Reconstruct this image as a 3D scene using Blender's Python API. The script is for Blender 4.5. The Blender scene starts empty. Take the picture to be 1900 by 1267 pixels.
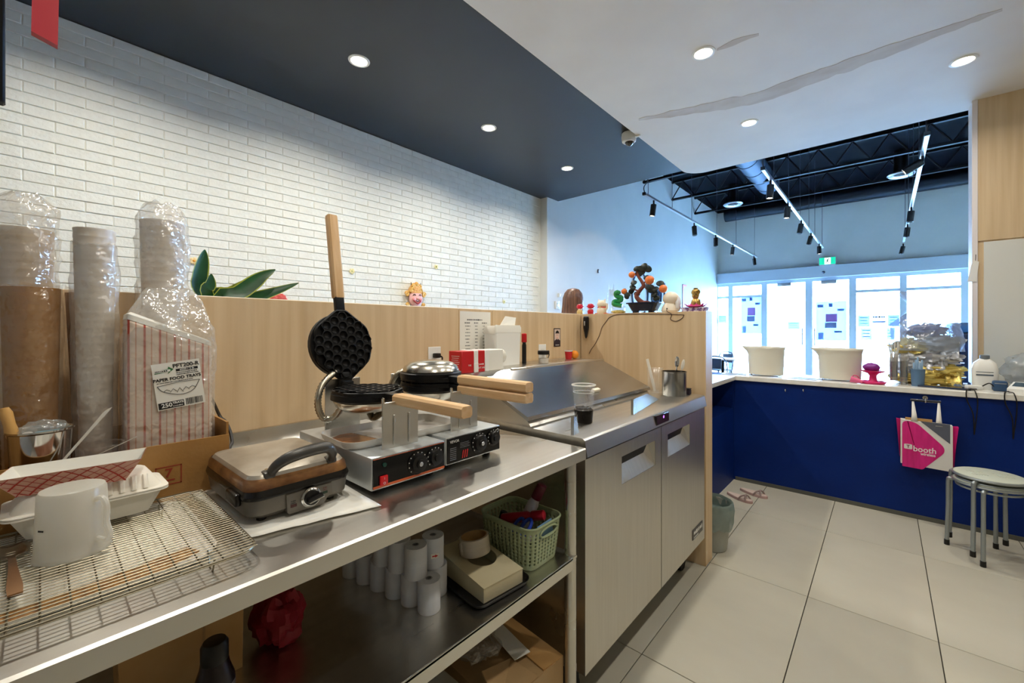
import bpy, bmesh, math, random
from mathutils import Vector, Matrix, noise

S = bpy.context.scene
COL = S.collection
R = math.radians
PI = math.pi
random.seed(7)

# ---------------------------------------------------------------- camera
H = 1.34                      # eye height
F = 778.0                     # focal length in photo pixels (1900 wide)
YAW = math.atan2(691.0, 778.0)
SA, CA = math.sin(YAW), math.cos(YAW)
cam_d = bpy.data.cameras.new('camera')
cam = bpy.data.objects.new('camera', cam_d)
COL.objects.link(cam)
cam.location = (0, 0, H)
cam.rotation_euler = (PI / 2, 0, YAW)
cam_d.sensor_width = 36.0
cam_d.lens = F / 1900.0 * 36.0
cam_d.shift_y = -23.5 / 1900.0
cam_d.clip_start = 0.02
cam_d.clip_end = 200
S.camera = cam

# ---------------------------------------------------------------- world + exposure
world = bpy.data.worlds.new('daylight')
S.world = world
world.use_nodes = True
wn = world.node_tree.nodes
wn['Background'].inputs[0].default_value = (0.30, 0.58, 1.0, 1)
wn['Background'].inputs[1].default_value = 60.0
S.view_settings.view_transform = 'Standard'
S.view_settings.look = 'None'
S.view_settings.gamma = 1.0
S.view_settings.use_curve_mapping = False
S.view_settings.exposure = 0.36
POT_W = 6.0                  # watts of one recessed downlight in the soffit
POT_W2 = 12.5                # the stronger row along the brick wall



# ---------------------------------------------------------------- pixel -> place
def ray(u, v):
    t = (u - 950.0) / F
    return Vector((-SA + CA * t, CA + SA * t, (610.0 - v) / F))


def at(u, v, x=None, y=None, z=None):
    r = ray(u, v)
    if x is not None:
        d = x / r.x
    elif y is not None:
        d = y / r.y
    else:
        d = (z - H) / r.z
    return Vector((r.x * d, r.y * d, H + r.z * d))


def project(p):
    fw = -SA * p[0] + CA * p[1]
    rt = CA * p[0] + SA * p[1]
    if fw < 0.05:
        return None
    return 950 + rt / fw * F, 610 - (p[2] - H) / fw * F, fw


# ---------------------------------------------------------------- materials
def lin(c):
    return c / 12.92 if c <= 0.04045 else ((c + 0.055) / 1.055) ** 2.4


def rgb(c):
    if isinstance(c, str):
        c = [int(c[i:i + 2], 16) / 255 for i in (1, 3, 5)]
    else:
        c = [k / 255 for k in c]
    return tuple(lin(k) for k in c) + (1.0,)


MATS = {}


def mat(name, col, rough=0.5, metal=0.0, col2=None, nscale=(8, 8, 8), nfac=1.0, bump=0.0, bscale=60.0,
        trans=0.0, alpha=1.0, emit=None, estr=0.0, coat=0.0, aniso=0.0, spec=0.5, rvar=0.0, ramp=(0.35, 0.65),
        ior=1.45, detail=4.0, sss=0.0):
    if name in MATS:
        return MATS[name]
    m = bpy.data.materials.new(name)
    MATS[name] = m
    m.use_nodes = True
    nt = m.node_tree
    b = nt.nodes['Principled BSDF']
    I = b.inputs
    I['Base Color'].default_value = rgb(col)
    I['Roughness'].default_value = rough
    I['Metallic'].default_value = metal
    I['Transmission Weight'].default_value = trans
    I['Alpha'].default_value = alpha
    I['Coat Weight'].default_value = coat
    I['Anisotropic'].default_value = aniso
    I['Specular IOR Level'].default_value = spec
    I['IOR'].default_value = ior
    if sss:
        I['Subsurface Weight'].default_value = sss
        I['Subsurface Radius'].default_value = (0.02, 0.02, 0.02)
    if emit:
        I['Emission Color'].default_value = rgb(emit)
        I['Emission Strength'].default_value = estr
    tc = nt.nodes.new('ShaderNodeTexCoord')
    if col2 is not None or rvar:
        mp = nt.nodes.new('ShaderNodeMapping')
        mp.inputs['Scale'].default_value = nscale
        nz = nt.nodes.new('ShaderNodeTexNoise')
        nz.inputs['Scale'].default_value = 1.0
        nz.inputs['Detail'].default_value = detail
        nt.links.new(tc.outputs['Object'], mp.inputs['Vector'])
        nt.links.new(mp.outputs['Vector'], nz.inputs['Vector'])
        if col2 is not None:
            cr = nt.nodes.new('ShaderNodeValToRGB')
            cr.color_ramp.elements[0].position = ramp[0]
            cr.color_ramp.elements[1].position = ramp[1]
            cr.color_ramp.elements[0].color = rgb(col)
            cr.color_ramp.elements[1].color = rgb(col2)
            nt.links.new(nz.outputs['Fac'], cr.inputs['Fac'])
            nt.links.new(cr.outputs['Color'], I['Base Color'])
        if rvar:
            mr = nt.nodes.new('ShaderNodeMapRange')
            mr.inputs['To Min'].default_value = max(0.02, rough - rvar)
            mr.inputs['To Max'].default_value = rough + rvar
            nt.links.new(nz.outputs['Fac'], mr.inputs['Value'])
            nt.links.new(mr.outputs['Result'], I['Roughness'])
    if bump:
        n2 = nt.nodes.new('ShaderNodeTexNoise')
        n2.inputs['Scale'].default_value = bscale
        n2.inputs['Detail'].default_value = 3
        bp = nt.nodes.new('ShaderNodeBump')
        bp.inputs['Strength'].default_value = bump
        bp.inputs['Distance'].default_value = 0.01
        nt.links.new(tc.outputs['Object'], n2.inputs['Vector'])
        nt.links.new(n2.outputs['Fac'], bp.inputs['Height'])
        nt.links.new(bp.outputs['Normal'], I['Normal'])
    return m


def film(name, col, white=0.2, rough=0.12, gloss=0.12, bump=0.25, bscale=25.0, tint=None):
    """thin clear plastic: mostly see-through, a little white body, a sharp sheen"""
    if name in MATS:
        return MATS[name]
    m = bpy.data.materials.new(name)
    MATS[name] = m
    m.use_nodes = True
    nt = m.node_tree
    nt.nodes.remove(nt.nodes['Principled BSDF'])
    out = nt.nodes['Material Output']
    tr = nt.nodes.new('ShaderNodeBsdfTransparent')
    tl = nt.nodes.new('ShaderNodeBsdfTranslucent')
    df = nt.nodes.new('ShaderNodeBsdfDiffuse')
    gl = nt.nodes.new('ShaderNodeBsdfGlossy')
    tl.inputs['Color'].default_value = rgb(col)
    if tint: tr.inputs['Color'].default_value = rgb(tint)
    df.inputs['Color'].default_value = rgb(col)
    gl.inputs['Roughness'].default_value = rough
    a = nt.nodes.new('ShaderNodeMixShader'); a.inputs[0].default_value = 0.5
    b = nt.nodes.new('ShaderNodeMixShader'); b.inputs[0].default_value = white
    c = nt.nodes.new('ShaderNodeMixShader'); c.inputs[0].default_value = gloss
    L = nt.links.new
    L(df.outputs[0], a.inputs[1]); L(tl.outputs[0], a.inputs[2])
    L(tr.outputs[0], b.inputs[1]); L(a.outputs[0], b.inputs[2])
    L(b.outputs[0], c.inputs[1]); L(gl.outputs[0], c.inputs[2])
    L(c.outputs[0], out.inputs['Surface'])
    if bump:
        tc = nt.nodes.new('ShaderNodeTexCoord')
        nz = nt.nodes.new('ShaderNodeTexNoise')
        nz.inputs['Scale'].default_value = bscale
        bp = nt.nodes.new('ShaderNodeBump')
        bp.inputs['Strength'].default_value = bump
        bp.inputs['Distance'].default_value = 0.02
        L(tc.outputs['Object'], nz.inputs['Vector'])
        L(nz.outputs['Fac'], bp.inputs['Height'])
        L(bp.outputs['Normal'], gl.inputs['Normal'])
        L(bp.outputs['Normal'], df.inputs['Normal'])
    return m


STEEL = mat('brushed_steel', '#cfccc4', 0.28, 1.0, col2='#c8c5bd', nscale=(4, 4, 4), rvar=0.04)
STEELT = mat('steel_top', '#dad7cf', 0.3, 1.0, col2='#cecbc3', nscale=(30, 1.5, 3), rvar=0.06)
DOORST = mat('door_steel', '#cdc9c0', 0.36, 1.0, col2='#c8c4bb', nscale=(3, 60, 3), rvar=0.03)
CHROME = mat('chrome', '#d8d8d6', 0.1, 1.0)
WIRE = mat('rack_wire', '#8d8674', 0.35, 1.0)
ALU = mat('aluminium', '#cdd2d8', 0.35, 0.9)
BLACK = mat('black_plastic', '#0c0c0d', 0.4)
BLACKM = mat('black_metal', '#08090a', 0.55, 0.0, spec=0.2)
WHITE = mat('white_plastic', '#e9e9e4', 0.4)
PAPERW = mat('white_paper', '#e8e6dd', 0.75)
FOAM = mat('foam_white', '#eeeadd', 0.6, bump=0.04, bscale=200, sss=0.15)
GREY = mat('grey_shell', '#6b675f', 0.38, 0.4, bump=0.02, bscale=200)
VENEER = mat('wood_veneer', '#d8be98', 0.5, col2='#cbae86', nscale=(30, 30, 1.2), detail=6, bump=0.02, bscale=90)
HANDLEW = mat('handle_wood', '#e3bd8d', 0.5, col2='#d3a874', nscale=(6, 60, 60), detail=5)
CARD = mat('cardboard', '#a37a45', 0.8, col2='#94692f', nscale=(7, 7, 7), bump=0.05, bscale=120)
CARDL = mat('cardboard_light', '#b88f58', 0.8, col2='#ab8048', nscale=(9, 9, 9))
KRAFT = mat('kraft_paper', '#a4763c', 0.7, col2='#8f632e', nscale=(6, 6, 14), bump=0.05, bscale=80)
RED = mat('red_plastic', '#c0191f', 0.35)
REDP = mat('red_print', '#b8392a', 0.7)
INK = mat('black_ink', '#17171a', 0.6)
NAVY = mat('navy_laminate', '#02256c', 0.5, col2='#022062', nscale=(3, 3, 3), spec=0.2)
QUARTZ = mat('white_quartz', '#e6e4dd', 0.2, col2='#dedcd4', nscale=(20, 20, 20))
WALLW = mat('white_paint', '#e4e7e6', 0.7, col2='#dfe3e2', nscale=(2, 2, 2), bump=0.02, bscale=120)
BRICKW = mat('white_brick', '#eceee7', 0.62, col2='#e4e7e0', nscale=(9, 9, 9), bump=0.35, bscale=45)
BLACKC = mat('black_ceiling', '#040508', 0.9, spec=0.05)
DARKC = mat('charcoal_ceiling', '#272b2d', 0.42, col2='#24282a', nscale=(2, 2, 2))
SOFFIT = mat('soffit_paint', '#e4dfd8', 0.6, col2='#ddd7d0', nscale=(2, 2, 2), bump=0.01, bscale=30)
PATCH = mat('drywall_patch', '#bfb2a5', 0.75, col2='#cbc2b9', nscale=(5, 9, 5))
FRAMEW = mat('window_frame', '#dde8f2', 0.4)
GLASSC = film('pane_glass', '#cfe2f5', white=0.02, rough=0.02, gloss=0.06, bump=0)
CLEAR = film('clear_plastic', '#f2f4f2', white=0.07, rough=0.08, gloss=0.11, bump=0.1, bscale=30)
BAG = film('bag_film', '#f8f7f2', white=0.22, rough=0.16, gloss=0.2, bump=1.0, bscale=26)
BAGK = film('kraft_bag_film', '#f8f3e8', white=0.07, rough=0.14, gloss=0.14, bump=1.0, bscale=26)
MILKY = film('milky_plastic', '#f1efe6', white=0.8, rough=0.2, gloss=0.08, bump=0)
FROST = film('frosted_jug', '#f3f1e8', white=0.58, rough=0.25, gloss=0.07, bump=0)


# ---------------------------------------------------------------- mesh building
class MB:
    def __init__(s):
        s.v = []; s.f = []; s.m = []; s.mi = 0; s.T = Matrix.Identity(4)

    def add(s, vs, fs):
        o = len(s.v)
        s.v += [tuple(s.T @ Vector(p)) for p in vs]
        s.f += [[o + i for i in f] for f in fs]
        s.m += [s.mi] * len(fs)
        return s

    def box(s, x0, x1, y0, y1, z0, z1):
        return s.add([(x0, y0, z0), (x1, y0, z0), (x1, y1, z0), (x0, y1, z0),
                      (x0, y0, z1), (x1, y0, z1), (x1, y1, z1), (x0, y1, z1)],
                     [(0, 3, 2, 1), (4, 5, 6, 7), (0, 1, 5, 4), (1, 2, 6, 5), (2, 3, 7, 6), (3, 0, 4, 7)])

    def rbox(s, x0, x1, y0, y1, z0, z1, b=0.005, seg=2):
        bm = bmesh.new()
        bmesh.ops.create_cube(bm, size=1)
        for v in bm.verts:
            v.co = Vector(((x0 + x1) / 2 + v.co.x * (x1 - x0), (y0 + y1) / 2 + v.co.y * (y1 - y0), (z0 + z1) / 2 + v.co.z * (z1 - z0)))
        b = min(b, 0.49 * min(abs(x1 - x0), abs(y1 - y0), abs(z1 - z0)))
        bmesh.ops.bevel(bm, geom=bm.edges[:], offset=b, segments=seg, profile=0.5, affect='EDGES')
        bm.verts.index_update()
        s.add([v.co[:] for v in bm.verts], [[v.index for v in f.verts] for f in bm.faces])
        bm.free()
        return s

    def loft(s, rings, cap0=True, cap1=True, closed=True):
        n = len(rings[0])
        vs = [p for r in rings for p in r]
        fs = []
        for i in range(len(rings) - 1):
            for j in range(n if closed else n - 1):
                k = (j + 1) % n
                fs.append((i * n + j, i * n + k, (i + 1) * n + k, (i + 1) * n + j))
        if cap0:
            fs.append(tuple(reversed(range(n))))
        if cap1:
            fs.append(tuple((len(rings) - 1) * n + j for j in range(n)))
        return s.add(vs, fs)

    def lathe(s, prof, n=24, c=(0, 0, 0), axis='z', cap0=True, cap1=True):
        rings = []
        for r, z in prof:
            ring = []
            for j in range(n):
                a = 2 * PI * j / n
                p = (r * math.cos(a), r * math.sin(a), z)
                if axis == 'x':
                    p = (p[2], p[0], p[1])
                elif axis == 'y':
                    p = (p[1], p[2], p[0])
                ring.append((c[0] + p[0], c[1] + p[1], c[2] + p[2]))
            rings.append(ring)
        return s.loft(rings, cap0, cap1)

    def tube(s, pts, r, n=8, closed=False, caps=True):
        pts = [Vector(p) for p in pts]
        m = len(pts)
        rs = r if isinstance(r, (list, tuple)) else [r] * m
        tang = []
        for i in range(m):
            a = pts[(i - 1) % m] if (closed or i > 0) else pts[i]
            b = pts[(i + 1) % m] if (closed or i < m - 1) else pts[i]
            t = (b - a)
            tang.append(t.normalized() if t.length > 1e-9 else Vector((0, 0, 1)))
        up = Vector((0, 0, 1)) if abs(tang[0].z) < 0.9 else Vector((1, 0, 0))
        nrm = (up - tang[0] * up.dot(tang[0])).normalized()
        rings = []
        for i in range(m):
            nrm = (nrm - tang[i] * nrm.dot(tang[i]))
            nrm = nrm.normalized() if nrm.length > 1e-6 else Vector((1, 0, 0))
            bi = tang[i].cross(nrm)
            rings.append([tuple(pts[i] + (nrm * math.cos(2 * PI * j / n) + bi * math.sin(2 * PI * j / n)) * rs[i]) for j in range(n)])
        if closed:
            rings.append(rings[0])
        return s.loft(rings, caps and not closed, caps and not closed)

    def prism(s, poly, a, b, axis='y'):
        """poly: 2D outline; axis y -> (x,z); axis x -> (y,z); axis z -> (x,y)"""
        def P(p, t):
            return {'y': (p[0], t, p[1]), 'x': (t, p[0], p[1]), 'z': (p[0], p[1], t)}[axis]
        return s.loft([[P(p, a) for p in poly], [P(p, b) for p in poly]])

    def ball(s, c, r, nu=16, nv=10):
        if not isinstance(r, (tuple, list)):
            r = (r, r, r)
        rings = []
        for i in range(nv + 1):
            th = PI * (0.02 + 0.96 * i / nv)
            rings.append([(c[0] + r[0] * math.sin(th) * math.cos(2 * PI * j / nu), c[1] + r[1] * math.sin(th) * math.sin(2 * PI * j / nu),
                           c[2] - r[2] * math.cos(th)) for j in range(nu)])
        return s.loft(rings)

    def blob(s, c, r, amp=0.2, freq=3.0, seed=0, nu=28, nv=18, zmin=None):
        rings = []
        for i in range(nv + 1):
            th = PI * (0.01 + 0.98 * i / nv)
            ring = []
            for j in range(nu):
                d = Vector((math.sin(th) * math.cos(2 * PI * j / nu), math.sin(th) * math.sin(2 * PI * j / nu), -math.cos(th)))
                k = 1 + amp * (noise.noise(d * freq + Vector((seed, seed * 2.3, 0))) + 0.5 * noise.noise(d * freq * 2.3 + Vector((0, seed, 5))))
                p = (c[0] + r[0] * d.x * k, c[1] + r[1] * d.y * k, c[2] + r[2] * d.z * k)
                if zmin is not None:
                    p = (p[0], p[1], max(p[2], zmin))
                ring.append(p)
            rings.append(ring)
        return s.loft(rings)


def mesh_of(name, mb, mats, smooth=True, ang=38):
    me = bpy.data.meshes.new(name)
    me.from_pydata(mb.v, [], mb.f)
    ms = mats if isinstance(mats, (list, tuple)) else [mats]
    for m in ms:
        me.materials.append(m)
    if len(ms) > 1:
        me.polygons.foreach_set('material_index', mb.m)
    bm = bmesh.new()
    bm.from_mesh(me)
    bmesh.ops.recalc_face_normals(bm, faces=bm.faces[:])
    bm.to_mesh(me)
    bm.free()
    if smooth:
        me.polygons.foreach_set('use_smooth', [True] * len(me.polygons))
        me.set_sharp_from_angle(angle=R(ang))
    me.update()
    return me


def tag(o, label=None, cat=None, group=None, kind=None):
    if label: o['label'] = label
    if cat: o['category'] = cat
    if group: o['group'] = group
    if kind: o['kind'] = kind
    return o


def obj(name, mb, mats, parent=None, label=None, cat=None, group=None, kind=None, smooth=True, ang=38, loc=None, rot=None, solid=0.0):
    me = mb if isinstance(mb, bpy.types.Mesh) else mesh_of(name, mb, mats, smooth, ang)
    o = bpy.data.objects.new(name, me)
    COL.objects.link(o)
    if parent: o.parent = parent
    if loc is not None: o.location = loc
    if rot is not None: o.rotation_euler = rot
    if solid:
        md = o.modifiers.new('thickness', 'SOLIDIFY')
        md.thickness = solid
        md.offset = 0
    return tag(o, label, cat, group, kind)


def root(name, label, cat, loc=(0, 0, 0), rz=0.0, group=None, rot=None):
    o = bpy.data.objects.new(name, None)
    o.empty_display_size = 0.05
    COL.objects.link(o)
    o.location = loc
    o.rotation_euler = rot if rot else (0, 0, rz)
    return tag(o, label, cat, group)


def copy_tree(o, parent=None):
    c = o.copy()
    COL.objects.link(c)
    c.parent = parent
    for ch in list(o.children):
        copy_tree(ch, c)
    return c


FX = Matrix(((0, 0, 1, 0), (1, 0, 0, 0), (0, 1, 0, 0), (0, 0, 0, 1)))      # writing on a face that looks +X
FNY = Matrix(((1, 0, 0, 0), (0, 0, -1, 0), (0, 1, 0, 0), (0, 0, 0, 1)))    # writing on a face that looks -Y


def writing(name, s, size, m, parent, M, align='CENTER', sx=1.0, bold=0.0, width=None):
    cu = bpy.data.curves.new(name, 'FONT')
    cu.body = s
    cu.size = size
    cu.align_x = align
    cu.align_y = 'CENTER'
    cu.extrude = 0.0002
    cu.offset = bold
    cu.resolution_u = 3
    t = bpy.data.objects.new(name, cu)
    COL.objects.link(t)
    me = bpy.data.meshes.new_from_object(t)
    bpy.data.objects.remove(t)
    me.materials.clear()
    me.materials.append(m)
    if width:
        xs = [v.co.x for v in me.vertices]
        sx = width / max(1e-6, max(xs) - min(xs))
    me.transform(M @ Matrix.Diagonal((sx, 1, 1, 1)))
    o = bpy.data.objects.new(name, me)
    COL.objects.link(o)
    o.parent = parent
    return o


def V(*a):
    return Vector(a)


def print_strokes(name, width, height, m, parent, M, rows=1, seed=1, align='CENTER'):
    """a line of print too small to read in the photograph: short broken strokes, no letters"""
    rnd_ = random.Random(seed)
    mb = MB()
    for r_ in range(rows):
        y0 = (rows - 1) * 0.5 * height * 1.7 - r_ * height * 1.7
        x = -width / 2 if align == 'CENTER' else 0.0
        end = x + width * rnd_.uniform(0.82, 1.0)
        while x < end:
            w = min(height * rnd_.uniform(0.45, 1.3), end - x)
            h0 = height * rnd_.uniform(0.32, 0.5)
            mb.add([M @ Vector(p) for p in ((x, y0 - h0, 0), (x + w, y0 - h0, 0), (x + w, y0 + h0, 0), (x, y0 + h0, 0))], [(0, 1, 2, 3)])
            x += w + height * rnd_.uniform(0.18, 0.5)
    return obj(name, mb, m, parent, smooth=False)


def bez(pts, n=24):
    """smooth Catmull-Rom through points"""
    P = [Vector(p) for p in pts]
    P = [P[0] * 2 - P[1]] + P + [P[-1] * 2 - P[-2]]
    out = []
    seg = len(P) - 3
    for i in range(seg):
        k = max(2, n // seg)
        for j in range(k):
            t = j / k
            p0, p1, p2, p3 = P[i:i + 4]
            out.append(0.5 * ((2 * p1) + (p2 - p0) * t + (2 * p0 - 5 * p1 + 4 * p2 - p3) * t * t + (3 * p1 - p0 - 3 * p2 + p3) * t ** 3))
    out.append(P[-2])
    return out

# ================================================================ THE SETTING
ZC, ZS, ZB = 3.08, 3.03, 4.42          # charcoal drop ceiling, white soffit, black open ceiling
XB, XB2 = -3.44, -3.33                 # brick wall, plain wall beyond the pilaster
YP, YE, YS, YF = 4.45, 4.70, 4.77, 12.04
XP, ZP = -1.58, 1.441                  # partition face and top
YW, XWE = 2.49, -0.755                 # wing wall face and free end
XR, YB = 2.1, -2.3

# floor: slab + single tiles
fl = obj('floor', MB().box(-3.6, XR, YB, YF, -0.08, -0.005), mat('grout', '#2c2a26', 0.9), kind='structure')
TILES = [mat('tile_a', '#b9b5a5', 0.38, col2='#aeaa9b', nscale=(1.2, 2.5, 1), rvar=0.06, detail=6),
         mat('tile_b', '#b5b1a2', 0.4, col2='#a9a596', nscale=(2.1, 1.1, 1), rvar=0.06, detail=6),
         mat('tile_c', '#bdb9aa', 0.38, col2='#b0ac9c', nscale=(1.0, 1.6, 1), rvar=0.06, detail=6)]
TX, TY = 0.4612, 0.905
tile_me = []
for m in TILES:
    tile_me.append(mesh_of('tile', MB().rbox(0.0018, TX - 0.0018, 0.0018, TY - 0.0018, -0.012, 0, 0.001, 1), m, smooth=False))
for i in range(-6, 5):
    for j in range(-4, 12):
        x, y = -0.7485 + i * TX, 1.648 + j * TY
        if x + TX < XB - 0.1 or x > XR - 0.05 or y + TY > YF + 0.9 or y < YB:
            continue
        if x < -1.7 and y < 0.2:
            continue
        if y + TY > YF or x + TX > XR:
            continue
        o = obj('tile', tile_me[(i * 7 + j * 3 + (i * j) % 2) % 3], None, fl, loc=(x, y, 0))

# brick wall with single bricks
wl = obj('wall_left', MB().box(XB - 0.2, XB - 0.002, YB, YP, 0, ZC + 0.1), BRICKW, kind='structure')
BL, BH = 0.235, 0.0594
bvars = []
for k in range(4):
    mb = MB()
    rnd = random.Random(k)
    w, h = BL - 0.0035, BH - 0.0035
    d0 = [0.004 + rnd.uniform(-0.001, 0.0022) for _ in range(4)]
    mb.add([(-0.012, 0, 0), (-0.012, w, 0), (-0.012, w, h), (-0.012, 0, h),
            (d0[0] - 0.003, 0, 0), (d0[1] - 0.003, w, 0), (d0[2] - 0.003, w, h), (d0[3] - 0.003, 0, h),
            (d0[0], 0.004, 0.003), (d0[1], w - 0.004, 0.003), (d0[2], w - 0.004, h - 0.003), (d0[3], 0.004, h - 0.003)],
           [(0, 1, 5, 4), (1, 2, 6, 5), (2, 3, 7, 6), (3, 0, 4, 7), (4, 5, 9, 8), (5, 6, 10, 9), (6, 7, 11, 10), (7, 4, 8, 11), (8, 9, 10, 11)])
    bvars.append(mb)
bme = [mesh_of('brick', b, BRICKW, smooth=True, ang=20) for b in bvars]
cand = []
nrow = int((ZC - 1.25) / BH) + 1
for j in range(nrow):
    z = ZC - (j + 1) * BH
    y = -0.65 + (0.5 * BL if j % 2 else 0)
    while y + BL < YP + 0.02:
        pr = project((XB, y + BL / 2, z))
        vis = pr is not None and -40 < pr[0] < 1015 and pr[1] < 590
        cand.append(((1 / pr[2] ** 2 if vis else 0), y, z, random.randrange(4)))
        y += BL
cand.sort(reverse=True)
rest = MB()
for n, (a, y, z, k) in enumerate(cand):
    if n < 300 and a > 0:
        obj('brick', bme[k], None, wl, loc=(XB, y + 0.00175, z + 0.00175))
    else:
        rest.T = Matrix.Translation((XB, y + 0.00175, z + 0.00175))
        rest.add(bvars[k].v, bvars[k].f)
obj('brick_field', rest, BRICKW, wl, kind='stuff', ang=20)
obj('wall_left_far', MB().box(XB2 - 0.31, XB2, YP, YF + 0.3, 0, ZB + 0.2), WALLW, kind='structure')
obj('wall_right', MB().box(XR, XR + 0.15, YB - 0.1, YF + 0.3, -0.02, ZB + 0.2), mat('beige_paint', '#cfc6b6', 0.7), kind='structure')
obj('wall_back', MB().box(XB - 0.2, XR, YB - 0.15, YB, -0.02, ZC + 0.2), mat('beige_paint2', '#cfc8ba', 0.7), kind='structure')

# wooden partition behind the work table + wing wall at its end
wp = obj('wall_partition', MB().box(XP - 0.12, XP, -1.2, YW + 0.12, 0, ZP - 0.003), VENEER, kind='structure')
for a, b in ((-1.199, 0.10), (0.103, 1.375), (1.378, 1.612), (1.615, YW - 0.002)):
    obj('veneer_panel', MB().rbox(XP - 0.001, XP + 0.006, a, b, 0.02, ZP, 0.0012, 1), VENEER, wp)
obj('top_cap', MB().rbox(XP - 0.125, XP + 0.004, -1.2, YW - 0.001, ZP - 0.006, ZP + 0.002, 0.002, 1), mat('edge_highlight', '#e4dcc9', 0.5), wp)  # cap coloured paler than the veneer to paint the highlight along the top
ww = obj('wall_wing', MB().box(XP + 0.006, XWE - 0.004, YW + 0.004, YW + 0.116, 0, ZP - 0.003), VENEER, kind='structure')
obj('veneer_panel', MB().rbox(XP + 0.007, XWE, YW, YW + 0.012, 0.0, ZP, 0.0012, 1), VENEER, ww)
obj('end_panel', MB().rbox(XWE - 0.012, XWE + 0.003, YW + 0.002, YW + 0.118, 0.0, ZP, 0.0012, 1), VENEER, ww)
obj('top_cap', MB().box(XP + 0.007, XWE - 0.012, YW + 0.012, YW + 0.118, ZP - 0.004, ZP - 0.0005), VENEER, ww)

# ceilings
obj('ceiling', MB().box(XB - 0.1, -1.6, YB, YE, ZC, ZC + 0.12), DARKC, kind='structure')
# white soffit with a rounded front corner
poly = [(XR, YB), (XR, YS), (-1.42, YS)]
for k in range(1, 8):
    a = k / 7 * PI / 2
    poly.append((-1.42 - 0.2 * math.sin(a), YS - 0.2 + 0.2 * math.cos(a)))
poly += [(-1.62, YB)]
sof = obj('ceiling_soffit', MB().prism(poly, ZS, ZB - 0.1, 'z'), SOFFIT, kind='structure')
# old plaster seam across the soffit: a skim of filler with ragged edges
def seam(pts_u, name):
    mb = MB()
    top = []
    for (u, v0, v1) in pts_u:
        a, b = at(u, v0, z=ZS), at(u, v1, z=ZS)
        top.append((a, b))
    rings = [[(a.x, a.y, ZS - 0.0015), (b.x, b.y, ZS - 0.0015), (b.x, b.y, ZS + 0.004), (a.x, a.y, ZS + 0.004)] for a, b in top]
    mb.loft(rings)
    return obj(name, mb, PATCH, sof, smooth=False, label='beige filler seam across the white ceiling')
rnd = random.Random(3)
pts = []
N = 46
for i in range(N + 1):
    u = 1185 + (1860 - 1185) * i / N
    k = (u - 1185) / 675
    vc = 226 - 168 * k - 26 * max(0, (u - 1450) / 400) - 14 * math.sin(k * PI)* -1
    vc = (222 + (u - 1185) * -0.18 if u < 1400 else 183.3 - (u - 1400) * 0.36)
    w = 5 + 17 * math.sin(PI * min(1, k * 1.02)) ** 0.8 + rnd.uniform(-2.5, 2.5)
    pts.append((u, vc - w / 2 + rnd.uniform(-1, 1), vc + w / 2 + rnd.uniform(-1, 1)))
seam(pts, 'plaster_seam')
seam([(1330, 91, 94), (1345, 82, 90), (1360, 74, 85), (1375, 69, 78), (1392, 65, 71), (1408, 62, 66)], 'plaster_streak')
obj('ceiling_open', MB().box(XB2 - 0.3, XR + 0.15, YE - 0.6, YF + 0.3, ZB, ZB + 0.12), BLACKC, kind='structure')
obj('wall_bulkhead', MB().box(XB - 0.1, -1.63, YE - 0.06, YE, ZC + 0.12, ZB), BLACKC, kind='structure')

# joists, beam and duct under the black ceiling
for k, yy in enumerate((6.0, 7.4, 8.8, 10.2)):
    j = root('ceiling_joist', ('black open-web joist nearest the white soffit', 'second black open-web joist from the white soffit', 'third black open-web joist from the white soffit', 'black open-web joist nearest the storefront')[k], 'joist', (0, yy, ZB), group='joists under the black ceiling')
    obj('top_chord', MB().box(XB2, XR, -0.03, 0.03, -0.04, 0), BLACKM, j)
    obj('bottom_chord', MB().box(XB2, XR, -0.03, 0.03, -0.4, -0.36), BLACKM, j)
    mb = MB()
    n = 24
    w = (XR - XB2) / n
    for i in range(n):
        x0, x1 = XB2 + i * w, XB2 + (i + 1) * w
        mb.tube([(x0, 0, -0.03 if i % 2 else -0.37), (x1, 0, -0.37 if i % 2 else -0.03)], 0.012, 5)
    obj('web', mb, BLACKM, j)
duct = root('air_duct', 'round blue-black spiral air duct hung under the black ceiling', 'duct', (0, 0, 0))
DUCTM = mat('duct_metal', '#24384e', 0.5, 0.4)
obj('pipe', MB().lathe([(0.19, 4.9), (0.19, 9.6)], 28, (-1.72, 0, ZB - 0.22), 'y'), DUCTM, duct)
for k in range(9):
    obj('seam_ring', MB().lathe([(0.195, 5.2 + k * 0.52), (0.199, 5.21 + k * 0.52), (0.195, 5.22 + k * 0.52)], 28, (-1.72, 0, ZB - 0.22), 'y'), DUCTM, duct)
cross = root('cross_duct', 'long black square duct crossing below the black ceiling', 'duct')
obj('pipe', MB().lathe([(0.16, XB2 + 0.3), (0.16, XR)], 20, (0, 11.6, ZB - 0.2), 'x'), mat('dark_duct', '#0d141d', 0.4, 0.5), cross)
for (u, v, g) in ((1360, 379, 'by the corner of the walls'), (1672, 324, 'next to the glowing track spot')):
    p = at(u, v, z=ZB - 0.42)
    d = root('ceiling_diffuser', 'round black ceiling air diffuser ' + g, 'diffuser', p)
    obj('outer_ring', MB().lathe([(0.10, 0.0), (0.17, -0.02), (0.19, 0.0), (0.17, 0.02), (0.10, 0.02)], 28, cap0=False, cap1=False), ALU, d)
    obj('neck', MB().lathe([(0.1, 0), (0.1, 0.42)], 20, cap1=False), BLACKM, d)
    obj('cone', MB().lathe([(0.07, -0.005), (0.09, 0.012), (0.02, 0.02)], 24), BLACKM, d)
p = at(1534, 355, y=YF - 0.12)
spk = root('ceiling_speaker', 'small dark box with a pale square on the wall above the exit sign', 'device', p)
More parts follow.
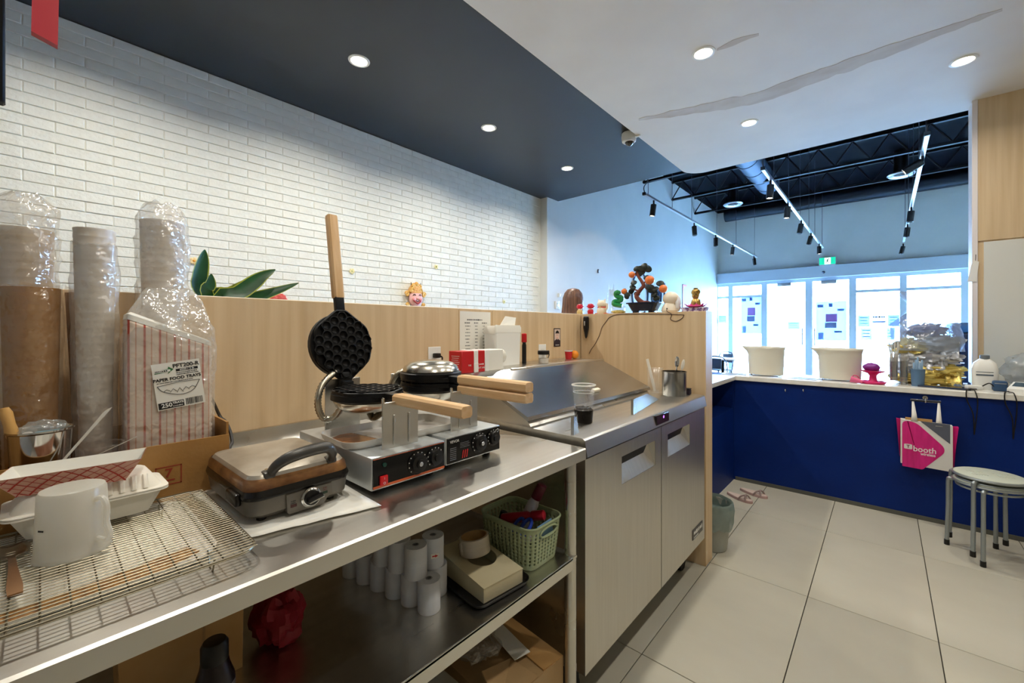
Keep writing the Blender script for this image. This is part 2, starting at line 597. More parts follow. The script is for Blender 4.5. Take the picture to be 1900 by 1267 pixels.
obj('housing', MB().rbox(-0.24, 0.24, -0.05, 0.12, -0.1, 0.1, 0.01), mat('device_blue', '#24405c', 0.5), spk)
obj('face', MB().rbox(-0.08, 0.08, -0.06, -0.045, -0.06, 0.06, 0.004), ALU, spk)

# ------------------------------------------------------------ storefront
def fx(u):
    return at(u, 610, y=YF).x


def fz(u, v):
    return at(u, v, y=YF).z


ZH = 2.52
obj('wall_front', MB().box(XB2 - 0.3, XR + 0.15, YF, YF + 0.2, ZH + 0.27, ZB + 0.2), WALLW, kind='structure')
obj('trim_1', MB().rbox(XB2 - 0.01, XR, YF - 0.12, YF + 0.2, ZH, ZH + 0.275, 0.008, 1), mat('header_paint', '#cfdcea', 0.5), kind='structure')
obj('trim_2', MB().box(XB2 - 0.01, fx(1329), YF - 0.12, YF + 0.1, 0, ZH), mat('header_paint', '#cfdcea', 0.5), kind='structure')


def frame_win(name, u0, u1, rails, door=False):
    x0, x1 = fx(u0), fx(u1)
    w = 0.055 if not door else 0.07
    mb = MB()
    mb.box(x0, x0 + w, YF - 0.04, YF + 0.05, 0, ZH)
    mb.box(x1 - w, x1, YF - 0.04, YF + 0.05, 0, ZH)
    mb.box(x0 + w, x1 - w, YF - 0.04, YF + 0.05, ZH - 0.07, ZH)
    mb.box(x0 + w, x1 - w, YF - 0.04, YF + 0.05, 0, 0.1 if not door else 0.22)
    for z in rails:
        mb.box(x0 + w, x1 - w, YF - 0.04, YF + 0.05, z - 0.03, z + 0.03)
    o = obj(name, mb, FRAMEW, kind='structure', smooth=False)
    zs = [0.1 if not door else 0.22] + list(rails) + [ZH - 0.07]
    for a, b in zip(zs[:-1], zs[1:]):
        obj('pane', MB().box(x0 + w, x1 - w, YF, YF + 0.008, a + 0.02 * (a in rails), b), GLASSC, o, smooth=False)
    return o, x0, x1


ZT = 2.17
frame_win('window_1', 1329, 1356, [ZT])
frame_win('window_2', 1356, 1418, [ZT])
d1, dx0, dx1 = frame_win('door_1', 1418, 1501, [], True)
d2, ex0, ex1 = frame_win('door_2', 1501, 1583, [], True)
frame_win('window_3', 1583, 1676, [ZT])
frame_win('window_4', 1676, 1790, [ZT])
frame_win('window_5', 1790, 1905, [ZT])
for o, x in ((d1, dx1 - 0.12), (d2, ex0 + 0.12)):
    mb = MB().tube(bez([(x, YF - 0.04, 0.95), (x, YF - 0.1, 0.97), (x, YF - 0.1, 1.1), (x, YF - 0.1, 1.33), (x, YF - 0.04, 1.35)], 24), 0.014, 8)
    obj('pull_handle', mb, CHROME, o)
for o, x in ((d1, (dx0 + dx1) / 2), (d2, (ex0 + ex1) / 2)):
    obj('door_closer', MB().rbox(x - 0.17, x + 0.12, YF - 0.11, YF - 0.035, ZH - 0.15, ZH - 0.075, 0.01), ALU, o)

# bright pavement outside
obj('pavement', MB().box(-40, 30, YF + 0.21, 70, -0.12, -0.02), mat('pale_concrete', '#d9dde0', 0.8), kind='structure')
obj('threshold', MB().box(XB2 - 0.3, XR + 0.15, YF - 0.02, YF + 0.22, -0.06, 0.0), mat('pale_concrete', '#d9dde0', 0.8), kind='structure')

# wooden pillar wall on the right end of the counter, with white lower board
YPIL = 4.6
xpl = at(1803, 500, y=YPIL).x
wpil = obj('wall_pillar', MB().box(xpl + 0.012, XR, YPIL + 0.004, YPIL + 0.16, 0, ZS), VENEER, kind='structure')
z_b = at(1820, 447, y=YPIL).z
obj('veneer_panel', MB().rbox(xpl + 0.03, XR, YPIL - 0.006, YPIL + 0.004, z_b, ZS, 0.001, 1), VENEER, wpil)
obj('white_board', MB().rbox(xpl + 0.06, XR, YPIL - 0.004, YPIL + 0.004, 0.93, z_b - 0.01, 0.001, 1), mat('board_white', '#dadbd4', 0.4), wpil)
obj('edge_trim', MB().rbox(xpl, xpl + 0.03, YPIL - 0.01, YPIL + 0.17, 0.93, ZS, 0.002, 1), mat('trim_white', '#e6e0e0', 0.45), wpil)

# ------------------------------------------------------------ recessed downlights
LENS = mat('lamp_lens', '#fff6e6', 0.4, emit='#fff3dc', estr=14.0)
POTCOL = (1.0, 0.93, 0.82)


def pot_light(x, y, z, label, group, watts):
    pr_ = project((x, y, z))
    off = '' if pr_ and 0 < pr_[0] < 1900 and 0 < pr_[1] < 1267 else '_offscreen'
    t = root('recessed_light' + off, label, 'ceiling light', (x, y, z), group=group)
    obj('trim_ring', MB().lathe([(0.048, -0.001), (0.052, -0.006), (0.066, -0.004), (0.068, 0.001)], 28, cap0=False, cap1=False), WHITE, t)
    obj('lens', MB().lathe([(0.001, -0.002), (0.05, -0.002), (0.05, 0.003), (0.001, 0.003)], 24), LENS, t)
    ld = bpy.data.lights.new('pot_lamp' + off, 'AREA')
    ld.shape = 'DISK'
    ld.size = 0.09
    ld.energy = watts
    ld.color = POTCOL
    ld.spread = R(150)
    lo = bpy.data.objects.new('pot_lamp' + off, ld)
    COL.objects.link(lo)
    lo.parent = t
    lo.location = (0, 0, -0.008)
    return t


for k, y in enumerate((0.17, 1.376, 2.58, 3.794)):
    pot_light(-2.54 - 0.01 * k, y, ZC, {2: 'second recessed charcoal ceiling downlight counted from the pilaster', 3: 'recessed charcoal ceiling downlight nearest the pilaster', 1: 'third recessed charcoal ceiling downlight counted from the pilaster'}.get(k, 'recessed charcoal ceiling downlight near the red strip'), 'downlights in the charcoal ceiling', POT_W2)
for x in (-0.83, 0.372):
    for y in (3.865, 2.70, 1.53, 0.36):
        pot_light(x, y, ZS, {(-0.83, 2.70): 'recessed soffit downlight with a filler streak beside it', (-0.83, 3.865): 'recessed soffit downlight past the filler seam toward the track lights', (0.372, 3.865): 'recessed soffit downlight nearest the wooden pillar'}.get((x, y), 'recessed soffit downlight over the kitchen aisle'), 'downlights in the white soffit', POT_W)

# ================================================================ WORK TABLE
ZT1, XTB, XTF, YT0, YT1 = 0.955, -1.572, -0.72, -0.72, 1.17
tb = root('prep_table', 'long stainless steel work table with raised back edge and undershelf', 'table', (-1.15, 0.2, 0))
def tl(mb):
    mb.T = Matrix.Translation((1.15, -0.2, 0)); return mb
mb = tl(MB())
prof = [(XTB, ZT1 - 0.036), (XTB, ZT1), (XTF - 0.004, ZT1), (XTF, ZT1 - 0.004), (XTF, ZT1 - 0.036), (XTF - 0.012, ZT1 - 0.036), (XTF - 0.012, ZT1 - 0.004), (XTB + 0.01, ZT1 - 0.004), (XTB + 0.01, ZT1 - 0.036)]
mb.loft([[(p[0], YT0, p[1]) for p in prof], [(p[0], YT1, p[1]) for p in prof]])
mb.box(XTB + 0.01, XTF - 0.012, YT1 - 0.01, YT1, ZT1 - 0.036, ZT1 - 0.004)
obj('tabletop', mb, STEELT, tb)
mb = tl(MB())
mb.loft([[(XTB, y, ZT1), (XTB, y, 1.006), (XTB + 0.014, y, 1.006), (XTB + 0.018, y, 0.975), (XTB + 0.03, y, ZT1)] for y in (YT0, YT1)])
obj('backsplash', mb, STEEL, tb)
mb = tl(MB())
mb.box(-1.50, -0.735, YT0 + 0.03, YT1 - 0.03, 0.610, 0.617)
mb.rbox(-0.747, -0.735, YT0 + 0.03, YT1 - 0.05, 0.577, 0.6172, 0.002, 1)
obj('undershelf', mb, STEELT, tb)
for x in (-0.757, -1.49):
    for y in (YT0 + 0.05, YT1 - 0.035):
        mb = tl(MB()).lathe([(0.0195, 0.09), (0.0195, ZT1 - 0.03)], 16, (x, y, 0))
        lg = obj('leg', mb, STEEL, tb)
        obj('foot', tl(MB()).lathe([(0.024, 0), (0.026, 0.01), (0.021, 0.09)], 16, (x, y, 0)), BLACKM, lg)

# ================================================================ PREP FRIDGE
YF0, YF1, XFD = 1.203, 2.436, -0.743
fr = root('prep_fridge', 'two-door stainless sandwich prep fridge with sloped pan lid', 'fridge', (-1.1, 1.82, 0))
def fl_(mb):
    mb.T = Matrix.Translation((1.1, -1.82, 0)); return mb
obj('body', fl_(MB()).box(-1.565, XFD - 0.045, YF0 + 0.004, YF1 - 0.004, 0.17, 0.912), STEEL, fr)
obj('gasket', fl_(MB()).box(XFD - 0.05, XFD - 0.03, YF0 + 0.012, YF1 - 0.012, 0.2, 0.9), BLACK, fr)


def fdoor(y0, y1, h0, h1):
    z0, z1 = 0.185, 0.905
    hz0, hz1 = 0.75, 0.856
    mb = fl_(MB())
    X = XFD
    f = [(X, y0, z0), (X, y1, z0), (X, y1, z1), (X, y0, z1), (X, h0, hz0), (X, h1, hz0), (X, h1, hz1), (X, h0, hz1)]
    bk = [(X - 0.034, y0, z0), (X - 0.034, y1, z0), (X - 0.034, y1, z1), (X - 0.034, y0, z1)]
    mb.add(f + bk, [(0, 1, 5, 4), (1, 2, 6, 5), (2, 3, 7, 6), (3, 0, 4, 7), (0, 8, 9, 1), (1, 9, 10, 2), (2, 10, 11, 3), (3, 11, 8, 0), (8, 11, 10, 9)])
    d = obj('door', mb, DOORST, fr, smooth=False)
    # recessed scoop handle: dark pocket above, bright sloping plate below
    c = 0.5 * (h0 + h1)
    w = (h1 - h0) / 2
    dz = hz1 - hz0
    B = [(X - 0.033, c - w * 0.72, hz0 + dz * 0.62), (X - 0.033, c + w * 0.62, hz0 + dz * 0.62), (X - 0.033, c + w * 0.9, hz1 - 0.004), (X - 0.033, c - w * 0.9, hz1 - 0.004)]
    Fp = [(X - 0.001, h0, hz0), (X - 0.001, h1, hz0), (X - 0.001, h1, hz1), (X - 0.001, h0, hz1)]
    obj('handle_pocket', fl_(MB()).add(Fp + B, [(1, 2, 6, 5), (2, 3, 7, 6), (3, 0, 4, 7), (4, 5, 6, 7)]), DOORST, d, smooth=False)
    obj('handle_plate', fl_(MB()).add(Fp + B, [(0, 1, 5, 4)]), DOORST, d, smooth=False)
    return d


fdoor(YF0, 1.836, 1.462, 1.772)
d2_ = fdoor(1.842, YF1, 1.912, 2.205)
lp = at(1294.5, 983, x=XFD)
bd = obj('brand_plate', fl_(MB()).rbox(XFD - 0.001, XFD + 0.003, lp.y - 0.085, lp.y + 0.075, lp.z - 0.027, lp.z + 0.027, 0.002, 1), mat('plate_grey', '#5a5856', 0.4, 0.6), d2_)
print_strokes('plate_print', 0.13, 0.022, WHITE, bd, Matrix.Translation((XFD + 0.004 + 1.1, lp.y - 0.005 - 1.82, lp.z + 0.007)) @ FX, seed=2)
print_strokes('plate_print', 0.08, 0.008, WHITE, bd, Matrix.Translation((XFD + 0.004 + 1.1, lp.y - 0.03 - 1.82, lp.z - 0.016)) @ FX, seed=3)
# worktop
mb = fl_(MB())
pf = [(-1.565, 0.93), (-1.565, 0.975), (-0.752, 0.975), (-0.742, 0.968), (-0.732, 0.915), (-0.745, 0.915), (-0.755, 0.93)]
mb.loft([[(p[0], y, p[1]) for p in pf] for y in (YF0 - 0.004, YF1 + 0.004)])
obj('worktop', mb, STEELT, fr)
cp = at(1229, 778, x=-0.737)
ctl = obj('controller', fl_(MB()).rbox(-0.752, -0.731, cp.y - 0.075, cp.y + 0.065, 0.922, 0.966, 0.003, 1), mat('controller_black', '#150d18', 0.25), fr)
obj('digits', fl_(MB()).box(-0.732, -0.7303, cp.y - 0.004, cp.y + 0.004, 0.946, 0.956), mat('led_violet', '#b060ff', 0.4, emit='#b060ff', estr=3), ctl)
# raised pan hood and sloped lid
hood = obj('hood', fl_(MB()).loft([[(p[0], y, p[1]) for p in [(-1.562, 0.975), (-1.562, 1.135), (-1.30, 1.135), (-1.005, 1.0), (-0.985, 0.975)]] for y in (YF0 + 0.01, 2.27)]), STEEL, fr, smooth=False)
obj('lid', fl_(MB()).loft([[(p[0], y, p[1]) for p in [(-1.31, 1.146), (-1.30, 1.153), (-0.99, 1.012), (-0.984, 0.998), (-0.994, 0.998), (-1.0, 1.002)]] for y in (YF0 - 0.002, 2.285)]), mat('lid_steel', '#c2c2c2', 0.2, 1.0, col2='#aeb0b2', nscale=(3, 2, 3), rvar=0.05), hood, smooth=False)
obj('top_ledge', fl_(MB()).rbox(-1.568, -1.295, YF0 - 0.004, 2.30, 1.136, 1.15, 0.004, 2), STEEL, hood)
obj('hinge_bar', fl_(MB()).tube([(-1.297, YF0 + 0.25, 1.147), (-1.297, 2.3, 1.147)], 0.009, 8), STEEL, hood)
for x in (-1.45, -0.85):
    for y in (YF0 + 0.07, YF1 - 0.07):
        mb = fl_(MB()).lathe([(0.04, -0.016), (0.045, -0.01), (0.045, 0.01), (0.04, 0.016)], 18, (x, y, 0.045), 'x')
        mb.box(x - 0.025, x + 0.025, y - 0.02, y + 0.02, 0.07, 0.17)
        obj('caster', mb, BLACKM, fr)
# bent steel wedges on the worktop
for n, (y, ln, lab) in enumerate(((1.212, 0.045, 'bent steel wedge bracket beside the cup of black pearls'), (1.667, 0.46, 'bent steel wedge bracket between the pearl cup and the steel canister'))):
    t = root('wedge_bracket', lab, 'bracket', (-0.84, y, 0.9755))
    obj('flange', MB().add([(0.045, 0, 0.001), (0.037, -0.004, 0.001), (0.037, -0.004, 0.066), (0.045, 0, 0.066)], [(0, 1, 2, 3)]), STEEL, t, smooth=False, solid=0.003)
    obj('plate', MB().add([(0.045, 0, 0.001), (0.045 - ln * 0.17, ln, 0.001), (0.045 - ln * 0.085, ln * 0.48, 0.06), (0.045, 0, 0.066)], [(0, 1, 2, 3)]), STEEL, t, smooth=False, solid=0.003)

# ================================================================ BUBBLE WAFFLE MAKERS
BASEM = mat('enamel_grey', '#c3c8c9', 0.35, 0.6)
IRON = mat('cast_iron', '#17181a', 0.42, 0.5, bump=0.03, bscale=150)
IRONE = mat('iron_edge', '#0f1011', 0.35, 0.5)
DOME = mat('dome_steel', '#cfcabd', 0.2, 1.0, rvar=0.08, nscale=(10, 10, 10))
CONDUIT = mat('conduit', '#b4ad9c', 0.3, 1.0)
ORANGE = mat('orange_strip', '#d0602c', 0.5)


def octo(r, k=1.0):
    """rounded six-sided pan outline, pointed towards hinge and handle"""
    out = []
    C = [(1.2, 0.16), (0.55, 0.95), (-0.55, 0.95), (-1.2, 0.16), (-1.2, -0.16), (-0.55, -0.95), (0.55, -0.95), (1.2, -0.16)]
    for i in range(8):
        A, B, D = V(*C[i - 1]), V(*C[i]), V(*C[(i + 1) % 8])
        q = 0.24 if abs(C[i][0]) < 1 else 0.12
        p0, p1 = B + (A - B).normalized() * q, B + (D - B).normalized() * q
        for n_ in range(5):
            t_ = n_ / 4
            e = p0 * (1 - t_) ** 2 + B * 2 * t_ * (1 - t_) + p1 * t_ ** 2
            out.append((e.x * r * k, e.y * r * k))
    return out


def pan(parent, face_up, name):
    """cooking plate with cups; local: hinge at x=0, pan centre x=+0.115, face looks +z or -z"""
    s = 1 if face_up else -1
    cx, r = 0.118, 0.09
    mb = MB()
    ol = octo(r)
    mb.loft([[(cx + x * 0.9, y * 0.9, s * -0.0075) for x, y in ol], [(cx + x * 0.95, y * 0.95, s * -0.0075) for x, y in ol], [(cx + x * 0.96, y * 0.96, s * 0.001) for x, y in ol], [(cx + x, y, s * -0.001) for x, y in ol], [(cx + x, y, s * -0.012) for x, y in ol],
             [(cx + x * 0.9, y * 0.9, s * -0.014) for x, y in ol]], cap0=True)
    mb.lathe([(0.08, s * -0.008), (0.096, s * -0.009), (0.097, s * -0.024), (0.088, s * -0.028)], 40, (cx, 0, 0))
    p = obj('pan', mb, IRON, parent, ang=30)
    cups = MB()
    pit = 0.0285
    for a in range(-3, 4):
        for b in range(-3, 4):
            x, y = (a + 0.5 * b) * pit, b * pit * 0.866
            if abs(y) < 0.0755 and abs(x) * 0.63 + abs(y) * 0.52 < 0.0635:
                rings = []
                hexr = []
                for q in range(18):
                    an = 2 * PI * q / 18 + PI / 6
                    hx = pit / 2 / max(abs(math.cos(an - PI / 3 * k6)) for k6 in range(6))
                    hexr.append((cx + x + hx * math.cos(an), y + hx * math.sin(an), s * 0.0032))
                rings.append(hexr)
                for rr, zz in ((0.0124, 0.0034), (0.0119, 0.0022), (0.0108, -0.0016), (0.0085, -0.0045), (0.005, -0.0062), (0.001, -0.0066)):
                    rings.append([(cx + x + rr * math.cos(2 * PI * q / 18 + PI / 6), y + rr * math.sin(2 * PI * q / 18 + PI / 6), zz * s) for q in range(18)])
                m2 = MB().loft(rings, cap0=False)
                cups.v, cups.f, cups.m = (lambda o: (cups.v + m2.v, cups.f + [[o + i for i in f] for f in m2.f], cups.m + m2.m))(len(cups.v))
    obj('cup_moulds', cups, IRON, p, ang=60)
    # steel cover on the outside
    pr = [(0.088, s * -0.026), (0.09, s * -0.03), (0.084, s * -0.044), (0.066, s * -0.056), (0.034, s * -0.062), (0.002, s * -0.063)]
    obj('cover', MB().lathe(pr, 36, (cx, 0, 0), cap0=False), DOME, p)
    # stem + wooden handle
    obj('stem', MB().rbox(cx + 0.1, cx + 0.165, -0.014, 0.014, min(0, s * -0.02), max(0, s * -0.02), 0.004), IRON, p)
    obj('hinge_lug', MB().rbox(-0.012, 0.036, -0.018, 0.018, min(0, s * -0.022), max(0, s * -0.022), 0.004), IRON, p)
    w = [(0, -0.0135), (0.0115, -0.0135), (0.0165, -0.008), (0.0165, 0.008), (0.0115, 0.0135), (-0.0115, 0.0135), (-0.0165, 0.008), (-0.0165, -0.008), (-0.0115, -0.0135)]
    zz = s * -0.012
    rings = []
    for x, k in ((cx + 0.145, 0.9), (cx + 0.15, 1.0), (cx + 0.40, 1.0), (cx + 0.41, 0.94)):
        rings.append([(x, y * k, zz + z * k) for y, z in w])
    hd = obj('handle', MB().loft(rings), HANDLEW, p)
    return p


def waffle_maker(x_front, yc, label, angle, style, name='bubble_waffle_maker'):
    t = root(name, label, 'waffle maker', (x_front, yc, ZT1))
    w, dpt = 0.1065, 0.40
    b = obj('base', MB().rbox(-dpt, 0, -w, w, 0.012, 0.088, 0.003), BASEM, t)
    for fx_ in (-0.03, -dpt + 0.03):
        for fy in (-w + 0.03, w - 0.03):
            obj('rubber_foot', MB().lathe([(0.012, 0), (0.012, 0.014)], 12, (fx_, fy, 0)), BLACK, t)
    pnl = obj('control_panel', MB().rbox(-0.002, 0.003, -w + 0.003, w - 0.003, 0.016, 0.085, 0.001, 1), mat('panel_black', '#0b0d10', 0.18), b)
    X = 0.003
    def knob(y, z, r, big):
        k = obj('dial', MB().lathe([(r * 1.22, 0), (r * 1.22, 0.002), (r, 0.0025), (r * 0.92, 0.012), (r * 0.5, 0.013), (r * 0.46, 0.017), (0.001, 0.017)], 28, (X, y, z), 'x'), BLACK, pnl)
        if big:
            obj('dial_cap', MB().lathe([(r * 0.24, 0.017), (r * 0.2, 0.0182), (0.001, 0.0182)], 16, (X, y, z), 'x'), ALU, k)
        for q in range(11):
            a = R(-40 + q * 26)
            m = MB()
            rr = r * 1.12
            m.box(X + 0.0022, X + 0.0026, y + rr * math.cos(a) - 0.0013, y + rr * math.cos(a) + 0.0013, z + rr * math.sin(a) - 0.0013, z + rr * math.sin(a) + 0.0013)
            obj('tick', m, WHITE, k)
        return k
    if style == 1:
        knob(0.018, 0.05, 0.0235, True)
        knob(0.072, 0.053, 0.021, False)
        sw = obj('rocker_switch', MB().rbox(X, X + 0.006, -0.088, -0.068, 0.022, 0.044, 0.002), mat('switch_red', '#d81c22', 0.3), pnl)
        writing('switch_mark', 'O', 0.008, WHITE, sw, Matrix.Translation((X + 0.0065, -0.078, 0.027)) @ FX)
        writing('switch_mark', 'I', 0.007, WHITE, sw, Matrix.Translation((X + 0.0065, -0.078, 0.038)) @ FX)
        obj('pilot_lamp', MB().lathe([(0.005, 0), (0.005, 0.003), (0.001, 0.004)], 12, (X, -0.075, 0.068), 'x'), mat('green_lamp', '#1d4a40', 0.2), pnl)
        obj('lower_strip', MB().box(X, X + 0.0006, -w + 0.003, w - 0.003, 0.017, 0.0225), ORANGE, pnl)
        obj('upper_strip', MB().box(X, X + 0.0006, -w + 0.003, w - 0.003, 0.0838, 0.0848), ORANGE, pnl)
    else:
        knob(0.016, 0.052, 0.0245, True)
        knob(0.074, 0.056, 0.0205, False)
        writing('brand_text', 'VEVOR', 0.0105, WHITE, pnl, Matrix.Translation((X + 0.0005, -0.078, 0.074)) @ FX)
        for q in range(3):
            obj('red_stroke', MB().add([(X + 0.0008, -0.052 + q * 0.008, 0.022), (X + 0.0008, -0.048 + q * 0.008, 0.022), (X + 0.0008, -0.044 + q * 0.008, 0.044), (X + 0.0008, -0.048 + q * 0.008, 0.044)], [(0, 1, 2, 3)]), RED, pnl)
        for q in range(7):
            obj('warning_line', MB().box(X, X + 0.0004, -0.094, -0.072, 0.024 + q * 0.0052, 0.0262 + q * 0.0052), mat('grey_ink', '#6c7078', 0.5), pnl)
        for q in range(4):
            obj('caption_line', MB().box(X, X + 0.0004, -0.058, -0.022 - 0.004 * (q % 2), 0.052 + q * 0.0042, 0.0532 + q * 0.0042), mat('grey_ink', '#6c7078', 0.5), pnl)
        obj('power_mark', MB().tube([(X + 0.0004, 0.094 + 0.004 * math.cos(a), 0.075 + 0.004 * math.sin(a)) for a in [2 * PI * q / 16 for q in range(16)]], 0.0006, 5, closed=True), WHITE, pnl)
    # supports
    fs = obj('front_support', MB().rbox(-0.046, -0.042, -0.053, 0.053, 0.087, 0.203, 0.0015, 1), STEEL, t)
    for y in (-0.02, 0.024):
        obj('pressed_rib', MB().rbox(-0.042, -0.0395, y - 0.003, y + 0.003, 0.095, 0.17, 0.001, 1), STEEL, fs)
    obj('support_bolt', MB().lathe([(0.004, 0), (0.004, 0.012), (0.001, 0.014)], 10, (-0.044, -0.05, 0.202)), CHROME, fs)
    rs = obj('rear_support', MB().rbox(-0.352, -0.347, -0.055, 0.055, 0.087, 0.235, 0.0015, 1), STEEL, t)
    # hinge block and the two irons
    hz = 0.218
    obj('hinge_block', MB().rbox(-0.348, -0.312, -0.016, 0.016, hz - 0.03, hz + 0.012, 0.003), IRON, t)
    lo = bpy.data.objects.new('lower_iron', None); COL.objects.link(lo); lo.parent = t
    # parts stay at level two: bake pose into a mesh level under the thing
    bpy.data.objects.remove(lo)
    pl = pan(t, True, 'lower')
    pl.name = 'lower_iron'
    pl.location = (-0.322, 0, hz)
    pu = pan(t, False, 'upper')
    pu.name = 'upper_iron'
    pu.location = (-0.322, 0, hz + 0.004)
    pu.rotation_euler = (0, -angle, 0)
    return t


wm1 = waffle_maker(-0.876, 0.609, 'open bubble waffle maker with a raised honeycomb iron and red switch', R(100), 1)
wm2 = waffle_maker(-0.890, 0.838, 'closed bubble waffle maker with two stacked wooden handles', R(0), 2)


def hose(parent, pts, name='flex_hose'):
    P = bez(pts, 60)
    o = parent.location
    P = [p - o for p in P]
    rs = [0.0088 + (0.0013 if k % 2 else -0.0008) for k in range(len(P))]
    h = obj(name, MB().tube(P, rs, 10), CONDUIT, parent, ang=80)
    return h


hose(wm1, [at(640, 745, x=-1.12), at(622, 772, x=-1.15), at(603, 778, x=-1.17), at(592, 762, x=-1.18), at(590, 740, x=-1.18), at(597, 716, x=-1.19), at(612, 698, x=-1.2), at(622, 690, x=-1.215)])
hose(wm2, [at(722, 730, x=-1.24), at(726, 712, x=-1.24), at(737, 695, x=-1.23), at(752, 687, x=-1.22), at(768, 692, x=-1.2), at(778, 696, x=-1.18)])
# earth clip dangling below the open iron
hose(wm1, [at(686, 765, x=-1.06), at(692, 775, x=-1.05), at(702, 770, x=-1.04), at(716, 762, x=-1.03)], 'flex_hose')

# drip tray over the two bases
TRAYW = mat('tray_enamel', '#e4e1da', 0.3, coat=0.3)
dt = root('drip_tray', 'white enamel drip tray with burnt brown end across the two waffle makers', 'tray', (-1.045, 0.665, 1.0435), rz=R(-2))


def rrect(w, h, r, n=6):
    out = []
    for cx, cy, a0 in ((w - r, h - r, 0), (-w + r, h - r, 90), (-w + r, -h + r, 180), (w - r, -h + r, 270)):
        for k in range(n + 1):
            a = R(a0 + 90 * k / n)
            out.append((cx + r * math.cos(a), cy + r * math.sin(a)))
    return out


def tray_mesh(w, h, r, z, lip, t=0.002):
    mb = MB()
    rings = []
    for k, zz in ((1.0 - lip * 0.6, 0.0), (1.0 - lip * 0.25, z * 0.35), (1.0, z), (1.0 - 0.012, z), (1.0 - lip * 0.25 - 0.014, z * 0.4), (1.0 - lip * 0.6, t)):
        rings.append([(x * k, y * (1 - (1 - k) * w / h), zz) for x, y in rrect(w, h, r)])
    return mb.loft(rings)


obj('pan', tray_mesh(0.095, 0.175, 0.04, 0.02, 0.16), TRAYW, dt)
mbt = MB()
bp = [(x, y) for x, y in rrect(0.083, 0.158, 0.035) if True]
cut = [(x, y) for x, y in bp if y < -0.085 or x > 0.062]
obj('burnt_patch', MB().prism([(-0.075, -0.085), (0.045, -0.085 + 0.02), (0.058, 0.02), (0.075, 0.02), (0.08, -0.11), (0.06, -0.145), (0.0, -0.154), (-0.06, -0.145), (-0.08, -0.115)], 0.0022, 0.0034, 'z'),
    mat('burnt_brown', '#7a4a26', 0.3, col2='#b0743e', nscale=(60, 14, 5), coat=0.4), dt, label='burnt brown syrup stain')
obj('liner_reflection', MB().prism([(-0.07, -0.08), (0.04, -0.062), (0.055, 0.14), (-0.07, 0.14)], 0.0022, 0.003, 'z'), mat('liner_reflection_grey', '#b9b7b4', 0.35, col2='#d8d6d2', nscale=(18, 18, 5)), dt)  # tray lining, with its grey-white reflections painted into the mottled colour

# ================================================================ FLAT WAFFLE IRON ON PAPER
pp = root('parchment_sheet', 'white parchment sheet under the grey waffle iron', 'paper', (-1.0, 0.36, ZT1 + 0.0005))
mb = MB()
nx, ny = 14, 10
c0 = [V(-1.215, 0.235), V(-0.868, 0.252), V(-0.812, 0.49), V(-1.21, 0.51)]
grid = []
for i in range(nx + 1):
    for j in range(ny + 1):
        a, b = i / nx, j / ny
        p = (c0[0] * (1 - a) + c0[1] * a) * (1 - b) + (c0[3] * (1 - a) + c0[2] * a) * b
        z = 0.0012 + 0.0035 * max(0, (a - 0.86) / 0.14) * (0.5 + 0.5 * noise.noise(V(b * 4, 3, 1))) + 0.0015 * abs(noise.noise(V(a * 5, b * 5, 0)))
        grid.append((p.x + 1.0 + 0.004 * noise.noise(V(b * 6, a, 4)), p.y - 0.36, z))
mb.add(grid, [(i * (ny + 1) + j, (i + 1) * (ny + 1) + j, (i + 1) * (ny + 1) + j + 1, i * (ny + 1) + j + 1) for i in range(nx) for j in range(ny)])
obj('sheet', mb, PAPERW, pp, solid=0.0006)

wi = root('waffle_iron', 'grey countertop waffle iron with browned steel lid and arched handle', 'waffle maker', (-0.908, 0.366, ZT1 + 0.003), rz=R(1))
def rr(w, d, r, z, sx=0.0):      # ring: x from -d..0, y -w..w
    return [(x - d / 2 + sx, y, z) for x, y in rrect(d / 2, w, r)]
obj('lower_shell', MB().loft([rr(0.090, 0.25, 0.03, 0.008, -0.012), rr(0.102, 0.275, 0.03, 0.018), rr(0.106, 0.285, 0.03, 0.05, 0.002)]), GREY, wi)
obj('seam_band', MB().loft([rr(0.107, 0.287, 0.03, 0.048, 0.003), rr(0.109, 0.29, 0.03, 0.056, 0.005), rr(0.106, 0.286, 0.03, 0.066, 0.002)]), mat('gloss_black', '#0a0807', 0.25), wi)
lid = obj('lid', MB().loft([rr(0.105, 0.284, 0.03, 0.064, 0.001), rr(0.103, 0.28, 0.03, 0.08, -0.002), rr(0.094, 0.262, 0.028, 0.093, -0.01), rr(0.07, 0.21, 0.02, 0.0985, -0.035)]),
          mat('browned_steel', '#bdb5a6', 0.34, 0.5, col2='#a89d8b', nscale=(14, 14, 14), bump=0.06, bscale=60), wi)
mb = MB().loft([rr(0.1056, 0.2852, 0.03, 0.065, 0.0016), rr(0.1036, 0.2812, 0.03, 0.0805, -0.0014), rr(0.0995, 0.272, 0.028, 0.0868, -0.006)], cap0=False, cap1=False)
obj('grease_band', mb, mat('baked_grease', '#5e3714', 0.4, 0.4, col2='#94693a', nscale=(22, 22, 40), coat=0.3), lid, label='baked brown grease around the lid')
for y in (-0.062, 0.064):
    f = obj('handle_foot', MB().rbox(-0.03, -0.003, y - 0.011, y + 0.011, 0.084, 0.098, 0.005), mat('handle_grey', '#4a4844', 0.35, 0.3), lid)
    obj('screw', MB().lathe([(0.0055, 0), (0.0055, 0.003), (0.001, 0.0035)], 12, (-0.02, y, 0.0975)), CHROME, f)
hp = bez([(-0.012, -0.060, 0.092), (0.002, -0.052, 0.110), (0.012, -0.036, 0.122), (0.016, -0.01, 0.128), (0.016, 0.02, 0.130), (0.012, 0.046, 0.126), (0.002, 0.06, 0.110), (-0.012, 0.063, 0.092)], 40)
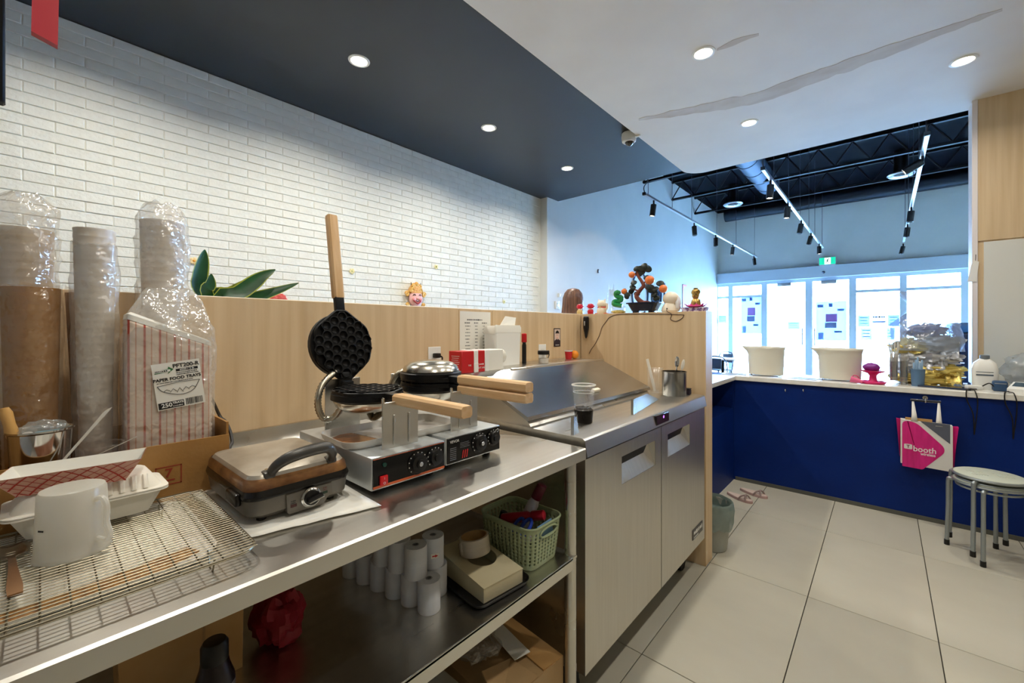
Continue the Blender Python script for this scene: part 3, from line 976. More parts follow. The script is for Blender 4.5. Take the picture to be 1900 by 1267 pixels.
obj('handle', MB().tube(hp, [0.009 + 0.0035 * math.sin(PI * k / (len(hp) - 1)) for k in range(len(hp))], 12), mat('handle_grey', '#4a4844', 0.35, 0.3), lid)
fp = obj('front_panel', MB().prism([(-0.034, 0.010), (-0.030, 0.006), (0.040, 0.006), (0.048, 0.018), (0.058, 0.024), (0.058, 0.046), (-0.036, 0.046)], -0.02, 0.0058, 'x'), GREY, wi)
kn = obj('dial', MB().lathe([(0.0205, 0.0), (0.0205, 0.004), (0.0175, 0.006), (0.017, 0.0065)], 32, (0.0055, 0.012, 0.029), 'x'), CHROME, fp)
obj('dial_face', MB().lathe([(0.0155, 0.006), (0.015, 0.010), (0.001, 0.0105)], 28, (0.0055, 0.012, 0.029), 'x'), BLACK, kn)
mb = MB(); mb.T = Matrix.Translation((0.014, 0.014, 0.029)) @ Matrix.Rotation(R(12), 4, 'X')
mb.rbox(0, 0.011, -0.014, 0.018, -0.0045, 0.0045, 0.003)
obj('dial_grip', mb, BLACK, kn)
mb = MB(); mb.T = Matrix.Translation((0.0215, 0.014, 0.0265)) @ Matrix.Rotation(R(12), 4, 'X')
mb.box(0, 0.004, -0.012, 0.018, -0.0025, 0.0)
obj('dial_line', mb, CHROME, kn)
obj('power_window', MB().box(0.0055, 0.0064, -0.028, -0.016, 0.018, 0.024), mat('window_red', '#3d1614', 0.2), fp)
obj('ready_window', MB().box(0.0055, 0.0064, 0.037, 0.048, 0.027, 0.032), mat('window_green', '#123222', 0.2), fp)
print_strokes('panel_print', 0.011, 0.0024, INK, fp, Matrix.Translation((0.0062, -0.022, 0.0285)) @ FX, rows=2, seed=4)
print_strokes('panel_print', 0.009, 0.0024, mat('text_red', '#5c2b22', 0.5), fp, Matrix.Translation((0.0062, 0.0425, 0.0375)) @ FX, rows=2, seed=5)
for x in (-0.03, -0.25):
    for y in (-0.07, 0.07):
        obj('foot', MB().lathe([(0.009, 0), (0.009, 0.012)], 12, (x, y, -0.0)), BLACK, wi)
for y in (-0.112,):
    obj('side_clip', MB().rbox(-0.09, -0.03, y - 0.004, y + 0.008, 0.036, 0.06, 0.004), mat('gloss_black', '#0a0807', 0.25), wi)

# ================================================================ COOLING RACK, TRAY, JUG, BOXES
ZK = ZT1 + 0.024                         # top of rack wires
RX0, RX1, RY0, RY1 = -1.155, -0.775, -0.24, 0.242
tr = root('baking_tray', 'shallow white tray with brown grease along its edge under the wire rack', 'tray', (-1.0, -0.03, ZT1))
obj('pan', tray_mesh(0.168, 0.236, 0.05, 0.012, 0.1), TRAYW, tr)
obj('parchment', MB().prism([(-0.145, -0.21), (0.105, -0.21), (0.118, 0.0), (0.1, 0.19), (-0.14, 0.2)], 0.0022, 0.0032, 'z'), mat('greasy_paper', '#dcd9cc', 0.6, col2='#b8b5a8', nscale=(9, 30, 5)), tr)
obj('grease_strip', MB().prism([(0.1, -0.215), (0.145, -0.21), (0.15, 0.0), (0.148, 0.16), (0.12, 0.212), (0.09, 0.20), (0.112, 0.1), (0.118, 0.0)], 0.0024, 0.0045, 'z'),
    mat('brown_grease', '#7b4c1f', 0.35, col2='#a8783f', nscale=(30, 90, 5), coat=0.3), tr, label='brown grease strip')

rk = root('cooling_rack', 'wire cooling rack with a rounded corner on the steel table', 'rack', (0, 0, ZT1))
zr = ZK - ZT1
rp = [((RX0 + RX1) / 2 + x, (RY0 + RY1) / 2 + y, zr - 0.0015) for x, y in rrect((RX1 - RX0) / 2, (RY1 - RY0) / 2, 0.03)]
obj('rim', MB().tube(rp, 0.0022, 8, closed=True), WIRE, rk)
lw = mesh_of('wire', MB().tube([(0, RY0, 0), (0, RY1, 0)], 0.00085, 5), WIRE)
n = 37
for i in range(1, n):
    x = RX0 + (RX1 - RX0) * i / n
    obj('wire', lw, None, rk, loc=(x, 0, zr))
cw = mesh_of('cross_wire', MB().tube([(RX0, 0, 0), (RX1, 0, 0)], 0.0012, 5), WIRE)
y = RY0 + 0.02
while y < RY1 - 0.01:
    obj('cross_wire', cw, None, rk, loc=(0, y, zr - 0.0018))
    y += 0.0275
for (x, y) in ((RX0 + 0.06, RY1 - 0.08), (RX1 - 0.03, RY1 - 0.06), (RX1 - 0.2, 0.02), (RX0 + 0.05, RY0 + 0.06), (RX1 - 0.05, RY0 + 0.06)):
    fz_ = 0.0012 if x > -0.83 else 0.0042          # on the table, or on the paper in the tray
    obj('foot', MB().tube(bez([(x - 0.02, y, zr), (x - 0.008, y, fz_), (x + 0.008, y, fz_), (x + 0.02, y, zr)], 12), 0.0014, 6), WIRE, rk)

# spoon
sp = root('metal_spoon', 'worn steel spoon lying on the wire rack', 'spoon', tuple(at(20, 1028, z=ZK + 0.001)), rz=R(3))
SPM = mat('worn_steel', '#8f8272', 0.28, 1.0)
pr = []
mb = MB()
rings = []
for k in range(11):
    a = k / 10
    x = -0.032 + 0.064 * a
    w = 0.0215 * math.sqrt(max(0.01, 1 - ((a - 0.45) / 0.57) ** 2))
    zz = 0.006
    ring = []
    for q in range(9):
        s_ = -1 + 2 * q / 8
        ring.append((x, w * s_, zz - 0.0075 * (1 - s_ * s_) * (1 - ((a - 0.45) / 0.6) ** 2)))
    rings.append(ring)
mb.loft(rings, False, False, closed=False)
obj('bowl', mb, SPM, sp, solid=0.0012)
mb = MB()
mb.loft([[(x, -w, z), (x, w, z), (x, w, z + 0.0025), (x, -w, z + 0.0025)] for x, w, z in ((0.03, 0.004, 0.004), (0.05, 0.004, 0.008), (0.09, 0.0045, 0.008), (0.15, 0.0078, 0.003), (0.168, 0.007, 0.001))])
obj('handle', mb, mat('copper_steel', '#8a6a4c', 0.3, 1.0), sp)

# upside-down frosted jug
jp = at(133, 1030, z=ZK)
jg = root('plastic_jug', 'frosted plastic jug turned upside down on the wire rack', 'jug', (jp.x - 0.015, jp.y + 0.002, ZK + 0.0008), rz=R(38))
mb = MB()
rings = []
for r, z in ((0.0455, 0.0), (0.0432, 0.006), (0.0425, 0.02), (0.0395, 0.098), (0.0375, 0.103), (0.035, 0.104)):
    ring = []
    for j in range(36):
        a = 2 * PI * j / 36
        k = 1 + (0.22 * max(0, math.cos(a - PI)) ** 14 * max(0, 1 - z / 0.03))
        ring.append((r * k * math.cos(a), r * k * math.sin(a), z))
    rings.append(ring)
mb.loft(rings, cap0=False)
obj('body', mb, FROST, jg, solid=0.0016)
obj('handle', MB().tube(bez([(0.039, 0, 0.084), (0.050, 0, 0.088), (0.058, 0, 0.076), (0.058, 0, 0.05), (0.064, 0, 0.03), (0.058, 0, 0.02), (0.042, 0, 0.022)], 28), 0.0042, 8), FROST, jg)
mb = MB(); mb.T = Matrix.Rotation(R(-92), 4, 'Z')
mb.box(0.0413, 0.0424, -0.006, 0.003, 0.05, 0.0525)
obj('dark_mark', mb, INK, jg)

# foam clamshell
fb = root('foam_box', 'white foam takeout box with ribbed lid behind the jug', 'takeout box', (-1.132, 0.064, ZK), rz=R(1))
def fring(w, d, r, z, ox=0):
    return [(x + ox, y, z) for x, y in rrect(d, w, r)]
obj('bottom', MB().loft([fring(0.082, 0.042, 0.016, 0.001), fring(0.1, 0.056, 0.018, 0.04), fring(0.109, 0.063, 0.02, 0.042), fring(0.109, 0.063, 0.02, 0.045)]), FOAM, fb)
lidf = obj('lid', MB().loft([fring(0.109, 0.063, 0.02, 0.046), fring(0.109, 0.063, 0.02, 0.048), fring(0.099, 0.056, 0.02, 0.05), fring(0.083, 0.043, 0.018, 0.074), fring(0.078, 0.038, 0.016, 0.077)]), FOAM, fb)
for q in range(5):
    y = 0.0 + q * 0.017
    obj('rib', MB().loft([[(0.056 - 0.0, y, 0.052), (0.056, y + 0.009, 0.052), (0.0445, y + 0.009, 0.076), (0.0445, y, 0.076)], [(0.059, y + 0.002, 0.052), (0.059, y + 0.007, 0.052), (0.0465, y + 0.007, 0.075), (0.0465, y + 0.002, 0.075)]]), FOAM, lidf)

# red-check paper boat
ft = root('paper_food_tray', 'red checked paper food tray lying on the foam box', 'food tray', (-1.105, 0.046, ZK + 0.0775), rz=R(-12))
CHK = mat('check_base', '#e6b8a2', 0.7, col2='#dca58c', nscale=(30, 30, 30))
a0, b0, a1, b1, hz = 0.068, 0.03, 0.092, 0.047, 0.036     # half length/depth bottom, top
bot = [(b0, -a0, 0.001), (b0, a0, 0.001), (-b0, a0, 0.001), (-b0, -a0, 0.001)]
top = [(b1, -a1, hz), (b1, a1, hz + 0.004), (-b1, a1, hz + 0.004), (-b1, -a1, hz)]
obj('outside', MB().add(bot + top, [(0, 1, 5, 4), (1, 2, 6, 5), (2, 3, 7, 6), (3, 0, 4, 7), (3, 2, 1, 0)]), CHK, ft, smooth=False)
k = 0.985
bi = [(x * k, y * k, z + 0.0008) for x, y, z in bot]
ti = [(x * k, y * k, z + 0.0003) for x, y, z in top]
obj('inside', MB().add(bi + ti, [(0, 1, 5, 4), (1, 2, 6, 5), (2, 3, 7, 6), (3, 0, 4, 7), (0, 1, 2, 3)]), PAPERW, ft, smooth=False)
lines = MB()
def facept(s_, t_):     # on front outer face: s along, t up
    p0 = V(*bot[0]).lerp(V(*bot[1]), s_); p1 = V(*top[0]).lerp(V(*top[1]), s_)
    return p0.lerp(p1, t_) + V(0.0008, 0, -0.0004)
for q in range(-3, 11):
    for dirn in (1, -1):
        s0 = q / 9; s1 = s0 + dirn * 0.33
        ss = [s0 + (s1 - s0) * i / 8 for i in range(9)]
        pts = [(s_, i / 8) for i, s_ in enumerate(ss) if 0 <= s_ <= 1]
        if len(pts) < 2: continue
        w = 0.0016 if q % 2 else 0.0009
        for (sa, ta), (sb, tb_) in zip(pts[:-1], pts[1:]):
            A, B = facept(sa, ta), facept(sb, tb_)
            lines.add([A - V(0, w, 0), A + V(0, w, 0), B + V(0, w, 0), B - V(0, w, 0)], [(0, 1, 2, 3)])
obj('check_lines', lines, REDP, ft, smooth=False)

# ================================================================ OPEN CARTON WITH CUPS AND TRAYS
CX0, CX1, CY0, CY1, CZ1 = -1.535, -1.2, -0.16, 0.308, 1.082
ct = root('supply_carton', 'open brown carton with a red boxed 7 holding cups and trays', 'box', (-1.36, 0.06, ZT1))
def cl(mb):
    mb.T = Matrix.Translation((1.36, -0.06, -ZT1)); return mb
t = 0.005
obj('bottom', cl(MB()).box(CX0, CX1, CY0, CY1, ZT1 + 0.0005, ZT1 + t), CARD, ct)
fw = obj('front_wall', cl(MB()).box(CX1 - t, CX1, CY0, CY1, ZT1 + t, CZ1), CARD, ct)
obj('back_wall', cl(MB()).box(CX0, CX0 + t, CY0, CY1, ZT1 + t, CZ1), CARD, ct)
obj('side_wall', cl(MB()).box(CX0 + t, CX1 - t, CY1 - t, CY1, ZT1 + t, CZ1 + 0.03), CARD, ct)
obj('side_wall', cl(MB()).box(CX0 + t, CX1 - t, CY0, CY0 + t, ZT1 + t, CZ1 + 0.05), CARD, ct)
RB = mat('stamp_red', '#8c2f16', 0.7)
yy, zz = at(313, 882, x=CX1).y, at(313, 882, x=CX1).z
mb = cl(MB())
w, h, e = 0.0235, 0.021, 0.0022
for (ya, yb, za, zb) in ((-w, w, h - e, h), (-w, w, -h, -h + e), (-w, -w + e, -h, h), (w - e, w, -h, h)):
    mb.box(CX1, CX1 + 0.0004, yy + ya, yy + yb, zz + za, zz + zb)
obj('stamp_frame', mb, RB, fw)
writing('stamp_digit', '7', 0.027, RB, fw, Matrix.Translation((CX1 + 0.0005 + 1.36, yy - 0.06, zz + 0.005 - ZT1)) @ FX, bold=0.0006)
obj('stamp_bar', cl(MB()).box(CX1, CX1 + 0.0004, yy - 0.011, yy + 0.011, zz - 0.0125, zz - 0.009), RB, fw)

# paper food tray bundle -------------------------------------------------
BT = root('food_tray_bundle', 'plastic wrapped bundle of red striped paper food trays with white label', 'food trays', (-1.337, 0.2115, ZT1 + 0.006), rz=R(-3))
bw, bd_, bh = 0.08, 0.08, 0.368
m = bpy.data.materials.new('tray_stack'); m.use_nodes = True; MATS['tray_stack'] = m
nt = m.node_tree; b = nt.nodes['Principled BSDF']; b.inputs['Roughness'].default_value = 0.7
tc = nt.nodes.new('ShaderNodeTexCoord')
sx = nt.nodes.new('ShaderNodeSeparateXYZ')
nt.links.new(tc.outputs['Object'], sx.inputs[0])
mul = nt.nodes.new('ShaderNodeMath'); mul.operation = 'MULTIPLY'; mul.inputs[1].default_value = 1 / 0.027
fr_ = nt.nodes.new('ShaderNodeMath'); fr_.operation = 'FRACT'
nt.links.new(sx.outputs['Y'], mul.inputs[0]); nt.links.new(mul.outputs[0], fr_.inputs[0])
cr = nt.nodes.new('ShaderNodeValToRGB')
cr.color_ramp.interpolation = 'LINEAR'
els = cr.color_ramp.elements
els[0].position = 0.0; els[0].color = rgb('#ead9c6')
els[1].position = 1.0; els[1].color = rgb('#ead9c6')
for p_, c_ in ((0.10, '#e7d2bd'), (0.14, '#bd4a35'), (0.24, '#bd4a35'), (0.28, '#ead9c6'), (0.58, '#e8d4c0'), (0.61, '#cf9071'), (0.66, '#cf9071'), (0.69, '#e8d8c6')):
    e_ = els.new(p_); e_.color = rgb(c_)
nt.links.new(fr_.outputs[0], cr.inputs[0]); nt.links.new(cr.outputs[0], b.inputs['Base Color'])
mb = MB()
rings = []
NL = 64
for i in range(NL + 1):
    z = bh * i / NL
    k = 1.0 if i % 2 else 0.982
    j1, j2 = random.uniform(-0.0008, 0.0008), random.uniform(-0.0008, 0.0008)
    z2 = z
    rings.append([(x * k + j1, y * k + j2, z2 * (1 - 0.09 * (y / bw) * (i / NL))) for x, y in rrect(bd_, bw, 0.012, 3)])
mb.loft(rings)
obj('tray_stack', mb, m, BT, ang=80)
mb = MB()
rings = []
for k, dz in ((0.99, 0.0), (0.97, 0.012), (0.90, 0.016), (0.84, 0.004)):
    rings.append([(x * k, y * k, bh * (1 - 0.09 * (y / bw)) + dz) for x, y in rrect(bd_, bw, 0.012, 3)])
obj('top_tray', mb.loft(rings, cap0=False), PAPERW, BT)
rings = []
for i in range(34):
    a = i / 33
    z = 0.002 + (bh + 0.11) * a
    ring = []
    prof_ = 1.0 if a < 0.76 else 1.0 - ((a - 0.76) / 0.24) ** 1.5 * 0.55
    for q, (x, y) in enumerate(rrect(bd_ + 0.005, bw + 0.005, 0.014, 6)):
        nn = noise.noise(V(x * 30, y * 30, z * 22))
        rr_ = prof_ * (1 + (0.015 if a < 0.7 else 0.16) * nn)
        if a > 0.55 and a < 0.8 and y > 0.05: rr_ *= 1.04
        ring.append((x * rr_, y * rr_, z + 0.006 * nn))
    rings.append(ring)
obj('plastic_wrap', MB().loft(rings, cap0=False, cap1=True), BAG, BT, ang=60)
# label
pc = at(342, 714, x=-1.256)
lb_M = Matrix.Translation((bd_ + 0.0085, 0.0, 0.0))
LBL = obj('label', MB().box(bd_ + 0.0072, bd_ + 0.0082, -0.045, 0.045, -0.054, 0.054), PAPERW, BT, label='white printed label')
LBL.location = (0, 0.012, 0.248)
LBL.rotation_euler = (R(7), 0, 0)
LX = bd_ + 0.0086
def lt(s, size, y, z, al='CENTER', m=INK, sx=1.0, bold=0.0003):
    writing('label_text', s, size, m, LBL, Matrix.Translation((LX, y, z)) @ FX, al, sx, bold)
lt('PFT200-R', 0.0125, 0.018, 0.044)
obj('label_bar', MB().box(LX - 0.0004, LX, -0.002, 0.040, 0.031, 0.0368), INK, LBL)
lt('#200 / 3 lb', 0.0062, 0.019, 0.034, m=WHITE, bold=0.0001)
print_strokes('label_print', 0.042, 0.0024, INK, LBL, Matrix.Translation((LX, 0.019, 0.0255)) @ FX, rows=2, seed=6)
GRN = mat('logo_green', '#2f6b3c', 0.6)
obj('logo_arrow', MB().prism([(-0.041, 0.031), (-0.015, 0.0335), (-0.018, 0.0275), (-0.006, 0.0375), (-0.015, 0.045), (-0.016, 0.040), (-0.041, 0.037)], LX - 0.0004, LX, 'x'), GRN, LBL)
obj('logo_band', MB().box(LX, LX + 0.0002, -0.042, -0.012, 0.0335, 0.0385), WHITE, LBL)
print_strokes('logo_print', 0.026, 0.003, INK, LBL, Matrix.Translation((LX + 0.0003, -0.027, 0.036)) @ FX, seed=7)
lt('PAPER FOOD TRAYS', 0.0098, -0.001, 0.0155)
print_strokes('label_print', 0.078, 0.0022, INK, LBL, Matrix.Translation((LX, -0.001, 0.0085)) @ FX, seed=8)
obj('sketch_boat', MB().tube(bez([(LX, -0.04, 0.002), (LX, -0.03, -0.012), (LX, 0.0, -0.024), (LX, 0.025, -0.018), (LX, 0.04, 0.004)], 20), 0.0006, 4), INK, LBL)
for q in range(5):
    y = -0.024 + q * 0.012
    obj('sketch_check', MB().tube([(LX, y - 0.006, -0.018 + 0.003 * abs(q - 2)), (LX, y, -0.008), (LX, y + 0.006, -0.018 + 0.003 * abs(q - 2))], 0.0005, 4), INK, LBL)
obj('sketch_rim', MB().tube([(LX, -0.04, 0.002), (LX, 0.0, 0.006), (LX, 0.04, 0.004)], 0.0005, 4), INK, LBL)
obj('count_bar', MB().box(LX - 0.0004, LX, -0.043, 0.004, -0.052, -0.037), INK, LBL)
lt('250', 0.0135, -0.028, -0.0445, m=WHITE)
lt('TRAYS', 0.0068, -0.007, -0.0415, m=WHITE)
print_strokes('label_print', 0.02, 0.0028, WHITE, LBL, Matrix.Translation((LX + 0.0002, -0.007, -0.0485)) @ FX, seed=9)
y = 0.008
rnd = random.Random(5)
while y < 0.04:
    w = rnd.choice((0.0006, 0.001, 0.0016))
    obj('bar_line', MB().box(LX - 0.0004, LX, y, y + w, -0.051, -0.036), INK, LBL)
    y += w + rnd.choice((0.0007, 0.0012))

# ----------------------------------------------------------- cup sleeves
def sleeve(name, label, cat, x, y, z0, r0, r1, h, m, tilt=(0, 0), nl=22, rid=0.02, group=None, capm=None):
    t = root(name, label, cat, (x, y, z0), group=group, rot=(tilt[0], tilt[1], 0))
    prof = []
    for i in range(nl):
        a = i / (nl - 1)
        r = r0 + (r1 - r0) * a
        prof.append((r * (1 - rid), h * a))
        prof.append((r, h * a + 0.002))
        prof.append((r, h * (a + 0.35 / nl)))
    obj('cups', MB().lathe(prof, 30), m, t, ang=60)
    return t


def sack(parent, x, y, z0, z1, r0, r1, amp, seed, m, topk=0.4):
    rings = []
    for i in range(26):
        a = i / 25
        r = r0 + (r1 - r0) * a
        if a > 0.85: r *= 1 - (a - 0.85) / 0.15 * (1 - topk)
        ring = []
        for j in range(30):
            th = 2 * PI * j / 30
            d = V(math.cos(th), math.sin(th), 0)
            nn = noise.noise(d * 2.2 + V(seed, 0, a * 7)) + 0.6 * noise.noise(d * 6 + V(0, seed, a * 16))
            rr_ = r * (1 + amp * nn)
            ring.append((x + d.x * rr_, y + d.y * rr_, z0 + (z1 - z0) * a + 0.012 * nn * a))
        rings.append(ring)
    return obj('plastic_bag', MB().loft(rings, cap0=False), m, parent, ang=70)


CUPW = mat('cup_white', '#e6ded2', 0.45, col2='#dcd2c4', nscale=(4, 4, 50), sss=0.1)
CUPT = mat('cup_tan', '#ddccb4', 0.45, col2='#d2bfa5', nscale=(4, 4, 40))
zi = ZT1 + 0.006
s1 = sleeve('kraft_cup_sleeve', 'wide brown kraft paper cup stack inside the carton', 'cups', -1.378, -0.012, zi, 0.036, 0.044, 0.462, KRAFT, nl=30, rid=0.004, group='bagged cup stacks')
sack(s1, 0, 0, 0.1, 0.47, 0.044, 0.050, 0.05, 2.0, BAGK, 0.9)
s2 = sleeve('kraft_cup_sleeve', 'narrow leaning brown kraft paper cup stack beside the white cups', 'cups', -1.452, 0.088, zi, 0.030, 0.037, 0.46, KRAFT, (R(1.5), 0), nl=28, rid=0.004, group='bagged cup stacks')
sack(s2, 0, 0, 0.1, 0.48, 0.037, 0.043, 0.04, 4.0, BAGK, 0.8)
s3 = sleeve('plastic_cup_sleeve', 'cream plastic cup stack rising out of the kraft stack in a torn bag', 'cups', -1.474, -0.022, zi, 0.034, 0.046, 0.60, CUPT, nl=34, group='bagged cup stacks')
sack(s3, 0.0, 0.0, 0.47, 0.69, 0.052, 0.056, 0.12, 6.5, BAG, 0.35)
s4 = sleeve('plastic_cup_sleeve', 'slim white cup stack between kraft stack and striped trays', 'cups', -1.36, 0.086, zi, 0.026, 0.036, 0.60, CUPW, (R(0.2), 0), nl=36, group='bagged cup stacks')
sack(s4, 0, 0, 0.05, 0.57, 0.036, 0.043, 0.09, 8.0, BAG, 0.9)
s5 = sleeve('plastic_cup_sleeve', 'white cup stack standing behind the striped food trays', 'cups', -1.488, 0.225, zi, 0.036, 0.049, 0.665, CUPW, nl=38, group='bagged cup stacks')
sack(s5, 0.0, 0, 0.40, 0.72, 0.056, 0.058, 0.14, 11.0, BAG, 0.6)

# steel cup in the carton
cpn = at(70, 797, x=-1.262)
sc = root('steel_cup', 'steel cup with a dark red label in the carton', 'cup', (-1.272, cpn.y + 0.004, zi))
hh = cpn.z - zi
obj('shell', MB().lathe([(0.036, 0), (0.037, 0.01), (0.0445, hh - 0.006), (0.048, hh - 0.003), (0.048, hh), (0.046, hh), (0.043, hh - 0.008), (0.035, 0.012), (0.001, 0.012)], 36), CHROME, sc)
obj('red_label', MB().lathe([(0.0383, 0.02), (0.0423, hh * 0.62)], 36, cap0=False, cap1=False), mat('label_red', '#7a2215', 0.5, col2='#3a1a14', nscale=(20, 20, 20)), sc)
wh = root('wooden_handle_brush', 'pale wooden tool handle sticking out of the steel cup', 'brush', (-1.27, cpn.y - 0.004, zi + 0.02))
p0, p1 = V(0, 0.0, 0), at(8, 757, x=-1.27) - V(-1.27, cpn.y - 0.004, zi + 0.02)
obj('handle', MB().tube([p0.lerp(p1, a) for a in (0, 0.55, 0.7, 0.78, 0.84, 0.95, 1.0)], [0.004, 0.0065, 0.0085, 0.0098, 0.0085, 0.0092, 0.006], 14), mat('tan_wood', '#cf9f5a', 0.5), wh)
bi_ = root('blue_sachet', 'blue and white item wrapped in clear film in the steel cup', 'packet', (-1.268, cpn.y + 0.006, cpn.z - 0.012))
obj('blue_pad', MB().rbox(-0.014, 0.016, -0.012, 0.03, -0.008, 0.006, 0.006), mat('pale_blue', '#8cc6d8', 0.6), bi_)
obj('white_end', MB().rbox(-0.014, 0.016, -0.028, -0.011, -0.008, 0.008, 0.006), PAPERW, bi_)
obj('film', MB().blob((0.0, 0.002, 0.010), (0.026, 0.034, 0.018), 0.3, 2.6, 3), BAG, bi_)

# clear tub with two plastic cutlery handles
tub_p = at(200, 838, x=-1.225)
tubz = zi
tub = root('clear_tub', 'clear plastic tub leaning in the carton below the kraft stack', 'tub', (-1.248, tub_p.y - 0.0105, tubz))
ht = tub_p.z + 0.012 - tubz
obj('shell', MB().lathe([(0.029, 0), (0.031, 0.004), (0.037, ht), (0.0395, ht), (0.0395, ht + 0.003), (0.036, ht + 0.002)], 32, cap1=False), CLEAR, tub)
for (ua, va, ub, vb, lab) in ((122, 850, 203, 759, 'long clear plastic spoon handle leaning on the kraft stack'), (188, 842, 250, 814, 'short white plastic spoon handle lying over the clear tub')):
    A, B = at(ua, va, x=-1.222), at(ub, vb, x=-1.262 if ub < 230 else -1.23)
    s_ = root('plastic_spoon', lab, 'spoon', A)
    D = B - A
    obj('handle', MB().loft([[tuple(D * a + V(0.003, -w, 0)), tuple(D * a + V(0.003, w, w)), tuple(D * a + V(-0.001, w, w)), tuple(D * a + V(-0.001, -w, 0))] for a, w in ((-0.25, 0.003), (0, 0.0036), (0.5, 0.0044), (0.93, 0.006), (1.0, 0.004))]), MILKY, s_)

# black lead from the wall to the waffle iron
cb = [at(408, 772, x=-1.38), at(418, 782, x=-1.36), at(427, 800, x=-1.33), at(431, 820, x=-1.3), at(430, 838, x=-1.27), (-1.262, 0.405, 0.965), (-1.23, 0.40, 0.975)]
c0 = root('power_cord', 'black power cord dropping behind the grey waffle iron', 'cord', (-1.3, 0.35, ZT1))
obj('lead', MB().tube([p - V(-1.3, 0.35, ZT1) for p in bez([(-1.573, 0.335, 1.13), (-1.50, 0.338, 1.135)] + cb, 50)], 0.0042, 8), BLACK, c0)

# ================================================================ UNDERSHELF
ZU = 0.6175
ROLL = mat('thermal_paper', '#d5d8dd', 0.6, col2='#cdd1d7', nscale=(2, 2, 40))
ROLLD = mat('roll_end', '#d5d8dd', 0.7, col2='#cbced4', nscale=(120, 120, 2))
t = root('receipt_roll', '', 'paper roll', (0, 0, 0))
obj('paper', MB().lathe([(0.0285, 0.0), (0.029, 0.001), (0.029, 0.079), (0.0285, 0.08)], 28, cap0=True, cap1=False), ROLL, t)
obj('end_face', MB().lathe([(0.0285, 0.08), (0.009, 0.0798)], 28, cap0=False, cap1=False), ROLLD, t)
obj('core', MB().lathe([(0.009, 0.0798), (0.0065, 0.081), (0.0065, 0.002), (0.001, 0.002)], 20, cap0=False, cap1=False), mat('roll_core', '#8a8d92', 0.5), t)
spots = []
for k in range(6):
    spots.append((-0.879 - 0.0592 * k, 0.667 - 0.0105 * k, 0, 'white receipt roll on the undershelf in the row beside the dark gap'))
for k in range(4):
    spots.append((-0.921 - 0.0592 * k, 0.7235 - 0.0105 * k, 0, 'white receipt roll on the undershelf in the row nearer the cream box'))
for k in range(3):
    spots.append((-0.914 - 0.0595 * k, 0.651 - 0.0105 * k, 1, 'white receipt roll stacked on top of the other rolls'))
spots.append((-0.9225, 0.7135, 1, 'receipt roll with a small red arrow sticker on top of the stack'))
first = True
for (x, y, lv, lab) in spots:
    o = t if first else copy_tree(t)
    first = False
    o.location = (x, y, ZU + 0.0805 * lv)
    o['label'] = lab
    o['group'] = 'receipt rolls on the undershelf'
    last = o
st = obj('sticker', MB().box(-0.001, 0.0, -0.011, 0.011, 0.03, 0.042), PAPERW, last)
st.location = (0.0265, -0.0135, 0.0); st.rotation_euler = (0, 0, R(-27))
obj('arrow', MB().prism([(-0.008, 0.0345), (0.0, 0.0345), (0.0, 0.032), (0.008, 0.036), (0.0, 0.040), (0.0, 0.0375), (-0.008, 0.0375)], 0.0, 0.0004, 'x'), RED, st)

bt = root('black_tray', 'black plastic tray under the cream box on the undershelf', 'tray', (-0.893, 0.846, ZU), rz=R(-6))
obj('pan', tray_mesh(0.138, 0.1, 0.03, 0.016, 0.12), mat('tray_black', '#121315', 0.35), bt)
CREAM = mat('cream_card', '#d6cba8', 0.7, col2='#cfc39e', nscale=(8, 8, 8))
cbx = root('cream_carton', 'flat cream cardboard box with a round cut-out on the black tray', 'box', (-0.888, 0.853, ZU + 0.003), rz=R(-6))
mb = MB().box(-0.112, 0.112, -0.07, 0.07, 0.0, 0.002)
for (xa, xb, ya, yb) in ((-0.112, -0.11, -0.07, 0.07), (0.11, 0.112, -0.07, 0.07), (-0.11, 0.11, 0.068, 0.07), (-0.11, 0.11, -0.07, -0.068)):
    mb.box(xa, xb, ya, yb, 0.002, 0.037)
obj('body', mb, CREAM, cbx, smooth=False)
def lidz(x): return 0.0475 - 0.0175 * x / 0.2265
NL_ = 40
inner, outer = [], []
for q in range(NL_):
    a = 2 * PI * q / NL_
    ca, sa = math.cos(a), math.sin(a)
    x, y = -0.005 + 0.05 * ca, 0.012 + 0.044 * sa
    inner.append((x, y, lidz(x)))
    k = min((0.1135 + 0.005 * (1 if ca > 0 else -1)) / max(1e-6, abs(ca)), (0.071 - 0.012 * (1 if sa > 0 else -1)) / max(1e-6, abs(sa)))
    x, y = -0.005 + k * ca, 0.012 + k * sa
    outer.append((x, y, lidz(x)))
for cx_, cy_ in ((0.1135, 0.071), (0.1135, -0.071), (-0.1235, 0.071), (-0.1235, -0.071)):     # true corners
    q = min(range(NL_), key=lambda i: (outer[i][0] - cx_) ** 2 + (outer[i][1] - cy_) ** 2)
    outer[q] = (cx_ if cx_ > 0 else -0.1235, cy_, lidz(cx_))
obj('lid_flap', MB().loft([outer, inner], False, False), CREAM, cbx, smooth=False, solid=0.002)
obj('side_wall', MB().add([(-0.113, -0.0695, 0.0545), (0.112, -0.0695, 0.037), (0.112, -0.0695, 0.0), (-0.113, -0.0695, 0.0)], [(0, 1, 2, 3)]), CREAM, cbx, smooth=False, solid=0.002)
obj('back_flap', MB().add([(-0.1125, -0.069, 0.0), (-0.1125, 0.069, 0.0), (-0.1135, 0.069, 0.0545), (-0.1135, -0.069, 0.0545)], [(0, 1, 2, 3)]), CREAM, cbx, smooth=False, solid=0.002)
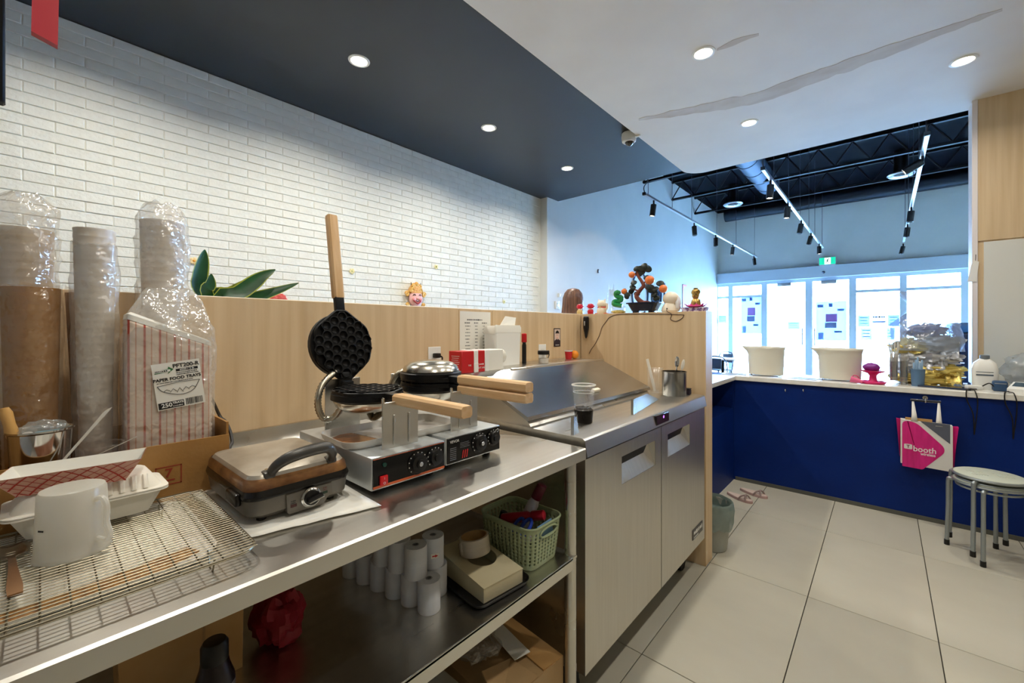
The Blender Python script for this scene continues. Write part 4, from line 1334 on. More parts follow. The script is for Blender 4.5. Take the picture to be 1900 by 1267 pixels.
obj('side_wall', MB().add([(-0.113, 0.0695, 0.0545), (0.112, 0.0695, 0.037), (0.112, 0.0695, 0.0), (-0.113, 0.0695, 0.0)], [(0, 1, 2, 3)]), CREAM, cbx, smooth=False, solid=0.002)
tp = root('tape_roll', 'roll of brown packing tape with a loose end on the cream box', 'tape', (-0.905, 0.858, ZU + 0.062), rz=R(10), rot=(R(2), R(-9), 0))
obj('tape', MB().lathe([(0.043, 0), (0.0445, 0.001), (0.0445, 0.047), (0.043, 0.048), (0.038, 0.048), (0.038, 0.0)], 40, cap0=False, cap1=False), mat('tape_tan', '#c6bcaa', 0.15, col2='#b0a490', nscale=(4, 4, 30), coat=0.5), tp)
obj('core', MB().lathe([(0.038, 0.0), (0.038, 0.048), (0.036, 0.048), (0.036, 0.0)], 40, cap0=False, cap1=False), CARDL, tp)
obj('loose_end', MB().loft([[(0.0445 * math.cos(a), 0.0445 * math.sin(a), 0.002), (0.0445 * math.cos(a), 0.0445 * math.sin(a), 0.046)] if k_ < 1 else [(x, y, 0.004), (x, y, 0.04)] for k_, a, x, y in ((0, R(-95), 0, 0), (1, 0, -0.011, -0.047), (1, 0, -0.019, -0.046))], False, False, closed=False), mat('tape_tan', '#b9a98c', 0.18), tp, solid=0.0005)

# green knit-pattern basket
GB = mat('basket_green', '#a3b18c', 0.5)
bk = root('green_basket', 'pale green perforated plastic basket full of bottles', 'basket', (-0.878, 1.03, ZU))
NB, NR = 132, 34
ring_pts = []
for i in range(NR + 1):
    a = i / NR
    k = 0.86 + 0.14 * a ** 0.7
    base = rrect(0.112 * k, 0.082 * k, 0.035 * k, 8)
    # resample evenly
    per = [0]
    B = [V(x, y) for x, y in base]
    for q in range(len(B)):
        per.append(per[-1] + (B[(q + 1) % len(B)] - B[q]).length)
    L = per[-1]
    ring = []
    q = 0
    for n_ in range(NB):
        s_ = L * n_ / NB
        while per[q + 1] < s_: q += 1
        f_ = (s_ - per[q]) / max(1e-9, per[q + 1] - per[q])
        p = B[q].lerp(B[(q + 1) % len(B)], f_)
        ring.append((p.x, p.y, 0.002 + 0.128 * a))
    ring_pts.append(ring)
mb = MB()
vs = [p for r_ in ring_pts for p in r_]
fs = []
for i in range(NR):
    for j in range(NB):
        k = (j + 1) % NB
        hole = (j % 3 == 1) and (i % 3 != 0) and 2 < i < NR - 4
        sideends = False
        p = ring_pts[i][j]
        if p[0] > 0.08 and abs(p[1]) < 0.042 and 24 < i < 31:
            hole = True
        if not hole:
            fs.append((i * NB + j, i * NB + k, (i + 1) * NB + k, (i + 1) * NB + j))
mb.add(vs, fs)
mb.add([tuple(p) for p in ring_pts[0]], [tuple(range(NB))])
wall_b = obj('wall', mb, GB, bk, ang=50, solid=0.0025)
rim = rrect(0.1135, 0.0835, 0.036, 8)
obj('rim', MB().tube([(x, y, 0.131) for x, y in rim], 0.0033, 8, closed=True), GB, bk)
hp = [(0.1135, 0.042 * math.cos(a), 0.1075 + 0.0135 * math.sin(a)) for a in [2 * PI * q / 24 for q in range(24)]]
obj('handle_ring', MB().tube(hp, 0.003, 7, closed=True), GB, bk)
MAR = mat('maroon', '#5c0f24', 0.35)
bx0, by0 = -0.878, 1.03


def bottle(name, lab, A, B, r, cap_r, m, capm, cat='bottle', band=None):
    A, B = V(*A), V(*B)
    t = root(name, lab, cat, A)
    D = B - A
    obj('body', MB().tube([D * k for k in (0, 0.02, 0.6, 0.68, 0.72)], [r * 0.9, r, r, r * 0.75, cap_r * 0.9], 18), m, t)
    obj('cap', MB().tube([D * k for k in (0.71, 0.72, 0.98, 1.0)], [cap_r, cap_r * 1.05, cap_r, cap_r * 0.7], 18), capm, t)
    if band:
        obj('label_band', MB().tube([D * 0.15, D * 0.55], r * 1.02, 18, caps=False), band, t)
    return t


bottle('glue_bottle', 'white bottle with a maroon cap sticking up from the green basket', (-0.90, 1.045, ZU + 0.05), (-0.835, 1.092, ZU + 0.215), 0.019, 0.0165, mat('label_white', '#c9c6cc', 0.4), MAR)
bottle('red_marker', 'red bottle lying below the maroon capped bottle in the green basket', (-0.93, 1.0, ZU + 0.105), (-0.795, 1.05, ZU + 0.14), 0.016, 0.015, mat('bottle_red', '#a3142a', 0.3), mat('bottle_red', '#a3142a', 0.3))
bottle('red_marker', 'short red bottle at the rim of the green basket near the handle slot', (-0.85, 1.0, ZU + 0.055), (-0.79, 1.06, ZU + 0.085), 0.014, 0.015, mat('silver_label', '#b9b5b4', 0.35), mat('bottle_red', '#a3142a', 0.3))
bl = root('blue_scissors', 'blue handled scissors in the green basket', 'scissors', (-0.82, 0.985, ZU + 0.085))
obj('handle_loop', MB().tube([(0.0 + 0.014 * math.cos(a), 0.024 * math.sin(a), 0.03 + 0.018 * math.sin(a)) for a in [2 * PI * q / 18 for q in range(18)]], 0.0055, 8, closed=True), mat('blue_plastic', '#1c3fae', 0.35), bl)
obj('handle_loop', MB().tube([(-0.03 + 0.014 * math.cos(a), 0.022 * math.sin(a), 0.026 + 0.016 * math.sin(a)) for a in [2 * PI * q / 18 for q in range(18)]], 0.005, 8, closed=True), mat('blue_plastic', '#1c3fae', 0.35), bl)
obj('blade', MB().loft([[(-0.018, -0.02, 0.006), (-0.012, -0.02, 0.006), (-0.012, -0.02, 0.01), (-0.018, -0.02, 0.01)], [(-0.014, -0.02, -0.07), (-0.011, -0.02, -0.07), (-0.011, -0.022, -0.07), (-0.014, -0.022, -0.07)]]), CHROME, bl)
pk = root('blue_packet', 'pale blue packet seen through the handle slot of the green basket', 'packet', (-0.785, 1.035, ZU + 0.06))
obj('pouch', MB().loft([[(-0.005, -0.03, 0), (0.004, -0.03, 0), (0.004, 0.03, 0.004), (-0.005, 0.03, 0.004)], [(-0.008, -0.034, 0.03), (0.008, -0.034, 0.03), (0.008, 0.034, 0.034), (-0.008, 0.034, 0.034)], [(-0.002, -0.036, 0.062), (0.0, -0.036, 0.062), (0.0, 0.036, 0.066), (-0.002, 0.036, 0.066)]]), mat('packet_blue', '#7fa9cf', 0.4), pk)
bottle('dark_bottle', 'dark purple bottle low inside the green basket', (-0.955, 1.0, ZU + 0.03), (-0.94, 1.02, ZU + 0.12), 0.018, 0.012, mat('dark_purple', '#2a0f22', 0.35), BLACK)

# brown board behind (lower part of the back), leaning carton, dark bottle and red sack at the dark end
lc = at(450, 1237, z=ZU)
lcar = root('plain_carton', 'plain brown carton standing upright on the undershelf in the dark', 'box', (lc.x - 0.05, lc.y - 0.09, ZU))
obj('front_panel', MB().loft([[(0.05, -0.10, 0.0), (0.05, 0.09, 0.0), (-0.06, 0.09, 0.0), (-0.06, -0.10, 0.0)], [(0.05, -0.11, 0.25), (0.052, 0.093, 0.25), (-0.06, 0.093, 0.25), (-0.06, -0.11, 0.25)]]), CARDL, lcar, smooth=False)
obj('seam_tape', MB().box(0.0505, 0.052, 0.02, 0.024, 0.01, 0.24), mat('tape_dull', '#9a7443', 0.5), lcar)
dkb = at(388, 1267, x=-0.945)
DB = mat('dark_pet', '#1a0f14', 0.25)
db = root('syrup_bottle', 'dark syrup bottle with a black cap in front of the plain carton', 'bottle', (-0.925, dkb.y + 0.004, ZU))
obj('body', MB().lathe([(0.03, 0), (0.032, 0.01), (0.032, 0.075), (0.024, 0.10), (0.0215, 0.115)], 24), DB, db)
obj('cap', MB().lathe([(0.022, 0.112), (0.022, 0.14), (0.018, 0.147), (0.001, 0.148)], 24), BLACK, db)
obj('neck_label', MB().lathe([(0.0325, 0.04), (0.0325, 0.07)], 24, cap0=False, cap1=False), mat('label_grey', '#777480', 0.5), db)
rs_ = root('red_net_sack', 'dark red plastic sack slumped beside the plain carton', 'bag', (-1.06, 0.372, ZU))
obj('bag', MB().blob((0.0, 0.0, 0.055), (0.07, 0.05, 0.06), 0.35, 2.6, 4.2, zmin=0.0), mat('sack_red', '#8e1220', 0.5, bump=0.3, bscale=40), rs_)

# box and carton on the floor under the table
BBX = mat('box_kraft', '#a98a5f', 0.8, col2='#9b7c52', nscale=(6, 6, 6))
lx = root('label_carton', 'brown moving carton with torn flaps and a loose label under the table', 'box', (-0.98, 0.99, 0.0), rz=R(-4))
mb = MB()
t_ = 0.004
hgt = 0.29
body = obj('body', MB().box(-0.2, 0.2, -0.14, 0.14, 0.001, hgt), BBX, lx)
obj('flap', MB().add([(0.195, 0.05, hgt + 0.002), (0.2, 0.138, hgt + 0.002), (-0.19, 0.138, hgt + 0.012), (-0.19, 0.06, hgt + 0.014)], [(0, 1, 2, 3)]), CARDL, lx, smooth=False, solid=0.004)
obj('flap', MB().add([(0.2, -0.14, hgt + 0.001), (0.2, 0.02, hgt + 0.003), (0.10, 0.0, hgt + 0.012), (0.12, -0.135, hgt + 0.06)], [(0, 1, 2, 3)]), BBX, lx, smooth=False, solid=0.004)
obj('loose_label', MB().add([(0.12, 0.0, hgt + 0.018), (0.13, 0.06, hgt + 0.018), (-0.08, 0.08, hgt + 0.03), (-0.09, 0.03, hgt + 0.03)], [(0, 1, 2, 3)]), PAPERW, lx, smooth=False, solid=0.001)
PB = mat('print_blue', '#31475e', 0.7)
obj('print_badge', MB().prism([(-0.10, 0.16), (-0.05, 0.16), (-0.05, 0.12), (-0.075, 0.105), (-0.10, 0.12)], 0.2, 0.2008, 'x'), PB, body)
for q in range(5):
    obj('print_line', MB().box(0.2, 0.2006, 0.0, 0.09 - 0.012 * (q % 3), 0.22 - q * 0.022, 0.23 - q * 0.022), mat('print_brown', '#6f5230', 0.8), body)
print_strokes('carton_print', 0.17, 0.016, mat('print_brown', '#6f5230', 0.8), body, Matrix.Translation((0.0, -0.1408, 0.23)) @ FNY, rows=2, seed=10)
obj('print_badge', MB().prism([(0.12, 0.17), (0.17, 0.17), (0.17, 0.12), (0.145, 0.105), (0.12, 0.12)], -0.1408, -0.14, 'y'), PB, body)
cf = root('crumpled_film', 'crumpled clear film lying on the brown moving carton', 'plastic film', (-1.0, 0.93, hgt + 0.03))
obj('sheet', MB().blob((0, 0, 0.012), (0.09, 0.07, 0.03), 0.45, 2.5, 9), BAG, cf)
bc = root('barcode_carton', 'pale carton with a printed barcode on the floor under the table', 'box', (-0.95, 0.6, 0.0))
ch = 0.375
cbd = obj('body', MB().rbox(-0.14, 0.14, -0.17, 0.16, 0.001, ch, 0.002, 1), mat('carton_pale', '#a7a49a', 0.75), bc)
y = -0.0
rnd = random.Random(9)
while y < 0.075:
    w = rnd.choice((0.0015, 0.003, 0.0045))
    obj('bar_line', MB().box(0.14, 0.1406, y, y + w, 0.285, 0.345), INK, cbd)
    y += w + rnd.choice((0.002, 0.0035))
obj('print_bar', MB().box(0.14, 0.1406, 0.0, 0.08, 0.25, 0.27), INK, cbd)
print_strokes('carton_print', 0.02, 0.012, INK, cbd, Matrix.Translation((0.1408, 0.10, 0.325)) @ FX, rows=2, seed=11)

# ================================================================ PARTITION FACE
XA = XP + 0.0062
ms = root('notice_sheet', 'white sheet with a small three-column printed table taped to the wooden partition', 'notice', (XA, 1.49, 1.288))
obj('sheet', MB().box(0, 0.0012, -0.108, 0.108, -0.14, 0.14), PAPERW, ms)
print_strokes('title_print', 0.12, 0.007, INK, ms, Matrix.Translation((0.0014, 0.0, 0.098)) @ FX, seed=12)
for c_, (yc, w, s) in enumerate(((-0.055, 0.05, 0), (0.005, 0.04, 0), (0.062, 0.045, 0))):
    print_strokes('head_print', w * 0.85, 0.0065, INK, ms, Matrix.Translation((0.0014, yc, 0.082)) @ FX, seed=13 + c_)
for q in range(12):
    z = 0.066 - q * 0.0165
    for c_, (yc, w) in enumerate(((-0.055, 0.036 - 0.014 * (q % 4 == 1)), (0.005, 0.02), (0.062, 0.024))):
        print_strokes('cell_print', w, 0.0045, INK, ms, Matrix.Translation((0.0014, yc, z)) @ FX, seed=20 + q * 3 + c_)


def outlet(y, z, lab, plug):
    t = root('wall_outlet', lab, 'outlet', (XA, y, z))
    pl = obj('plate', MB().rbox(0, 0.005, -0.036, 0.036, -0.06, 0.06, 0.002, 1), WHITE, t)
    for dz in (-0.02, 0.02):
        obj('socket', MB().rbox(0.004, 0.0065, -0.016, 0.016, dz - 0.013, dz + 0.013, 0.004), mat('socket_white', '#dcdcd6', 0.4), pl)
    obj('plug', MB().rbox(0.006, 0.035, -0.014, 0.014, plug - 0.011, plug + 0.011, 0.004), BLACK, t)
    obj('plug_lead', MB().tube(bez([(0.03, 0.004, plug), (0.045, 0.012, plug - 0.01), (0.03, 0.012, plug - 0.045), (0.008, 0.005, plug - 0.06)], 16), 0.0035, 7), BLACK, t)
    return t


outlet(1.224, 1.196, 'white wall outlet with a black plug behind the closed waffle maker', 0.02)
outlet(2.05, 1.185, 'white wall outlet with a black plug below the portrait card', 0.012)
pc = at(1033.5, 626, x=XA)
po = root('portrait_card', 'small dark framed portrait card stuck on the wooden partition', 'picture', (XA, pc.y, pc.z))
obj('frame', MB().box(0, 0.0015, -0.036, 0.036, -0.059, 0.059), mat('frame_dark', '#241a24', 0.5), po)
obj('backdrop', MB().box(0.0015, 0.002, -0.03, 0.03, -0.03, 0.053), mat('card_pale', '#d8c4b8', 0.6), po)
obj('face', MB().prism([(0.018 * math.cos(a), 0.012 + 0.025 * math.sin(a)) for a in [2 * PI * q / 20 for q in range(20)]], 0.002, 0.0026, 'x'), mat('card_skin', '#e2bfae', 0.6), po)
obj('hair', MB().prism([(0.0195 * math.cos(a), 0.024 + 0.021 * math.sin(a)) for a in [PI * q / 12 for q in range(13)]] + [(-0.012, 0.026), (0.012, 0.026)], 0.0026, 0.003, 'x'), INK, po)
obj('jacket', MB().prism([(-0.03, -0.045), (0.03, -0.045), (0.03, -0.02), (0.006, -0.008), (0, -0.018), (-0.006, -0.008), (-0.03, -0.02)], 0.0026, 0.003, 'x'), mat('jacket_dark', '#2b2230', 0.6), po)
for y in (-0.007, 0.007):
    obj('eye', MB().box(0.0026, 0.003, y - 0.003, y + 0.003, 0.015, 0.0175), INK, po)
obj('mouth', MB().box(0.0026, 0.003, -0.004, 0.004, -0.0035, -0.001), RED, po)
obj('caption', MB().box(0.002, 0.0024, -0.02, 0.02, -0.05, -0.047), WHITE, po)

# ================================================================ ON THE FRIDGE LEDGE (z 1.15)
ZL = 1.1502
rbx = root('wrap_box', 'red and white cardboard wrap box bound with white tape on the fridge ledge', 'box', (-1.375, 1.31, ZL), rz=R(1))
bb = obj('carton', MB().rbox(-0.042, 0.042, -0.13, 0.13, 0.0005, 0.094, 0.002, 1), RED, rbx)
obj('white_half', MB().rbox(-0.0425, 0.0425, 0.03, 0.1305, 0.0002, 0.0945, 0.002, 1), PAPERW, rbx)
for y in (-0.045, 0.022):
    obj('tape_strap', MB().rbox(-0.044, 0.044, y - 0.016, y + 0.012, 0.0001, 0.0965, 0.003, 1), mat('strap_white', '#eceae6', 0.4), rbx)
obj('tape_tail', MB().rbox(0.042, 0.046, -0.062, -0.035, 0.001, 0.04, 0.001, 1), mat('strap_white', '#eceae6', 0.4), rbx)
for q in range(6):
    obj('print_line', MB().box(-0.024 + 0.003 * (q % 2), 0.026 - 0.004 * (q % 3), -0.1306, -0.13, 0.072 - q * 0.0085, 0.0735 - q * 0.0085), WHITE, bb)
obj('barcode_patch', MB().box(-0.016, 0.022, -0.1308, -0.13, 0.008, 0.022), PAPERW, bb)
writing('box_text', 'THE', 0.010, WHITE, bb, Matrix.Translation((0.0425, -0.085, 0.032)) @ FX)
print_strokes('box_print', 0.03, 0.007, WHITE, bb, Matrix.Translation((0.0425, -0.012, 0.034)) @ FX, seed=60)
writing('box_text', 'GHT AND', 0.012, WHITE, bb, Matrix.Translation((0.0425, -0.012, 0.018)) @ FX)
obj('plastic_roll', MB().lathe([(0.03, -0.01), (0.033, -0.005), (0.033, 0.02), (0.028, 0.024)], 22, (0.008, 0.135, 0.06), 'y'), MILKY, rbx)
wb = root('white_caddy', 'tall white plastic caddy with a crumpled liner on the fridge ledge', 'container', (-1.505, 1.62, ZL))
obj('box', MB().loft([[(x, y, z) for x, y in rrect(0.045 * k, 0.1 * k, 0.012)] for k, z in ((0.95, 0.0), (1.0, 0.19))]), WHITE, wb)
obj('liner', MB().loft([[(x + 0.004 * noise.noise(V(x * 60, y * 60, z * 30)), y, z + 0.008 * noise.noise(V(y * 50, x * 20, 2))) for x, y in rrect(0.046 * k, 0.102 * k, 0.012)] for k, z in ((1.0, 0.165), (1.01, 0.195), (0.95, 0.205), (0.8, 0.195))]), PAPERW, wb)
obj('open_flap', MB().add([(0.03, -0.06, 0.198), (0.03, 0.06, 0.198), (0.0, 0.105, 0.25), (0.0, 0.02, 0.256)], [(0, 1, 2, 3)]), PAPERW, wb, smooth=False, solid=0.004)
bottle('sauce_bottle', 'slim black bottle with a red knob cap beside the white caddy', (-1.47, 1.755, ZL), (-1.47, 1.755, ZL + 0.165), 0.012, 0.014, BLACK, RED)
jr = at(1014, 674, z=ZL)
j = root('spice_jar', 'small clear jar with a black lid on the fridge ledge', 'jar', (jr.x - 0.02, jr.y, ZL))
obj('glass', MB().lathe([(0.028, 0), (0.03, 0.004), (0.03, 0.05)], 26, cap1=False), CLEAR, j)
obj('salt', MB().lathe([(0.027, 0.002), (0.027, 0.028)], 22), mat('salt', '#cfc8bd', 0.8), j)
obj('lid', MB().lathe([(0.032, 0.048), (0.033, 0.05), (0.033, 0.068), (0.031, 0.07)], 26), BLACK, j)
cu = root('paper_cup', 'small red and white paper cup beside the orange on the fridge ledge', 'cup', (-1.49, 2.215, ZL))
obj('cup', MB().lathe([(0.019, 0), (0.025, 0.052), (0.0265, 0.053), (0.0265, 0.055), (0.024, 0.054), (0.018, 0.003)], 26), RED, cu)
obj('rim', MB().lathe([(0.0248, 0.047), (0.0255, 0.05), (0.0272, 0.0535), (0.0265, 0.056), (0.0245, 0.056)], 26, cap0=False, cap1=False), WHITE, cu)
orr = root('orange', 'single orange fruit beside the red paper cup', 'fruit', (-1.48, 2.268, ZL))
obj('flesh', MB().ball((0, 0, 0.0255), 0.0262, 20, 14), mat('orange_peel', '#ee9324', 0.5, bump=0.15, bscale=300), orr)
obj('stem_scar', MB().lathe([(0.003, 0.0505), (0.003, 0.0525)], 8), mat('stem_green', '#5b6a2a', 0.7), orr)

# ================================================================ ON THE FRIDGE WORKTOP
ZWk = 0.9755
pcup = at(1083, 783, z=ZWk)
pc_ = root('pearl_cup', 'clear plastic cup with black tapioca pearls on the prep fridge', 'cup', pcup)
hcup = 0.148
obj('cup', MB().lathe([(0.031, 0), (0.033, 0.003), (0.043, hcup - 0.004), (0.0465, hcup - 0.003), (0.0465, hcup), (0.0425, hcup)], 36, cap1=False), CLEAR, pc_)
obj('rim_band', MB().lathe([(0.0435, hcup - 0.004), (0.0472, hcup - 0.004), (0.0478, hcup - 0.001), (0.0445, hcup + 0.001)], 36, cap0=False, cap1=False), MILKY, pc_)
PEARL = mat('pearl_black', '#0b0909', 0.2)
obj('pearl_mass', MB().lathe([(0.033, 0.0005), (0.0342, 0.004), (0.0374, 0.05), (0.02, 0.053), (0.001, 0.053)], 30), PEARL, pc_)
mb = MB()
for k in range(34):
    a, rr_ = random.uniform(0, 2 * PI), 0.031 * math.sqrt(random.random())
    mb.ball((rr_ * math.cos(a), rr_ * math.sin(a), 0.052 + random.uniform(0, 0.006)), 0.0046, 8, 6)
obj('pearl', mb, PEARL, pc_, kind='stuff')
obj('fill_line', MB().lathe([(0.0405, 0.117), (0.0412, 0.119)], 36, cap0=False, cap1=False), MILKY, pc_)
latch = root('lid_latch', 'small white tab handle on the fridge lid behind the pearl cup', 'handle', (-1.046, 1.785, 1.0378), rot=(0, R(24.4), 0))
obj('tab', MB().rbox(-0.009, 0.009, -0.03, 0.03, -0.001, 0.014, 0.003), mat('tab_cream', '#e5dcc6', 0.5), latch)
cc = root('clear_cup', 'clear plastic cup holding a white stirrer beside the wooden wing wall', 'cup', (-0.985, 2.345, ZWk))
obj('cup', MB().lathe([(0.036, 0), (0.038, 0.003), (0.045, 0.135), (0.0475, 0.138), (0.047, 0.14), (0.044, 0.138)], 30, cap1=False), CLEAR, cc)
sr = root('white_stirrer', 'flat white stirrer standing in the clear cup', 'stirrer', (-0.985, 2.345, ZWk + 0.005))
mb = MB(); mb.T = Matrix.Rotation(R(-14), 4, 'Y')
mb.rbox(-0.008, 0.008, -0.003, 0.003, 0.003, 0.19, 0.002)
obj('blade', mb, MILKY, sr)
cn = root('steel_canister', 'brushed steel canister holding spoons on the prep fridge', 'canister', (-0.868, 2.325, ZWk))
obj('shell', MB().lathe([(0.063, 0), (0.064, 0.002), (0.064, 0.126), (0.0665, 0.128), (0.0665, 0.131), (0.0625, 0.131), (0.0615, 0.006), (0.001, 0.006)], 40), mat('canister_steel', '#b5b5b2', 0.22, 1.0, col2='#8f908f', nscale=(40, 40, 1)), cn)
for q, (dx, dy, lab, lean) in enumerate(((0.0, 0.01, 'steel spoon with a rounded bowl standing in the steel canister', 4), (0.02, -0.012, 'clear plastic spoon standing in the steel canister', 11))):
    s_ = root('upright_spoon', lab, 'spoon', (-0.868 + dx, 2.325 + dy, ZWk + 0.008))
    mb = MB(); mb.T = Matrix.Rotation(R(lean), 4, 'Y')
    mb.tube([(0, 0, 0), (0, 0, 0.15)], 0.0045, 8)
    obj('stem', mb, CHROME if q == 0 else CLEAR, s_)
    mb = MB(); mb.T = Matrix.Rotation(R(lean), 4, 'Y')
    mb.ball((0, 0, 0.175 if q == 0 else 0.165), (0.014 if q == 0 else 0.009, 0.005, 0.03), 14, 10)
    obj('bowl', mb, CHROME if q == 0 else MILKY, s_)
bxk = at(1274, 731, z=ZWk)
dk = root('dark_sponge', 'small dark purple sponge beside the steel canister', 'sponge', (bxk.x, bxk.y - 0.01, ZWk), rz=R(5))
obj('pad', MB().rbox(-0.025, 0.025, -0.02, 0.02, 0, 0.028, 0.005), mat('sponge_dark', '#2a2230', 0.9, bump=0.3, bscale=200), dk)
obj('scour_layer', MB().rbox(-0.025, 0.025, -0.02, 0.02, 0.027, 0.034, 0.003), mat('scour_dark', '#1b1a22', 0.9, bump=0.4, bscale=260), dk)

# ================================================================ FRONT COUNTER
YC, ZCt = 4.11, 0.925
fc = root('service_counter', 'long navy service counter with a white top facing the kitchen', 'counter', (0.4, 4.4, 0))
def ctl_(mb):
    mb.T = Matrix.Translation((-0.4, -4.4, 0)); return mb
obj('front_panel', ctl_(MB()).box(-1.02, XR - 0.02, YC, YC + 0.02, 0.0, 0.885), NAVY, fc)
obj('carcass', ctl_(MB()).box(-1.6, xpl - 0.02, YC + 0.02, YC + 0.6, 0.0, 0.885), NAVY, fc)
obj('plinth_strip', ctl_(MB()).box(-0.99, XR - 0.02, YC - 0.006, YC, 0.0, 0.03), mat('plinth_grey', '#53544f', 0.5), fc)
obj('worktop', ctl_(MB()).rbox(-1.0, XR - 0.02, YC - 0.025, YPIL - 0.012, 0.885, ZCt, 0.004, 1), QUARTZ, fc)
for (u, v) in ((1458, 724), (1491, 724)):
    p = at(u, v, y=YC)
    obj('coat_hook', ctl_(MB()).tube(bez([(p.x, YC, p.z + 0.012), (p.x, YC - 0.02, p.z + 0.01), (p.x, YC - 0.025, p.z - 0.006), (p.x, YC - 0.012, p.z - 0.012)], 12), 0.004, 6), CHROME, fc)
# left return with an open shelf
rc = root('return_counter', 'short navy counter return with an open shelf beside the wing wall', 'counter', (-1.3, 3.4, 0))
def rl(mb):
    mb.T = Matrix.Translation((1.3, -3.4, 0)); return mb
DKN = NAVY
obj('lower_cabinet', rl(MB()).box(-1.62, -1.003, 2.63, YC - 0.001, 0.0, 0.64), DKN, rc)
obj('back_panel', rl(MB()).box(-1.62, -1.5, 2.63, YC - 0.001, 0.64, 0.885), DKN, rc)
obj('end_panel', rl(MB()).box(-1.5, -1.003, 2.63, 2.66, 0.64, 0.885), DKN, rc)
obj('end_panel', rl(MB()).box(-1.5, -1.003, YC - 0.03, YC - 0.001, 0.64, 0.885), DKN, rc)
obj('worktop', rl(MB()).rbox(-1.64, -0.985, 2.61, YC - 0.027, 0.885, ZCt, 0.004, 1), QUARTZ, rc)
for k, (y, c_, lab) in enumerate(((2.95, '#8a5a6e', 'mauve snack packet on the shelf of the counter return'), (3.25, '#d8d2d8', 'white snack packet on the shelf of the counter return'), (3.55, '#a86a5a', 'rust coloured packet on the shelf of the counter return'))):
    t = root('snack_packet', lab, 'packet', (-1.1, y, 0.6405))
    obj('pouch', MB().blob((0, 0, 0.085), (0.06, 0.11, 0.085), 0.2, 2.2, k * 3 + 1, zmin=0), mat('packet_%d' % k, c_, 0.35, bump=0.3, bscale=30), t)
    obj('seal', MB().box(-0.004, 0.004, -0.09, 0.09, 0.15, 0.19), mat('packet_%d' % k, c_, 0.35), t)
for y in (2.9, 3.12):
    t = root('shelf_wire_hook', 'thin black lead hanging in front of the open shelf' , 'cord', (-0.998, y, 0.885), group='leads in front of the open shelf')
    obj('lead', MB().tube(bez([(0.018, 0, 0.04), (0.02, 0.0, 0.0), (0.004, 0.01, -0.1), (0.0, 0.0, -0.22)], 14), 0.004, 6), BLACK, t)
bagp = root('black_backpack', 'black bag with a white patch on the counter return', 'bag', (-1.13, 3.02, ZCt))
obj('body', MB().loft([[(x, y, z) for x, y in rrect(0.09 * k, 0.13 * k, 0.05 * k)] for k, z in ((0.95, 0.0), (1.0, 0.04), (0.98, 0.1), (0.8, 0.155), (0.45, 0.175))]), mat('bag_black', '#12151f', 0.6), bagp)
obj('patch', MB().ball((0.075, -0.03, 0.07), (0.025, 0.07, 0.045), 16, 10), WHITE, bagp)
obj('handle', MB().tube(bez([(0.02, -0.06, 0.16), (0.02, -0.04, 0.24), (0.02, 0.03, 0.25), (0.02, 0.06, 0.16)], 16), 0.006, 7), BLACK, bagp)

# two white buckets with wire trays
BUCK = mat('bucket_cream', '#d6d2c2', 0.5, sss=0.1)
for n_, (u, v, lab) in enumerate(((1421, 694, 'white flared bucket on the counter facing the first glass door'), (1558, 704, 'white flared bucket on the counter beside the pink stand'))):
    p = at(u, v, z=ZCt)
    p.y = max(p.y, 4.27)
    p = at(u, 610, y=4.29)
    t = root('white_bucket', lab, 'bucket', (p.x, 4.29, ZCt))
    mb = MB()
    rings = []
    for i in range(15):
        a = i / 14
        ring = []
        for j in range(36):
            th = 2 * PI * j / 36
            r = 0.122 + 0.008 * a + (0.008 * max(0, (a - 0.85) / 0.15))
            lip = 1 + 0.30 * max(0, math.cos(th - PI)) ** 6 * max(0, (a - 0.74) / 0.26)
            ring.append((r * lip * math.cos(th) * 1.08, r * math.sin(th) * 0.75, 0.012 + 0.245 * a + (0.008 * noise.noise(V(math.cos(th) * 2, math.sin(th) * 2, n_ * 5)) * (a > 0.9))))
        rings.append(ring)
    mb.loft(rings, cap1=False)
    obj('shell', mb, BUCK, t, solid=0.004)
    obj('wire_base', MB().tube([(0.105 * x, 0.09 * y, 0.006) for x, y in [(1.05, 1), (-1, 1), (-1.05, -1), (1, -1)]], 0.004, 6, closed=True), mat('wire_grey', '#6c6a66', 0.4, 0.8), t)
for (u, y, rz, lab) in ((1362, 4.22, 12, 'sheet of paper on the counter left of the first bucket'), (1492, 4.22, -8, 'sheet of paper on the counter between the two buckets')):
    p = at(u, 610, y=y)
    t = root('paper_sheet', lab, 'paper', (p.x, y, ZCt), rz=R(rz))
    obj('sheet', MB().rbox(-0.1, 0.1, -0.08, 0.08, 0.0003, 0.004, 0.001, 1), mat('paper_blue', '#c8d2de', 0.6), t)
    obj('print_block', MB().box(-0.07, 0.07, -0.05, 0.05, 0.004, 0.0046), mat('print_grey', '#8e98a6', 0.6), t)

